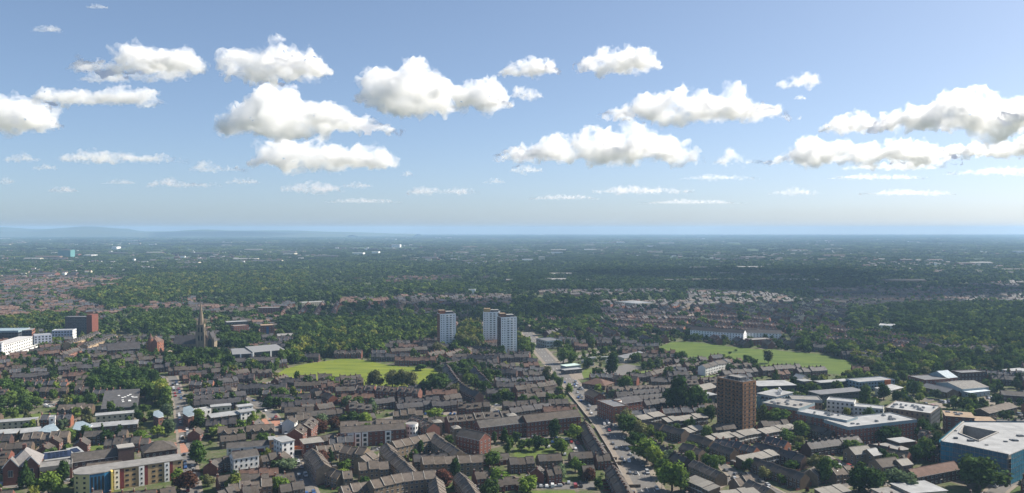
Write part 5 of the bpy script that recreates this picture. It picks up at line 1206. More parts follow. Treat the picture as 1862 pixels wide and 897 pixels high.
# ------------------------------------------------------------------ rows of houses read off the photograph (ridge lines)
RW = [
 # the row along the near kerb of the main road
 ("the row along the main road kerb, far half", [(1063, 766), (1072, 785), (1086, 806), (1098, 826)], 'red', None),
 ("the row along the main road kerb, near half", [(1113, 845), (1126, 868), (1140, 892), (1152, 915)], 'red', None),
 ("the cross wing beside the main road row", [(1083, 826), (1108, 825)], 'red', None),
 # gardens left of it
 ("the terrace across the garden square, road end", [(1036, 823), (1076, 821)], 'brown', None),
 ("the terrace across the garden square, middle", [(977, 828), (1020, 825)], 'brown', None),
 ("the terrace across the garden square, far end", [(925, 834), (970, 831)], 'brown', None),
 ("the short pair behind the car park", [(993, 851), (1018, 849)], 'red', None),
 ("the gabled house by the garden square corner", [(976, 852), (981, 847)], 'red', 1),
 ("the pair facing the main road back gardens", [(1058, 846), (1080, 845)], 'brown', None),
 # buff stone flats in the middle
 ("the back range of the buff courtyard", [(713, 803), (790, 787)], 'tan', None),
 ("the range descending the buff courtyard's open side", [(792, 789), (806, 800), (836, 818)], 'tan', None),
 ("the stepped range on the street side of the buff courtyard", [(703, 806), (716, 824), (736, 841), (752, 857)], 'tan', None),
 ("the orange gabled range before the courtyard", [(767, 833), (828, 828)], 'tan', None),
 ("the orange ended range beside it", [(832, 829), (876, 826)], 'tan', None),
 ("the lower front range with the turquoise doors", [(652, 842), (706, 838)], 'tan', None),
 ("the street range below the courtyard", [(673, 873), (736, 860), (790, 855)], 'tan', None),
 ("the end range turning toward the street", [(790, 856), (796, 884), (800, 905)], 'buff', None),
 ("the low range at the foot of the buff flats", [(620, 885), (670, 876)], 'buff', None),
 ("the sloping range beside the copper trees", [(836, 858), (850, 875), (868, 900)], 'buff', None),
 ("the short brick pair beside the sloping range", [(862, 858), (905, 853)], 'red', None),
 ("the curved buff range, upper part", [(567, 816), (580, 830), (590, 846)], 'tan', None),
 ("the curved buff range, lower part", [(592, 848), (620, 858), (640, 856)], 'buff', None),
 ("the buff range beside the dark fronted flats", [(575, 812), (622, 806)], 'buff', None),
 ("the upper buff range by the white panelled flats", [(625, 810), (668, 816)], 'tan', None),
 ("the ridge between the two buff courts", [(655, 830), (676, 820)], 'tan', None),
 # left foreground bits
 ("the grey roofed terrace by the white framed one", [(400, 793), (446, 788)], 'brown', None),
 ("the terrace stepping to the orange tower", [(458, 790), (492, 788)], 'brown', None),
 ("the gabled house at the block paving corner", [(352, 782), (360, 776)], 'red', 1),
 ("the gabled house beyond the raised white roof", [(460, 770), (470, 762)], 'red', 1),
 ("the white gabled house at the junction", [(524, 762), (530, 756)], 'white', 1),
 ("the red gabled house at the junction", [(536, 783), (545, 772)], 'redflat', 1),
 ("the tall red gabled range at the junction", [(552, 772), (566, 758)], 'redflat', 2),
 ("the terrace behind the white corner flats", [(560, 795), (606, 789)], 'brown', None),
 ("the red gabled house by the white three storey flats", [(382, 840), (390, 834)], 'red', 1),
 ("the low red range joined to that gabled house", [(392, 833), (418, 830)], 'brown', None),
 ("the red gabled house by the light green tree", [(508, 828), (516, 820)], 'red', 1),
 ("the brown range joined to the red gabled house", [(474, 828), (502, 824)], 'brown', None),
 ("the small terrace at the side road corner", [(395, 866), (420, 862)], 'red', None),
 ("the small terrace with the copper trees", [(433, 864), (472, 860)], 'brown', None),
 ("the red ended pair", [(474, 862), (488, 860)], 'orange', None),
 ("the orange gabled pair", [(500, 864), (534, 859)], 'orange', None),
 ("the bottom terrace with the red door", [(440, 886), (470, 882)], 'red', None),
 ("the bottom range beside it", [(395, 893), (424, 885)], 'brown', None),
 ("the bottom range under the copper tree", [(508, 882), (552, 876)], 'brown', None),
 ("the row of small gables under the coloured flats", [(168, 893), (186, 891)], 'orange', None),
 ("the row of roofs under the coloured flats", [(200, 897), (285, 889)], 'orange', None),
 ("the end of the roofs under the coloured flats", [(290, 890), (318, 885)], 'brown', None),
 ("the gabled red house by the fan roofs", [(78, 812), (88, 803)], 'red', 2),
 ("the gabled house below the fan roof", [(146, 803), (152, 795)], 'red', 1),
 ("the small house between the fan roofs", [(95, 797), (102, 792)], 'red', 1),
 ("the terrace at the picture edge below the brown flats", [(-20, 808), (60, 803)], 'brown', None),
 # between the side road and the field
 ("the dark terrace beyond the field houses", [(352, 708), (420, 702)], 'dark', None),
 ("the long dark terrace below it", [(352, 720), (446, 710)], 'dark', None),
 ("the lowest dark terrace above the white flats", [(352, 728), (438, 722)], 'dark', None),
 ("the terrace left of the round trees", [(395, 690), (430, 685)], 'dark', None),
 ("the hipped cluster by the church trees", [(326, 676), (376, 673)], 'dark', None),
 ("the gabled pair facing the school road", [(412, 676), (450, 670)], 'red', None),
 ("the houses along the field edge, church end", [(500, 688), (520, 681)], 'red', None),
 ("the gabled houses at the field edge", [(545, 683), (574, 681)], 'orange', None),
 ("the next gabled houses at the field edge", [(578, 681), (604, 680)], 'orange', None),
 ("the lone pair at the field corner", [(618, 684), (656, 681)], 'red', None),
 ("the terrace behind the field edge gables", [(535, 695), (600, 692)], 'red', None),
 ("the terrace below the lone pair", [(610, 704), (645, 702)], 'red', None),
 ("the grey three storey row below the field, first block", [(650, 701), (682, 702)], 'redflat', None),
 ("the grey three storey row below the field, middle block", [(686, 703), (722, 704)], 'redflat', None),
 ("the grey three storey row below the field, orange ended block", [(726, 704), (764, 706)], 'redflat', None),
 ("the houses on the bend by the yellow bush", [(572, 713), (600, 710)], 'brown', None),
 ("the orange gables below the yellow bush", [(548, 736), (570, 733)], 'orange', None),
 ("the second orange gables below the yellow bush", [(575, 736), (604, 731)], 'orange', None),
 ("the diagonal house by the driveway", [(572, 705), (606, 718)], 'red', None),
 ("the long terrace across the middle", [(540, 750), (625, 743)], 'brown', None),
 ("the orange ended house in the middle trees", [(636, 733), (648, 729)], 'orange', 1),
 ("the grey terrace in the middle, first part", [(680, 726), (716, 722)], 'dark', None),
 ("the grey terrace in the middle, second part", [(720, 734), (780, 728)], 'dark', None),
 ("the grey terrace in the middle, third part", [(784, 730), (840, 726)], 'dark', None),
 ("the stepped pair by the curved terrace foot", [(806, 720), (836, 716)], 'brown', None),
 ("the curved terrace, upper end", [(812, 663), (822, 680), (833, 694)], 'dark', None),
 ("the curved terrace, lower end", [(834, 695), (852, 706), (872, 714)], 'dark', None),
 ("the dark terrace inside the loop road", [(862, 668), (884, 690)], 'dark', None),
 ("the terrace with white bays", [(884, 670), (940, 672)], 'dark', None),
 ("the terrace below the white towers", [(850, 645), (905, 648)], 'dark', None),
 ("the second terrace below the white towers", [(908, 645), (960, 643)], 'dark', None),
 ("the brick gables below the lone white tower", [(778, 642), (806, 636)], 'orange', None),
 ("the brick gables beside them", [(810, 643), (838, 634)], 'orange', None),
 ("the pale gable among the brick gables", [(842, 637), (858, 632)], 'orange', None),
 ("the pavilion houses at the field top", [(710, 634), (776, 630)], 'red', None),
 ("the terraces near the main road trees", [(936, 702), (985, 696)], 'red', None),
 ("the second terraces near the main road trees", [(984, 696), (1006, 691)], 'red', None),
 ("the third terraces below the road trees", [(940, 718), (1005, 711)], 'red', None),
 ("the dark terraces behind the long red flats", [(925, 742), (1000, 732)], 'dark', None),
 ("the dark roofs beyond the cream tower", [(812, 757), (925, 747)], 'redflat', None),
 ("the dark brick range behind the cream tower", [(752, 756), (788, 770)], 'redflat', None),
 ("the small houses in the middle trees", [(640, 757), (680, 751)], 'brown', None),
 # right of the main road
 ("the pale roofed maisonettes nearest the road trees", [(1160, 758), (1204, 751)], 'mono', None),
 ("the pale roofed maisonettes under the big tree", [(1208, 762), (1252, 757)], 'mono', None),
 ("the second pale maisonettes under the big tree", [(1252, 757), (1282, 753)], 'mono', None),
 ("the white bayed maisonettes beside the road trees", [(1168, 763), (1206, 773)], 'brown', None),
 ("the white bayed maisonettes below the big tree", [(1207, 772), (1246, 783)], 'brown', None),
 ("the pale maisonettes left of the brown tower foot", [(1246, 781), (1279, 774)], 'mono', None),
 ("the pale maisonettes in front of the brown tower, first", [(1289, 795), (1334, 787)], 'mono', None),
 ("the pale maisonettes in front of the brown tower, second", [(1335, 790), (1378, 781)], 'mono', None),
 ("the pale maisonettes right of the brown tower", [(1384, 783), (1446, 772)], 'mono', None),
 ("the gabled maisonettes above the parking court", [(1256, 790), (1296, 801)], 'brown', None),
 ("the gabled maisonettes beside the parking court", [(1298, 806), (1336, 818)], 'brown', None),
 ("the long pale maisonettes by the court", [(1346, 833), (1420, 819)], 'mono', None),
 ("the long white bayed maisonettes", [(1372, 833), (1464, 863)], 'brown', None),
 ("the maisonettes below the student flats", [(1442, 763), (1516, 784)], 'brown', None),
 ("the dark terrace behind the court, first part", [(1374, 803), (1420, 815)], 'dark', None),
 ("the dark terrace behind the court, second part", [(1420, 816), (1464, 828)], 'dark', None),
 ("the dark terrace with a white gable", [(1466, 805), (1560, 793)], 'dark', None),
 ("the long dark terrace along the road trees", [(1186, 800), (1250, 835)], 'dark', None),
 ("the buff pair beside the court", [(1262, 836), (1312, 858)], 'buff', None),
 ("the buff houses at the bottom court", [(1335, 870), (1365, 865)], 'buff', None),
 ("the buff range at the bottom", [(1362, 872), (1400, 888)], 'buff', None),
 ("the low range at the bottom by the big road tree", [(1254, 866), (1300, 886)], 'mono', None),
 ("the bottom pale range", [(1315, 898), (1378, 890)], 'mono', None),
 ("the low grey range at the bottom right", [(1490, 893), (1538, 885)], 'mono', None),
 ("the small house by the long maisonettes", [(1473, 856), (1480, 850)], 'buff', 1),
 ("the buff houses behind the round tree", [(1510, 852), (1545, 846)], 'buff', None),
 ("the terrace under the poplar", [(1115, 682), (1160, 686)], 'red', None),
 ("the dark terraces behind the corner block", [(1150, 709), (1206, 705)], 'dark', None),
 ("the second dark terraces behind the corner block", [(1142, 720), (1210, 714)], 'dark', None),
 ("the white walled pair by the sports field", [(1180, 676), (1208, 669)], 'bung', None),
 ("the second white walled pair by the sports field", [(1206, 667), (1236, 661)], 'bung', None),
 ("the white fronted range by the sports field", [(1276, 663), (1322, 653)], 'white', None),
 ("the brick range behind the balconied corner", [(1170, 728), (1210, 724)], 'dark', None),
 ("the low range by the main road corner", [(1104, 704), (1140, 703)], 'bung', None),
]
for desc, pix, sty, n in RW: row(desc, pix, sty, n)
# long parallel terraces beyond the sports field, too far to pick out one by one
STY['pink'] = dict(w=5.4, d=8.4, e=5.4, rise=3.0, wall=BRICKO, roof=mat('sunlit_pink_tile', (.17, .125, .105), col2=(.13, .10, .09), nscale=.45, namt=.35), st=2, par=False, ch=True, cross=True)  # pinkish roofs: the sunlit look is put into the tile colour
for pix in ([(1092, 560), (1250, 566), (1400, 577)], [(1098, 568), (1250, 575), (1420, 589)], [(1110, 577), (1250, 584)], [(1120, 587), (1245, 594)], [(1425, 583), (1540, 597), (1650, 609)], [(1430, 594), (1550, 608), (1700, 624)], [(1440, 602), (1560, 617), (1640, 626)],
            [(1000, 552), (1090, 553)], [(985, 575), (1085, 583)], [(1300, 590), (1420, 600)]):
    row("", pix, 'pink', things=False)
print("houses", N_HOUSE[0], len(COL.objects))

# ------------------------------------------------------------------ the rest of the town: houses filled in between, joined into one object
FRNG = random.Random(11)
SEEDS = []   # (x, y, angle)
for x, y, a in ((-250, 420, 18), (-120, 450, 20), (0, 430, 14), (-300, 520, 12), (-180, 560, 16), (-60, 560, 12), (30, 520, 20), (-350, 650, 10), (-220, 680, 8), (-90, 650, 14), (0, 640, 10), (-20, 760, 14), (-150, 800, 2),
                (-300, 780, 25), (-430, 860, 30), (-380, 960, 32), (-200, 960, 12), (-60, 900, 4), (110, 450, -52), (180, 420, 18), (260, 440, -50), (110, 560, 16), (170, 640, 14), (110, 760, 8), (220, 760, 24), (330, 600, 10), (420, 700, -12), (300, 850, -10), (60, 860, -8), (160, 900, -4),
                (120, 980, 0), (400, 1000, 92), (300, 1020, 92), (560, 980, -8)):
    SEEDS.append((x, y, R(a)))
for x in range(-1900, 2000, 260):
    for y in range(1080, 3400, 240):
        xx, yy = x + FRNG.uniform(-90, 90), y + FRNG.uniform(-80, 80)
        if abs(xx) > .68 * yy + 100: continue
        a = FRNG.choice((8, 20, 100, -14, 60, 35))
        if xx < -300 and yy < 1900: a = FRNG.choice((32, 36, 30))
        if xx > 150 and yy < 1500: a = FRNG.choice((94, 90, 98))
        SEEDS.append((xx, yy, R(a)))
SA = np.array([(s[0], s[1]) for s in SEEDS])
def nearest_seed(x, y): return int(((SA - (x, y)) ** 2).sum(1).argmin())
from mathutils.noise import noise as pnoise
def built(x, y):
    """how built-up a place is, 0 to 1"""
    n = .5 + .5 * pnoise(Vector((x * .0022 + 5, y * .0022, 0))) + .22 * pnoise(Vector((x * .009, y * .009, 3)))
    if y < 1000: return .62 + .75 * (pnoise(Vector((x * .014, y * .014, 8))) + .18)
    px, py = PX((x, y, 0))
    v = n * 1.0
    if 1090 < px < 1540 and 552 < py < 612: v += .6       # brick terraces on the right
    if px < 230 and 505 < py < 575: v += .55              # red terraces on the left
    if 1250 < px < 1862 and 515 < py < 560: v += .22
    if 620 < px < 930 and 540 < py < 560: v += .2
    if 250 < px < 620 and 555 < py < 600: v += .2
    if 230 < px < 560 and 495 < py < 545: v -= .6         # park
    if 930 < px < 1560 and 488 < py < 528: v -= .7        # wood darkened in leaf colour for the cloud shadow
    if 1620 < px and 560 < py < 690: v -= .6
    if 510 < px < 800 and 585 < py < 665: v -= .8
    if py < 500: v -= .12
    return v
FARB = Bake()
WOODS = []   # polygons kept for trees
TREEZ = [  # polygon in pixels, spacing (m), height range, tones
 ([(512, 668), (560, 655), (640, 648), (700, 652), (700, 630), (800, 622), (798, 596), (700, 588), (600, 592), (545, 612), (525, 640)], 8.5, (9, 16), "mmlydlm"),
 ([(165, 724), (165, 700), (200, 690), (240, 688), (292, 705), (298, 722), (270, 726)], 8.0, (12, 17), "ddmd"),
 ([(283, 748), (280, 726), (296, 716), (304, 735), (300, 750)], 7.5, (14, 19), "ylym"),
 ([(0, 748), (0, 716), (40, 720), (48, 745)], 10, (12, 17), "mdm"),
 ([(1560, 676), (1640, 650), (1720, 655), (1790, 650), (1862, 640), (1880, 672), (1790, 690), (1690, 688), (1600, 690)], 11.5, (9, 17), "ddmmlo"),
 ([(1500, 655), (1500, 620), (1560, 612), (1700, 622), (1720, 640), (1560, 665)], 12, (8, 14), "mmdly"),
 ([(1660, 610), (1660, 575), (1760, 560), (1880, 560), (1880, 640), (1740, 635)], 12, (11, 19), "ddmdl"),
 ([(1700, 640), (1690, 620), (1862, 612), (1880, 640)], 11, (10, 15), "ymlmy"),
 ([(640, 610), (620, 580), (700, 570), (800, 580), (800, 600)], 12, (9, 14), "dmml"),
 ([(940, 620), (945, 575), (1080, 570), (1090, 610), (1000, 612)], 12, (9, 15), "dmml"),
 ([(300, 672), (310, 645), (345, 652), (420, 650), (420, 672), (360, 676)], 9, (9, 15), "dmdm"),
 ([(390, 640), (400, 605), (470, 615), (462, 636)], 10, (9, 15), "mmd"),
 ([(830, 640), (835, 600), (870, 598), (875, 640)], 9, (13, 20), "oym"),
 ([(945, 650), (945, 605), (962, 605), (968, 645)], 9, (10, 18), "mly"),
 ([(1450, 640), (1430, 600), (1500, 605), (1500, 640)], 10, (9, 14), "mdl"),
 ([(1215, 760), (1210, 735), (1285, 735), (1285, 752)], 9, (9, 14), "dmd"),
 ([(1790, 750), (1750, 752), (1745, 742), (1830, 726), (1838, 734)], 8, (8, 12), "dm"),
 ([(1462, 713), (1468, 704), (1590, 692), (1590, 702)], 7, (6, 9), "m"),
 ([(845, 694), (852, 668), (862, 690), (900, 712), (896, 722)], 7.5, (7, 12), "mm"),
 ([(0, 615), (0, 590), (110, 580), (115, 600), (60, 600)], 10, (11, 16), "mmy"),
 ([(230, 600), (250, 575), (345, 570), (345, 600), (290, 612)], 10, (10, 16), "mml"),
 ([(130, 545), (260, 505), (560, 498), (560, 535), (330, 545), (200, 570)], 12, (12, 19), "mmyld"),
 ([(925, 528), (940, 495), (1560, 492), (1600, 520), (1300, 530), (1050, 532)], 13, (12, 18), "ddm"),  # mostly dark tones: a band of cloud shadow put into leaf colour
]
for pp, sp, hr, tn in TREEZ:
    if pp[0] in ((1500, 655), (640, 610), (940, 620), (1450, 640)): continue
    WOODS.append([tuple(G(*p)[:2]) for p in pp])
WXc = -2400 + 5.0 * np.arange(960); WYc = 330 + 5.0 * np.arange(640); WMASK = np.zeros((640, 960), bool)
for w_ in WOODS: WMASK |= in_poly(WXc[None, :], WYc[:, None], w_)
def in_woods(x, y):
    i, j = int((y - 330) / 5), int((x + 2400) / 5)
    return 0 <= i < 640 and 0 <= j < 960 and bool(WMASK[i, j])
STY['far'] = dict(w=5.4, d=8.4, e=5.2, rise=3.0, wall=DBRICK, roof=DTILE, st=2, par=False, ch=True)
STY['redrow'] = dict(w=5.0, d=7.6, e=5.6, rise=2.6, wall=BRICKO, roof=mat('sunlit_red_tile', (.15, .098, .078), nscale=.9, namt=.3), st=2, par=False, ch=True)  # roof tile lightened and reddened: sunlight put into its colour
STY['white2'] = dict(w=5.4, d=8.4, e=5.2, rise=3.0, wall=CREAM, roof=TILE, st=2, par=False, ch=True)
NOFILL = [[tuple(G(*p)[:2]) for p in pp] for pp in ([(-40, 930), (-40, 868), (135, 862), (140, 885), (345, 878), (345, 930)], [(175, 752), (170, 745), (300, 738), (335, 752), (260, 770)], [(60, 800), (60, 780), (135, 782), (140, 800)], [(0, 760), (0, 745), (170, 728), (180, 745)],
          [(900, 815), (905, 782), (1060, 778), (1075, 815)], [(1010, 690), (1000, 640), (1120, 640), (1180, 690)], [(1370, 760), (1360, 690), (1700, 690), (1862, 740), (1862, 770), (1700, 810), (1560, 830)], [(1190, 905), (1180, 800), (1235, 800), (1262, 905)], [(1440, 925), (1440, 850), (1862, 840), (1862, 925)], [(1660, 760), (1640, 715), (1862, 700), (1862, 760)])]
NEARFILL = []
nfill = 0
def flush(runl, near, ang, u):
    """a run of neighbouring plots becomes a terrace; odd single plots stay open"""
    global nfill
    if len(runl) < (3 if near else 2): return
    tb = FRNG.random()
    for sty, c in runl:
        nfill += 1
        if c.y < 2100: mark(obb(c, u, STY[sty]['w'], STY[sty]['d'], .2))
        if c.y < 1150: NEARFILL.append((c.y, sty, c.x, c.y, ang, tb)); YARDS.append((c.x, c.y, u.x, u.y, STY[sty]['w'], 8))
        else: stuff_house(sty, c.x, c.y, ang, 1.0, FRNG, far=True, bake=FARB, base=tb)
for si, (sx, sy, ang) in enumerate(SEEDS):
    near = sy < 1060
    u = Vector((math.cos(ang), math.sin(ang), 0)); nv = Vector((-u.y, u.x, 0))
    reach = 170 if near else 210
    rowsp = 25 if near else 27
    for ri in range(-int(reach / rowsp), int(reach / rowsp) + 1):
        t = -reach; runl = []; want = FRNG.randint(3, 9)
        def pick():
            if near and sy > 650: return FRNG.choice(('dark', 'brown2', 'red', 'red2', 'cross', 'slate'))
            if near: return FRNG.choice(('red', 'red2', 'red2', 'brown', 'brown2', 'cross', 'dark', 'slate', 'buff', 'brown', 'tall', 'crossb', 'bung'))
            if sx < -250 and sy < 2300: return FRNG.choice(('redrow', 'slate', 'red2', 'red'))
            if sx > 120 and sy < 1500: return FRNG.choice(('red', 'white2', 'dark', 'red'))
            return FRNG.choice(('slate', 'dark', 'brown2', 'dark', 'red2', 'buff'))
        sty = pick(); rgt = FRNG.uniform(-2, 2)
        while t < reach:
            w = STY[sty]['w']; c = Vector((sx, sy, 0)) + u * t + nv * (ri * rowsp + rgt); t += w
            ok = 385 < c.y < 3300 and abs(c.x) < .66 * c.y + 25 and ((SA - (c.x, c.y)) ** 2).sum(1).argmin() == si
            if ok: ok = built(c.x, c.y) >= (.5 if c.y < 1080 else .66 if c.y < 1900 else .74 if c.y < 2600 else .8)
            if ok and near: ok = not any(in_poly(np.array([c.x]), np.array([c.y]), q_)[0] for q_ in NOFILL)
            if ok and c.y < 2600: ok = not in_woods(c.x, c.y)
            if ok and c.y < 2100: ok = free(obb(c, u, w, STY[sty]['d'], .3 if near else -.3))
            if ok: runl.append((sty, c))
            if not ok or len(runl) >= want:
                flush(runl, near, ang, u); runl = []
                if ok: t += FRNG.uniform(4, 16); want = FRNG.randint(3, 9); sty = pick()
        flush(runl, near, ang, u)
NEARFILL.sort()
for _, sty, x, y, a, tb in NEARFILL: stuff_house(sty, x, y, a, 1.0, FRNG, far=False, base=tb)
print("filled", nfill, len(NEARFILL))
STUFF.build("terraced_houses"); FARB.build("distant_houses")
# garden fences, walls and sheds
FB = MB(); FT = mat("weathered_timber", (.13, .10, .075), var=.2); fr = random.Random(5)
for (x, y, ux, uy, w, d) in YARDS:
    if y > 1000: continue
    n = (-uy, ux)
    for sg in (1, -1):
        L_ = fr.uniform(6, 9) if sg > 0 else fr.uniform(2.5, 4)
        x0, y0 = x + ux * w / 2 + n[0] * sg * (d / 2 + .3), y + uy * w / 2 + n[1] * sg * (d / 2 + .3)
        x1, y1 = x0 + n[0] * sg * L_, y0 + n[1] * sg * L_
        if not free([(x0 - ux * .6, y0 - uy * .6), (x1 - ux * .6, y1 - uy * .6), (x1 + ux * .6, y1 + uy * .6), (x0 + ux * .6, y0 + uy * .6)]): continue
        h_ = 1.7 if sg > 0 else 1.0; m_ = FT if sg > 0 else BRICK
        a, b, c_, e = (x0 - ux * .08, y0 - uy * .08), (x0 + ux * .08, y0 + uy * .08), (x1 + ux * .08, y1 + uy * .08), (x1 - ux * .08, y1 - uy * .08)
        pl = [a, b, c_, e] if sg < 0 else [a, b, c_, e]
        FB.face([(p[0], p[1], h_) for p in pl], m_)
        for p, q in ((a, e), (b, c_), (c_, e)): FB.face([(p[0], p[1], 0), (q[0], q[1], 0), (q[0], q[1], h_), (p[0], p[1], h_)], m_)
        if sg > 0 and fr.random() < .55:
            cx, cy = x0 + n[0] * (L_ - 1.5) - ux * 1.6, y0 + n[1] * (L_ - 1.5) - uy * 1.6
            s_ = fr.uniform(.9, 1.4); hh = fr.uniform(2, 2.5)
            q = obb((cx, cy), (ux, uy), 2 * s_, 2 * s_)
            if free(q):
                rm = fr.choice((FELT, GROOF, TILE, FT))
                for i in range(4): FB.face([(q[i][0], q[i][1], 0), (q[(i + 1) % 4][0], q[(i + 1) % 4][1], 0), (q[(i + 1) % 4][0], q[(i + 1) % 4][1], hh), (q[i][0], q[i][1], hh)], FT)
                FB.face([(p[0], p[1], hh) for p in q], rm)
    if fr.random() < .4:   # lean-to at the back
        cx, cy = x + n[0] * (d / 2 + 1.6), y + n[1] * (d / 2 + 1.6); q = obb((cx, cy), (ux, uy), w * .5, 3.0); hh = 2.7
        if free(obb((cx + n[0], cy + n[1]), (ux, uy), w * .4, 1.0)):
            for i in range(4): FB.face([(q[i][0], q[i][1], 0), (q[(i + 1) % 4][0], q[(i + 1) % 4][1], 0), (q[(i + 1) % 4][0], q[(i + 1) % 4][1], hh), (q[i][0], q[i][1], hh)], BRICK)
            FB.face([(q[0][0], q[0][1], hh), (q[1][0], q[1][1], hh), (q[2][0], q[2][1], hh), (q[3][0], q[3][1], hh)], fr.choice((TILE, GROOF, FELT)))
tag(obj("garden_fences", FB.mesh("garden_fences")), kind="stuff")

# ------------------------------------------------------------------ trees
def foliage_mat(col=None):
    m = bpy.data.materials.new("foliage"); m.use_nodes = True
    n = m.node_tree; n.nodes.clear(); N = n.nodes.new; L = n.links.new
    out = N("ShaderNodeOutputMaterial"); di = N("ShaderNodeBsdfDiffuse"); tr = N("ShaderNodeBsdfTranslucent"); mx = N("ShaderNodeMixShader"); mx.inputs[0].default_value = 0.28
    oi = N("ShaderNodeObjectInfo"); ge = N("ShaderNodeNewGeometry")
    r1 = N("ShaderNodeMapRange"); r1.inputs[3].default_value = .72; r1.inputs[4].default_value = 1.3; L(oi.outputs["Random"], r1.inputs[0])
    r2 = N("ShaderNodeMapRange"); r2.inputs[3].default_value = .68 if col else .55; r2.inputs[4].default_value = 1.3 if col else 1.45; L(ge.outputs["Random Per Island"], r2.inputs[0])
    mu = N("ShaderNodeMath"); mu.operation = 'MULTIPLY'; L(r1.outputs[0], mu.inputs[0]); L(r2.outputs[0], mu.inputs[1])
    hs = N("ShaderNodeHueSaturation"); hr = N("ShaderNodeMath"); hr.operation = 'MULTIPLY_ADD'; hr.inputs[1].default_value = -.03; hr.inputs[2].default_value = .525; L(oi.outputs["Random"], hr.inputs[0]); L(hr.outputs[0], hs.inputs["Hue"])
    if col: hs.inputs["Color"].default_value = (*col, 1)
    else: L(oi.outputs["Color"], hs.inputs["Color"])
    vm = N("ShaderNodeVectorMath"); vm.operation = 'SCALE'; L(hs.outputs[0], vm.inputs[0]); L(mu.outputs[0], vm.inputs["Scale"])
    L(vm.outputs[0], di.inputs[0]); L(vm.outputs[0], tr.inputs[0]); L(di.outputs[0], mx.inputs[1]); L(tr.outputs[0], mx.inputs[2]); L(mx.outputs[0], out.inputs[0])
    return m
FOL = foliage_mat(); BARK = mat("bark", (.06, .045, .033), nscale=2, namt=.3)
TONE = {'d': (.036, .060, .018), 'm': (.064, .098, .024), 'l': (.115, .155, .030), 'y': (.155, .165, .036), 'o': (.105, .108, .045), 'c': (.070, .032, .024), 'g': (.095, .125, .065)}
TWORD = {'d': "dark green", 'm': "mid green", 'l': "bright green", 'y': "yellow green", 'o': "olive brown", 'c': "copper leaved", 'g': "grey green"}
def crown_mesh(seed, n, leaf, shape='round', core=True, name="crown"):
    """crown one unit wide, one unit high, from z = 0 to 1"""
    rg = random.Random(seed); V = []; F = []
    lob = []
    k = {'round': 11, 'tall': 10, 'spread': 13, 'cone': 9, 'airy': 12}[shape]
    for i in range(k):
        t = (i + .5) / k
        if shape == 'cone': z = .08 + .8 * t; rr = .34 * (1 - t) + .06; r0 = rg.uniform(.3, .7) * rr; rl = rr * .75 + .03
        elif shape == 'tall': z = .12 + .72 * t; rr = .34 * math.sin(math.pi * (.18 + .72 * t)); r0 = rg.uniform(.2, .75) * rr; rl = rg.uniform(.16, .23)
        elif shape == 'spread': z = rg.uniform(.22, .74); r0 = rg.uniform(.12, .34) * (1.15 - .75 * abs(z - .4)); rl = rg.uniform(.14, .23)
        else: z = rg.uniform(.18, .80); r0 = rg.uniform(.05, .32) * (1.1 - .8 * abs(z - .45)); rl = rg.uniform(.15, .24)
        a = i * 2.399 + rg.uniform(-.5, .5)
        lob.append((math.cos(a) * r0, math.sin(a) * r0, z, rl))
    lob.append((0, 0, .48, .27 if shape != 'cone' else .14))
    if core:
        bm = bmesh.new()
        for x, y, z, r in lob: bmesh.ops.create_icosphere(bm, subdivisions=1, radius=r * .80, matrix=Matrix.Translation((x, y, z)))
        for v in bm.verts:
            v.co += Vector((rg.uniform(-1, 1), rg.uniform(-1, 1), rg.uniform(-1, 1))) * .02
        bm.verts.ensure_lookup_table()
        V += [tuple(v.co) for v in bm.verts]; F += [tuple(v.index for v in f.verts) for f in bm.faces]; bm.free()
    W_ = [l[3] ** 2 for l in lob]
    for i in range(n):
        x, y, z, r = rg.choices(lob, W_)[0]
        d = Vector((rg.gauss(0, 1), rg.gauss(0, 1), rg.gauss(0.15, 1))).normalized()
        p = Vector((x, y, z)) + d * r * (rg.uniform(.76, 1.08) if rg.random() < .75 else rg.uniform(1.0, 1.34)) * (1.12 if shape == 'airy' else 1)
        if p.z < .02: continue
        nn = (d * 1.1 + Vector((rg.uniform(-1, 1), rg.uniform(-1, 1), rg.uniform(-.6, 1)))).normalized()
        t1 = nn.orthogonal().normalized(); t1 = (Matrix.Rotation(rg.uniform(0, 6.28), 3, nn) @ t1); t2 = nn.cross(t1)
        s = leaf * rg.uniform(.6, 1.25); b = len(V)
        bend = nn * s * rg.uniform(-.25, .25)
        V += [tuple(p - t1 * s * .5 - t2 * s * .35), tuple(p + t1 * s * .5 - t2 * s * .4 + bend), tuple(p + t1 * s * .45 + t2 * s * .4), tuple(p - t1 * s * .4 + t2 * s * .45 + bend)]
        F.append((b, b + 1, b + 2, b + 3))
    me = bpy.data.meshes.new(name); me.from_pydata(V, [], F); me.materials.append(FOL); me.update(); return me
def trunk_mesh(seed):
    rg = random.Random(seed); mb = MB(); mb.cyl(0, 0, 0, .5, .035, BARK, n=7, r1=.022)
    for i in range(4):
        a = i * 1.57 + rg.uniform(-.4, .4); z = rg.uniform(.25, .42); e = Vector((math.cos(a) * .2, math.sin(a) * .2, z + .22)); s = Vector((0, 0, z)); ax = (e - s).normalized(); t = ax.orthogonal().normalized(); u2 = ax.cross(t)
        ring = lambda c, r: [c + t * r * math.cos(q) + u2 * r * math.sin(q) for q in (0, 2.09, 4.19)]
        A, B2 = ring(s, .014), ring(e, .006)
        for j in range(3): mb.face([A[j], A[(j + 1) % 3], B2[(j + 1) % 3], B2[j]], BARK)
    return mb.mesh("trunk")
SHAPES = ['round', 'round', 'spread', 'spread', 'tall', 'cone', 'airy']
HERO = [crown_mesh(100 + i, 950, .085, s) for i, s in enumerate(SHAPES)]
MIDC = [crown_mesh(200 + i, 420, .115, s) for i, s in enumerate(SHAPES)]
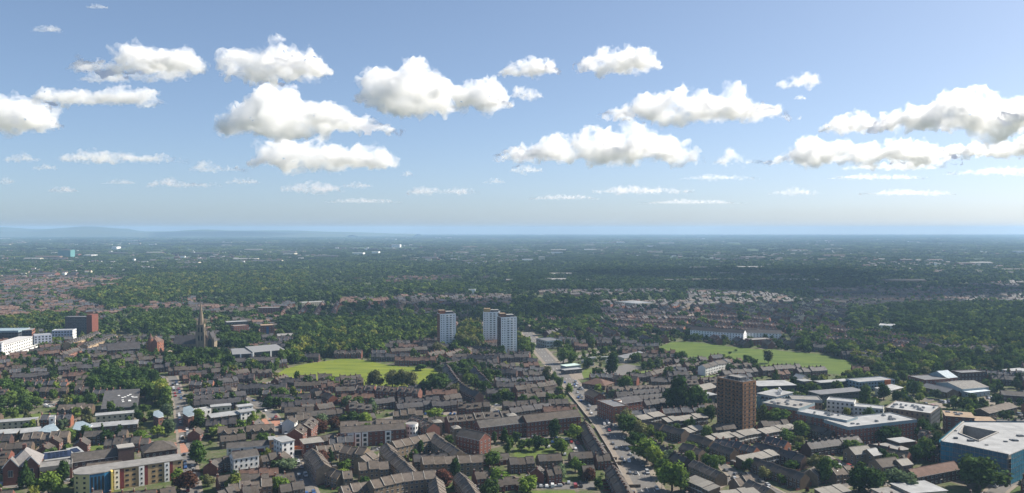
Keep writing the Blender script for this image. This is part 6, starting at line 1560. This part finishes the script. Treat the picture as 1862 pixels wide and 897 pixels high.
TRUNKS = [trunk_mesh(i) for i in range(3)]
SWORD = {'round': "rounded", 'spread': "broad", 'tall': "tall", 'cone': "pointed", 'airy': "thin twigged"}
TREES = []     # (x, y, w, h, tone, shape)
TOCC = np.zeros((900, 900), bool)
def add_tree(px, py, w, h, tone, shape=None):
    g = G(px, py); TREES.append((g.x, g.y, w, h, tone, shape)); mark(obb(g, (1, 0), w * .7, w * .7), TOCC)
for t in ((793, 717, 25, 20, 'd', 'spread'), (682, 706, 15, 17, 'o', 'airy'), (713, 706, 15, 17, 'o', 'airy'), (731, 707, 16, 18, 'o', 'airy'), (748, 707, 14, 16, 'o', 'airy'),
          (1113, 686, 17, 23, 'd', 'tall'), (1024, 661, 17, 17, 'm', 'round'), (1040, 661, 15, 15, 'm', 'round'), (1140, 717, 15, 16, 'm', 'round'),
          (1233, 750, 21, 28, 'd', 'tall'), (1263, 751, 20, 22, 'm', 'round'), (1222, 748, 15, 20, 'd', 'round'), (1293, 768, 11, 13, 'd', 'round'), (1272, 768, 9, 7, 'g', 'spread'),
          (1412, 777, 17, 15, 'm', 'spread'), (1388, 773, 10, 17, 'd', 'round'), (1384, 742, 8, 10, 'l', 'round'), (1335, 783, 11, 8, 'g', 'round'), (1322, 786, 8, 6, 'g', 'round'),
          (1138, 777, 16, 13, 'o', 'spread'), (1146, 792, 15, 14, 'm', 'round'), (1164, 797, 12, 13, 'o', 'round'), (1133, 788, 11, 13, 'm', 'tall'), (1152, 813, 14, 10, 'd', 'spread'), (1165, 812, 10, 9, 'm', 'round'),
          (1176, 840, 17, 15, 'l', 'spread'), (1188, 850, 13, 13, 'l', 'round'), (1216, 845, 11, 10, 'g', 'round'), (1204, 868, 11, 11, 'm', 'round'), (1222, 893, 17, 17, 'l', 'spread'), (1238, 896, 13, 14, 'm', 'round'),
          (1781, 890, 25, 19, 'd', 'spread'), (1562, 894, 17, 14, 'd', 'round'), (1588, 896, 16, 15, 'd', 'round'), (1640, 894, 17, 13, 'g', 'spread'), (1500, 880, 12, 15, 'm', 'tall'), (1515, 874, 10, 12, 'm', 'round'),
          (1683, 838, 15, 14, 'm', 'tall'), (1668, 842, 11, 11, 'm', 'round'), (1706, 824, 12, 14, 'd', 'round'), (1612, 807, 18, 13, 'd', 'spread'), (1676, 795, 17, 13, 'd', 'spread'), (1551, 825, 13, 10, 'm', 'spread'), (1430, 811, 14, 12, 'm', 'round'), (1454, 797, 14, 12, 'm', 'round'), (1452, 813, 9, 8, 'o', 'round'),
          (1573, 738, 13, 16, 'd', 'tall'), (1607, 727, 12, 15, 'd', 'round'), (1632, 737, 12, 12, 'd', 'round'), (1660, 720, 17, 14, 'd', 'round'), (1672, 718, 11, 12, 'l', 'round'),
          (1360, 665, 14, 12, 'd', 'round'), (1397, 661, 11, 14, 'o', 'airy'), (1258, 672, 14, 13, 'm', 'round'), (1240, 662, 14, 14, 'm', 'round'), (1328, 682, 14, 12, 'd', 'round'),
          (47, 888, 8, 16, 'd', 'cone'), (115, 880, 9, 13, 'd', 'tall'), (88, 897, 13, 12, 'l', 'round'), (72, 900, 11, 9, 'm', 'round'), (102, 900, 10, 9, 'l', 'tall'), (218, 803, 8, 12, 'd', 'cone'), (192, 806, 11, 9, 'd', 'round'), (130, 804, 10, 10, 'm', 'round'), (255, 806, 12, 9, 'l', 'airy'), (186, 792, 4, 9, 'd', 'cone'), (48, 784, 7, 6, 'm', 'round'), (252, 764, 7, 9, 'd', 'round'),
          (168, 742, 14, 12, 'm', 'round'), (128, 753, 11, 9, 'd', 'round'), (358, 845, 13, 14, 'm', 'tall'), (340, 893, 14, 12, 'c', 'round'), (324, 888, 9, 11, 'l', 'round'), (378, 885, 9, 7, 'o', 'round'), (425, 893, 6, 12, 'm', 'cone'), (487, 844, 7, 10, 'y', 'tall'), (521, 856, 15, 8, 'g', 'spread'), (511, 895, 12, 9, 'l', 'round'), (440, 787, 9, 9, 'l', 'airy'), (388, 797, 8, 9, 'l', 'round'),
          (580, 846, 14, 10, 'c', 'spread'), (600, 839, 5, 9, 'd', 'cone'), (642, 842, 11, 10, 'm', 'round'), (628, 856, 9, 7, 'm', 'round'), (680, 866, 12, 7, 'l', 'spread'), (625, 872, 9, 7, 'l', 'round'), (583, 786, 14, 10, 'c', 'spread'), (607, 782, 12, 10, 'c', 'round'), (640, 778, 12, 12, 'd', 'round'), (664, 779, 13, 13, 'l', 'round'), (764, 790, 10, 9, 'l', 'round'),
          (765, 828, 6, 10, 'd', 'tall'), (735, 829, 9, 8, 'd', 'round'), (753, 838, 8, 8, 'm', 'round'), (898, 850, 13, 10, 'm', 'round'), (906, 884, 14, 10, 'l', 'round'), (804, 890, 12, 11, 'c', 'round'), (828, 872, 8, 12, 'd', 'tall'), (832, 856, 6, 7, 'm', 'round'), (899, 808, 6, 9, 'd', 'tall'), (937, 808, 8, 9, 'd', 'round'),
          (960, 896, 13, 10, 'l', 'round'), (1008, 798, 11, 13, 'd', 'tall'), (1044, 800, 11, 11, 'l', 'airy'), (948, 820, 8, 8, 'm', 'round'), (962, 818, 8, 9, 'm', 'round'), (978, 820, 9, 10, 'd', 'round'), (992, 816, 7, 8, 'm', 'round'), (1013, 820, 8, 9, 'd', 'round'), (1018, 874, 10, 10, 'g', 'round'), (1058, 868, 10, 8, 'm', 'round'), (1072, 876, 9, 9, 'c', 'round'), (1089, 888, 7, 6, 'd', 'round'), (1046, 858, 10, 9, 'm', 'round'),
          (790, 762, 12, 9, 'l', 'spread'), (970, 742, 13, 11, 'd', 'round'), (952, 740, 11, 10, 'd', 'round'), (1014, 738, 9, 10, 'd', 'round'), (512, 733, 15, 13, 'm', 'round'), (500, 729, 13, 11, 'm', 'round'), (488, 744, 12, 10, 'd', 'tall'), (525, 746, 13, 10, 'm', 'round'), (542, 732, 8, 9, 'y', 'airy'), (440, 712, 10, 9, 'o', 'round'), (402, 733, 8, 9, 'o', 'airy'), (470, 711, 10, 9, 'm', 'round'),
          (1015, 721, 8, 9, 'm', 'round'), (1035, 716, 8, 9, 'l', 'airy'), (1017, 706, 8, 10, 'm', 'airy'), (1008, 694, 8, 9, 'm', 'airy'), (997, 682, 9, 9, 'o', 'airy'), (913, 697, 8, 8, 'd', 'round'), (885, 690, 9, 11, 'm', 'tall'), (866, 680, 9, 9, 'm', 'tall'), (1088, 712, 8, 7, 'l', 'round'),
          (765, 674, 12, 7, 'm', 'spread'), (800, 668, 10, 8, 'd', 'round'), (916, 650, 8, 8, 'l', 'round'), (919, 667, 6, 6, 'y', 'round'), (806, 629, 16, 7, 'y', 'spread'), (838, 636, 17, 19, 'o', 'round'), (852, 636, 14, 17, 'o', 'tall'), (828, 640, 12, 12, 'l', 'round'), (955, 640, 14, 17, 'm', 'round'), (968, 640, 9, 12, 'l', 'round'),
          (300, 615, 22, 15, 'm', 'spread'), (20, 742, 15, 14, 'm', 'round'), (45, 744, 15, 13, 'd', 'round'), (66, 742, 11, 9, 'm', 'round'), (175, 683, 11, 10, 'm', 'round'), (98, 692, 9, 10, 'd', 'round'), (152, 678, 9, 8, 'd', 'round'), (125, 668, 9, 10, 'y', 'airy'), (92, 660, 8, 8, 'l', 'round'), (60, 658, 9, 8, 'm', 'round'), (455, 668, 13, 11, 'g', 'round'), (452, 657, 9, 11, 'd', 'round'), (535, 660, 15, 11, 'd', 'spread'), (560, 653, 15, 13, 'm', 'round'), (545, 650, 12, 12, 'l', 'round'),
          (1130, 873 - 160, 8, 8, 'm', 'round'), (1258, 830, 9, 8, 'm', 'spread'), (1303, 850, 11, 8, 'm', 'spread'), (1362, 858, 9, 9, 'm', 'round'), (1362, 830, 8, 7, 'c', 'round'), (1390, 873, 8, 8, 'o', 'round'), (1440, 854, 9, 6, 'm', 'spread'), (1290, 828, 6, 6, 'm', 'round'), (1232, 790, 7, 8, 'm', 'round'), (1250, 778, 8, 7, 'm', 'round'), (1603, 842, 9, 9, 'd', 'round'), (1540, 870, 9, 7, 'c', 'round'), (1425, 880, 7, 6, 'm', 'round')):
    add_tree(*t)
for i in range(4): add_tree(1338 - i * 11, 639 + i * 5, 5, 2.6 + .5 * (i % 3), 'd', 'round')
TR = random.Random(21)
# woods and tree belts
CAND = []
for pp, sp, hr, tn in TREEZ:
    P = [G(*p) for p in pp]; xs = [p.x for p in P]; ys = [p.y for p in P]; poly = [(p.x, p.y) for p in P]
    y = min(ys)
    while y < max(ys):
        x = min(xs)
        while x < max(xs):
            xx, yy = x + TR.uniform(-.42, .42) * sp, y + TR.uniform(-.42, .42) * sp
            if in_poly(np.array([xx]), np.array([yy]), poly)[0] and clear_at(xx, yy, 1):
                h = TR.uniform(*hr); CAND.append((xx, yy, max(sp * 1.25, h * TR.uniform(.7, 1.0)), h, TR.choice(tn), TR.choice(SHAPES[:5])))
            x += sp
        y += sp
# garden and street trees
def far_tone(r): return r.choice("mmdmdlgmddmmdgl")
for i in range(7500):
    yy = 385 + (1050 - 385) * math.sqrt(TR.random()); xx = TR.uniform(-1, 1) * (.655 * yy + 10)
    if not clear_at(xx, yy, 1): continue
    ix, iy = int((xx - OX) / OC), int((yy - OY) / OC)
    if TOCC[iy, ix]: continue
    dens = .5 + .8 * pnoise(Vector((xx * .013, yy * .013, 7)))
    if TR.random() > dens * 1.1: continue
    h = TR.uniform(4.5, 12); CAND.append((xx, yy, h * TR.uniform(.7, 1.1), h, TR.choice("mmdmdlgmymdmmdlmlgo"), TR.choice(SHAPES)))
    mark(obb((xx, yy), (1, 0), 7, 7), TOCC)
CAND.sort(key=lambda c: c[1] / (c[3] + c[2]))
room = 300 - len(TREES)
TREES += [c for c in CAND[:max(0, room)]]
REST = CAND[max(0, room):]
def phrase(items, key):
    """unique wording: how near to the closest landmark among those that look alike"""
    groups = {}
    for it in items:
        x, y = it[0], it[1]
        l = min(range(len(LAND)), key=lambda i: (LAND[i][0] - x) ** 2 + (LAND[i][1] - y) ** 2)
        groups.setdefault((key(it), LAND[l][2]), []).append(((LAND[l][0] - x) ** 2 + (LAND[l][1] - y) ** 2, it))
    out = {}
    for (k, l), v in groups.items():
        v.sort(key=lambda t: t[0])
        for i, (_, it) in enumerate(v): out[id(it)] = f"{k}, {'the one' if len(v) == 1 else ordinal(i)} nearest {l}"
    return out
for nm in ("the playing field's near edge", ): pass
LAND += [(G(640, 680).x, G(640, 680).y, "the left playing field"), (G(1400, 650).x, G(1400, 650).y, "the sports field below the white flats"), (G(985, 825).x, G(985, 825).y, "the garden square"), (G(730, 830).x, G(730, 830).y, "the buff stone courtyard"),
         (G(1130, 800).x, G(1130, 800).y, "the main road's middle stretch"), (G(1185, 880).x, G(1185, 880).y, "the main road's near end"), (G(1020, 680).x, G(1020, 680).y, "the main road's far end"), (G(1300, 880).x, G(1300, 880).y, "the bottom parking courts"),
         (G(850, 690).x, G(850, 690).y, "the curved dark terrace"), (G(430, 710).x, G(430, 710).y, "the long dark terraces"), (G(220, 720).x, G(220, 720).y, "the thick tree clump"), (G(520, 735).x, G(520, 735).y, "the driveway bend"), (G(1620, 690).x, G(1620, 690).y, "the pale blue school")]
sn = {}
TREES = [t if t[5] else t[:5] + (TR.choice(SHAPES),) for t in TREES]
LB = phrase(TREES, lambda t: f"{SWORD[t[5]]} {TWORD[t[4]]} tree")
for i, t in enumerate(TREES):
    x, y, w, h, tone, shp = t
    r = root("tree", (x, y, 0), 0, LB[id(t)], "tree", "trees among the houses")
    ks = [j for j, s in enumerate(SHAPES) if s == shp]; k = ks[i % len(ks)]
    b = .12 if shp != 'cone' else .05
    c = obj("crown", HERO[k] if w * FPX / y > 24 else MIDC[k], r, (0, 0, h * b), (i * 1.7) % 6.28); c.scale = (w, w * (1 + .12 * math.sin(i)), h * (1 - b)); tc = TONE[tone]; v = 1.28
    c.color = (tc[0] * v, tc[1] * v, tc[2] * v, 1)
    tk = obj("trunk", TRUNKS[i % 3], r, (0, 0, 0), i * .9); tk.scale = (w, w, h)

def scatter(name, pts, sources, cname):
    """pts: (x, y, z-turn, scale x, scale z, source index) placed as instances of the sources by one geometry node tree"""
    P = np.array(pts, np.float32); me = bpy.data.meshes.new(name); n = len(P)
    me.vertices.add(n); co_ = np.zeros((n, 3), np.float32); co_[:, :2] = P[:, :2]; me.vertices.foreach_set("co", co_.ravel())
    a = me.attributes.new("turn", 'FLOAT_VECTOR', 'POINT'); v = np.zeros((n, 3), np.float32); v[:, 2] = P[:, 2]; a.data.foreach_set("vector", v.ravel())
    a = me.attributes.new("size", 'FLOAT_VECTOR', 'POINT'); v = np.stack([P[:, 3], P[:, 3], P[:, 4]], 1).astype(np.float32); a.data.foreach_set("vector", v.ravel())
    a = me.attributes.new("which", 'INT', 'POINT'); a.data.foreach_set("value", P[:, 5].astype(np.int32))
    me.update()
    col = bpy.data.collections.new(cname)
    for i, (m_, c) in enumerate(sources):
        s = bpy.data.objects.new(f"{cname}_{i:03d}", m_); s.color = (*c, 1); col.objects.link(s)
    o = obj(name, me)
    ng = bpy.data.node_groups.new(name, 'GeometryNodeTree'); ng.interface.new_socket("Geometry", in_out='INPUT', socket_type='NodeSocketGeometry'); ng.interface.new_socket("Geometry", in_out='OUTPUT', socket_type='NodeSocketGeometry')
    N = ng.nodes.new; L = ng.links.new
    gi, go = N("NodeGroupInput"), N("NodeGroupOutput"); ci = N("GeometryNodeCollectionInfo"); ci.inputs["Collection"].default_value = col; ci.inputs["Separate Children"].default_value = True; ci.inputs["Reset Children"].default_value = True
    ip = N("GeometryNodeInstanceOnPoints"); ip.inputs["Pick Instance"].default_value = True
    def at(nm, ty):
        q = N("GeometryNodeInputNamedAttribute"); q.data_type = ty; q.inputs["Name"].default_value = nm; return [s for s in q.outputs if s.enabled][0]
    L(gi.outputs[0], ip.inputs["Points"]); L(ci.outputs[0], ip.inputs["Instance"]); L(at("which", 'INT'), ip.inputs["Instance Index"])
    er = N("FunctionNodeEulerToRotation"); L(at("turn", 'FLOAT_VECTOR'), er.inputs[0]); L(er.outputs[0], ip.inputs["Rotation"]); L(at("size", 'FLOAT_VECTOR'), ip.inputs["Scale"]); L(ip.outputs[0], go.inputs[0])
    md = o.modifiers.new("scatter", 'NODES'); md.node_group = ng
    return tag(o, kind="stuff")
def with_trunk(me):
    """crown plus a plain stem, for trees too many to pick out"""
    V = [tuple((v.co.x, v.co.y, .12 + v.co.z * .88)) for v in me.vertices]; F = [tuple(p.vertices) for p in me.polygons]; b = len(V)
    V += [(-.03, -.03, 0), (.03, -.03, 0), (.03, .03, 0), (-.03, .03, 0), (-.02, -.02, .4), (.02, -.02, .4), (.02, .02, .4), (-.02, .02, .4)]
    fs = [(0, 1, 5, 4), (1, 2, 6, 5), (2, 3, 7, 6), (3, 0, 4, 7)]; F2 = [tuple(b + i for i in f) for f in fs]
    m2 = bpy.data.meshes.new("small_tree"); m2.from_pydata(V, [], F + F2); m2.materials.append(FOL); m2.materials.append(BARK)
    m2.polygons.foreach_set("material_index", [0] * len(F) + [1] * 4); m2.update(); return m2
TN = "dmlyogc"
SM = [with_trunk(crown_mesh(300 + i, 200, .16, s)) for i, s in enumerate(('round', 'spread', 'tall', 'cone'))]
FT_ = {t: foliage_mat(TONE[t]) for t in TN}
def toned(me, t):
    m2 = me.copy(); m2.materials[0] = FT_[t]; return m2
SRC = [(toned(m_, t), TONE[t]) for t in TN for m_ in SM]
def src(tone, r): return TN.index(tone) * 4 + r.choice((0, 0, 1, 1, 2, 3))
pts = [(x, y, TR.uniform(0, 6.28), w, h, src(t, TR)) for x, y, w, h, t, s in REST]
for i in range(9000):   # shrubs and hedges in the gardens
    yy = 385 + (1050 - 385) * math.sqrt(TR.random()); xx = TR.uniform(-1, 1) * (.655 * yy + 10)
    if not clear_at(xx, yy, 0): continue
    if TR.random() > .55 + .5 * pnoise(Vector((xx * .02, yy * .02, 1))): continue
    h = TR.uniform(1.2, 3.6); pts.append((xx, yy, TR.uniform(0, 6.28), h * TR.uniform(.9, 1.7), h, src(TR.choice("dmmlmgmoymldmc"), TR)))
scatter("garden_trees", pts, SRC, "small_tree")
print("garden", len(pts), "candidates", len(CAND))
LOW = [with_trunk(crown_mesh(400 + i, 80, .26, s)) for i, s in enumerate(('round', 'spread', 'tall', 'round'))]
SRC2 = [(toned(m_, t), TONE[t]) for t in TN for m_ in LOW]
pts = []
dd = 10.5
yy = 1050.0
while yy < 3300:
    dd = 10.0 + (yy - 1050) * .0022
    n = int(2 * (.655 * yy + 30) / dd)
    for i in range(n):
        x, y = -(.655 * yy + 30) + (i + TR.random()) * dd, yy + TR.uniform(0, dd)
        v = built(x, y)
        p = .92 if v < .42 else .70 if v < .55 else .45 if v < .8 else .20
        if TR.random() > p: continue
        if y < 2100 and not clear_at(x, y, 1): continue
        h = TR.uniform(7, 14) * (1.15 if v < .4 else .9)
        pts.append((x, y, TR.uniform(0, 6.28), h * TR.uniform(.85, 1.25), h, src(far_tone(TR) if v > .15 else TR.choice("ddmd"), TR)))
    yy += dd
scatter("suburban_trees", pts, SRC2, "suburb_tree"); print("suburb", len(pts))
# distant woods: each piece a small stand of trees
def stand(seed):
    rg = random.Random(seed); V = []; F = []
    for k in range(13):
        x, y = rg.uniform(-.5, .5), rg.uniform(-.5, .5); s = rg.uniform(.20, .34); h = rg.uniform(.6, 1.0); m_ = LOW[k % 4]; b = len(V)
        V += [(x + v.co.x * s, y + v.co.y * s, v.co.z * h) for v in m_.vertices]; F += [tuple(b + i for i in p.vertices) for p in m_.polygons]
    me = bpy.data.meshes.new("stand"); me.from_pydata(V, [], F); me.materials.append(FOL); me.update(); return me
ST = [stand(i) for i in range(4)]
SRC3 = [(toned(m_, t), TONE[t]) for t in TN for m_ in ST]
pts = []; yy = 3250.0
while yy < 20000:
    g = 42 + (yy - 3250) * .0095
    n = int(2 * (.66 * yy + 60) / g)
    for i in range(n):
        x, y = -(.66 * yy + 60) + (i + TR.random()) * g, yy + TR.uniform(0, g)
        v = pnoise(Vector((x * .0016, y * .0008, 9))) + .6 * pnoise(Vector((x * .005, y * .0025, 2)))
        if TR.random() > (.80 if v > -.2 else .30 if v > -.5 else .1): continue
        h = TR.uniform(9, 15); tone = TR.choice("ddmdm") if v > .25 else TR.choice("mdmlmgdd")
        pts.append((x, y, TR.uniform(0, 6.28), g * TR.uniform(.9, 1.4), h, src(tone, TR) // 4 * 4 + TR.randrange(4)))
    yy += g * .95
scatter("distant_woodland", pts, SRC3, "stand"); print("stands", len(pts))
# pale houses and sheds scattered through the far suburbs
sp = MB(); pr = random.Random(8)
for i in range(4200):
    yy = 2000 + 10500 * pr.random() ** 1.7; xx = pr.uniform(-1, 1) * .66 * yy
    if pnoise(Vector((xx * .0011, yy * .0006, 4))) < -.05: continue
    l, d_, h = pr.uniform(8, 26), pr.uniform(8, 12), pr.uniform(6, 10)
    if pr.random() < .03: l, d_, h = pr.uniform(50, 120), 30, 12
    m_ = pr.choice((WHITE, CREAM, BRICK, DBRICK, TAN)); rf = pr.choice((TILE, DTILE, TILE, RTILE, FELT))
    q = [(xx, yy), (xx + l, yy + pr.uniform(-3, 3)), (xx + l, yy + d_), (xx, yy + d_)]
    for k in range(4): a, b = q[k], q[(k + 1) % 4]; sp.face([(a[0], a[1], 0), (b[0], b[1], 0), (b[0], b[1], h), (a[0], a[1], h)], m_)
    e = .5 * d_
    A, B_2 = (xx, yy + e, h + 3), (xx + l, yy + e, h + 3)
    sp.face([(*q[0], h), (*q[1], h), B_2, A], rf); sp.face([(*q[2], h), (*q[3], h), A, B_2], rf); sp.face([(*q[1], h), (*q[2], h), B_2], m_); sp.face([(*q[3], h), (*q[0], h), A], m_)
tag(obj("far_suburb_houses", sp.mesh("far_suburb_houses")), kind="stuff")

# ------------------------------------------------------------------ cars and street lamps
CARC = {'white': (.62, .62, .62), 'silver': (.38, .39, .40), 'grey': (.13, .135, .14), 'black': (.018, .018, .02), 'blue': (.03, .08, .22), 'red': (.28, .025, .02)}
def car_paint():
    m = bpy.data.materials.new("car_paint"); m.use_nodes = True; b = m.node_tree.nodes["Principled BSDF"]
    oi = m.node_tree.nodes.new("ShaderNodeObjectInfo"); m.node_tree.links.new(oi.outputs["Color"], b.inputs["Base Color"])
    b.inputs["Roughness"].default_value = .28; b.inputs["Coat Weight"].default_value = .5; return m
PAINTM = car_paint(); TYRE = mat("tyre_rubber", (.02, .02, .02), var=.05)
def car_parts(kind):
    L_, w, h = {'hatchback': (4.0, 1.75, 1.48), 'estate': (4.7, 1.82, 1.46), 'van': (5.0, 1.95, 2.05)}[kind]
    a = L_ / 2; prof = {'hatchback': [(-a, .35), (-a, .85), (-a * .92, .95), (-a * .72, 1.42), (-a * .55, h), (a * .12, h), (a * .48, .98), (a * .94, .82), (a, .6), (a, .35)],
            'estate': [(-a, .35), (-a, .9), (-a * .93, 1.0), (-a * .84, 1.38), (-a * .7, h), (a * .08, h), (a * .42, .98), (a * .94, .82), (a, .6), (a, .35)],
            'van': [(-a, .38), (-a, 1.0), (-a * .99, 1.85), (-a * .93, h), (a * .35, h), (a * .62, 1.25), (a * .94, 1.0), (a, .7), (a, .38)]}[kind]
    mb = MB(); n = len(prof)
    top = lambda z: w / 2 * (1.0 if z < 1.0 else 1 - .16 * (z - 1.0) / max(.3, h - 1.0))
    for i in range(n):
        (x0, z0), (x1, z1) = prof[i], prof[(i + 1) % n]
        mb.face([(x0, top(z0), z0), (x1, top(z1), z1), (x1, -top(z1), z1), (x0, -top(z0), z0)], PAINTM)
    mb.face([(x, -top(z), z) for x, z in prof[::-1]], PAINTM); mb.face([(x, top(z), z) for x, z in prof], PAINTM)
    g = MB()
    f0, f1 = (prof[5], prof[6]) if kind != 'van' else (prof[4], prof[5])
    l = lambda p, q, t: (p[0] + (q[0] - p[0]) * t, p[1] + (q[1] - p[1]) * t)
    p, q = l(f0, f1, .08), l(f0, f1, .92); o = .02
    g.face([(q[0] + o, -top(q[1]) * .9, q[1] + o), (q[0] + o, top(q[1]) * .9, q[1] + o), (p[0] + o, top(p[1]) * .9, p[1] + o), (p[0] + o, -top(p[1]) * .9, p[1] + o)], PANE)
    if kind != 'van':
        p, q = l(prof[2], prof[4], .95), l(prof[2], prof[4], .15)
        g.face([(q[0] - o, top(q[1]) * .88, q[1] + o), (q[0] - o, -top(q[1]) * .88, q[1] + o), (p[0] - o, -top(p[1]) * .88, p[1] + o), (p[0] - o, top(p[1]) * .88, p[1] + o)], PANE)
    x0, x1 = (-a * .66, a * .26) if kind != 'van' else (a * .12, a * .48); zt = h - .1
    for s in (-1, 1):
        f = [(x0 - .1, s * (top(1.0) + .012), 1.0), (x1 + .25, s * (top(1.0) + .012), 1.0), (x1 - .1, s * (top(zt) + .012), zt), (x0 + .1, s * (top(zt) + .012), zt)]
        g.face(f if s < 0 else f[::-1], PANE)
    wh = MB(); N_ = 10
    for s in (-1, 1):
        ring = [(.32 * math.cos(6.283 * i / N_), .32 * math.sin(6.283 * i / N_)) for i in range(N_)]
        f = [(x, s * .1, z) for x, z in ring]; wh.face(f if s < 0 else f[::-1], TYRE)
        f = [(x * .6, s * .105, z * .6) for x, z in ring]; wh.face(f if s < 0 else f[::-1], STEEL)
    for i in range(N_):
        u, v = ring[i], ring[(i + 1) % N_]; wh.face([(u[0], -.1, u[1]), (u[0], .1, u[1]), (v[0], .1, v[1]), (v[0], -.1, v[1])], TYRE)
    return mb.mesh("body"), g.mesh("windows"), wh.mesh("wheel"), L_, w
CARK = {k: car_parts(k) for k in ('hatchback', 'estate', 'van')}
CARS = []; cr = random.Random(17)
COCC = []
def put_car(x, y, a, zz=.06):
    if y < 388 or y > 1010 or abs(x) > .65 * y: return
    for (q, w_) in COCC:
        if abs(q - x) < 3.0 and abs(w_ - y) < 5.2 and (q - x) ** 2 + (w_ - y) ** 2 < (26 if abs(math.sin(a)) > .5 or abs(q - x) > 2.6 else 7): return
    COCC.append((x, y)); CARS.append((x, y, a, cr.choice(('white', 'white', 'silver', 'silver', 'grey', 'black', 'black', 'blue', 'red', 'grey')), cr.choice(('hatchback', 'hatchback', 'estate', 'estate', 'van')), zz))
for ri, C in enumerate(ROADS):
    w = 12.5 if ri == 0 else 6.0
    for i in range(len(C) - 1):
        d = (C[i + 1] - C[i]); l = d.length; u = d.normalized(); n_ = Vector((-u.y, u.x, 0))
        for off, pr_, turn in (((w / 2 - 1.2, .32, 0), (-w / 2 + 1.2, .32, math.pi), (w * .14, .24, math.pi), (-w * .14, .24, 0)) if ri == 0 else ((w / 2 - 1.1, .34, 0), (-w / 2 + 1.1, .34, math.pi))):
            for t in (.25, .75):
                if cr.random() > pr_: continue
                p = C[i] + u * (l * t + cr.uniform(-1, 1)) + n_ * off
                ix, iy = int((p.x - OX) / OC), int((p.y - OY) / OC)
                if 0 <= ix < 900 and 0 <= iy < 900 and OCC[iy, ix]: continue
                put_car(p.x, p.y, math.atan2(u.y, u.x) + turn)
for pp in ([(985, 889), (978, 879), (1076, 877), (1080, 888)], [(1040, 690), (1032, 676), (1055, 672), (1062, 690)], [(1770, 735), (1790, 722), (1862, 712), (1862, 738)], [(1668, 736), (1740, 727), (1760, 735), (1700, 745)],
           [(1115, 690), (1085, 675), (1140, 662), (1170, 668)], [(770, 756), (775, 748), (850, 744), (850, 754)], [(1360, 885), (1330, 865), (1390, 850), (1412, 868)], [(915, 790), (920, 783), (1050, 800), (1055, 815), (1030, 830)], [(82, 742), (84, 731), (148, 727), (148, 737)]):
    P = [G(*p) for p in pp]; poly = [(p.x, p.y) for p in P]; ys = [p.y for p in P]; xs = [p.x for p in P]
    y = min(ys) + 3
    while y < max(ys):
        x = min(xs) + 1.5
        while x < max(xs):
            if cr.random() < .5 and in_poly(np.array([x]), np.array([y]), poly)[0] and clear_at(x, y, 1, False): put_car(x, y, math.pi / 2 + cr.uniform(-.06, .06), .075)
            x += 3.1
        y += 11 if cr.random() < .7 else 6
CARS.sort(key=lambda c: c[1]); CARS = CARS[:290]
LB = phrase(CARS, lambda c: f"{c[3]} parked {'van' if c[4] == 'van' else 'car'}" if c[4] != 'estate' else f"long {c[3]} parked car")
for c in CARS:
    x, y, a, col, kind, zz = c; b, g, wh, L_, w = CARK[kind]
    r = root("parked_van" if kind == 'van' else "parked_car", (x, y, zz), a, LB[id(c)], "van" if kind == 'van' else "car", "cars on the streets and parking courts")
    o = obj("body", b, r); v = CARC[col]; o.color = (*v, 1)
    obj("windows", g, r)
    for sx in (-1, 1):
        for sy in (-1, 1): obj("wheel", wh, r, (sx * L_ * .31, sy * (w / 2 - .08), .32))
def lamp_meshes():
    a = MB(); a.cyl(0, 0, 0, 8.2, .09, STEEL, n=6, r1=.06); h = MB(); h.box(-.05, -.08, 8.15, 1.5, .08, 8.25, STEEL); h.box(1.1, -.16, 8.05, 1.9, .16, 8.17, CONC); return a.mesh("pole"), h.mesh("lamp_head")
LPM = lamp_meshes(); k = 0
for i in range(2, len(MAIN) - 1, 3):
    d = (MAIN[i + 1] - MAIN[i]).normalized(); n_ = Vector((-d.y, d.x, 0))
    p = MAIN[i] - n_ * 7.0
    r = root("street_lamp", (p.x, p.y, .14), math.atan2(n_.y, n_.x), f"slim grey street lamp on the main road kerb, {ordinal(k)} from the near end", "street lamp", "street lamps along the main road"); obj("pole", LPM[0], r); obj("lamp_head", LPM[1], r); k += 1
# the long pale garden wall beside the main road row
for nm, i0, i1, lab in (("garden_wall", 3, 12, "long pale stone wall along the main road pavement, near stretch"), ("garden_wall", 13, 22, "long pale stone wall along the main road pavement, far stretch")):
    mb = MB(); c0 = MAIN[i0]
    for i in range(i0, min(i1, len(MAIN) - 1)):
        d = (MAIN[i + 1] - MAIN[i]).normalized(); n_ = Vector((-d.y, d.x, 0)); A = MAIN[i] + n_ * 10.2 - c0; B2 = MAIN[i + 1] + n_ * 10.2 - c0; e = n_ * .2; hh = Vector((0, 0, 1.3))
        mb.face([A - e, B2 - e, B2 - e + hh, A - e + hh][::-1], STONE); mb.face([B2 + e, A + e, A + e + hh, B2 + e + hh][::-1], STONE); mb.face([A - e + hh, B2 - e + hh, B2 + e + hh, A + e + hh][::-1], CONC)
    tag(obj(nm, mb.mesh("garden_wall"), None, c0), lab, "wall")
print("cars", len(CARS), "objects", len(COL.objects))
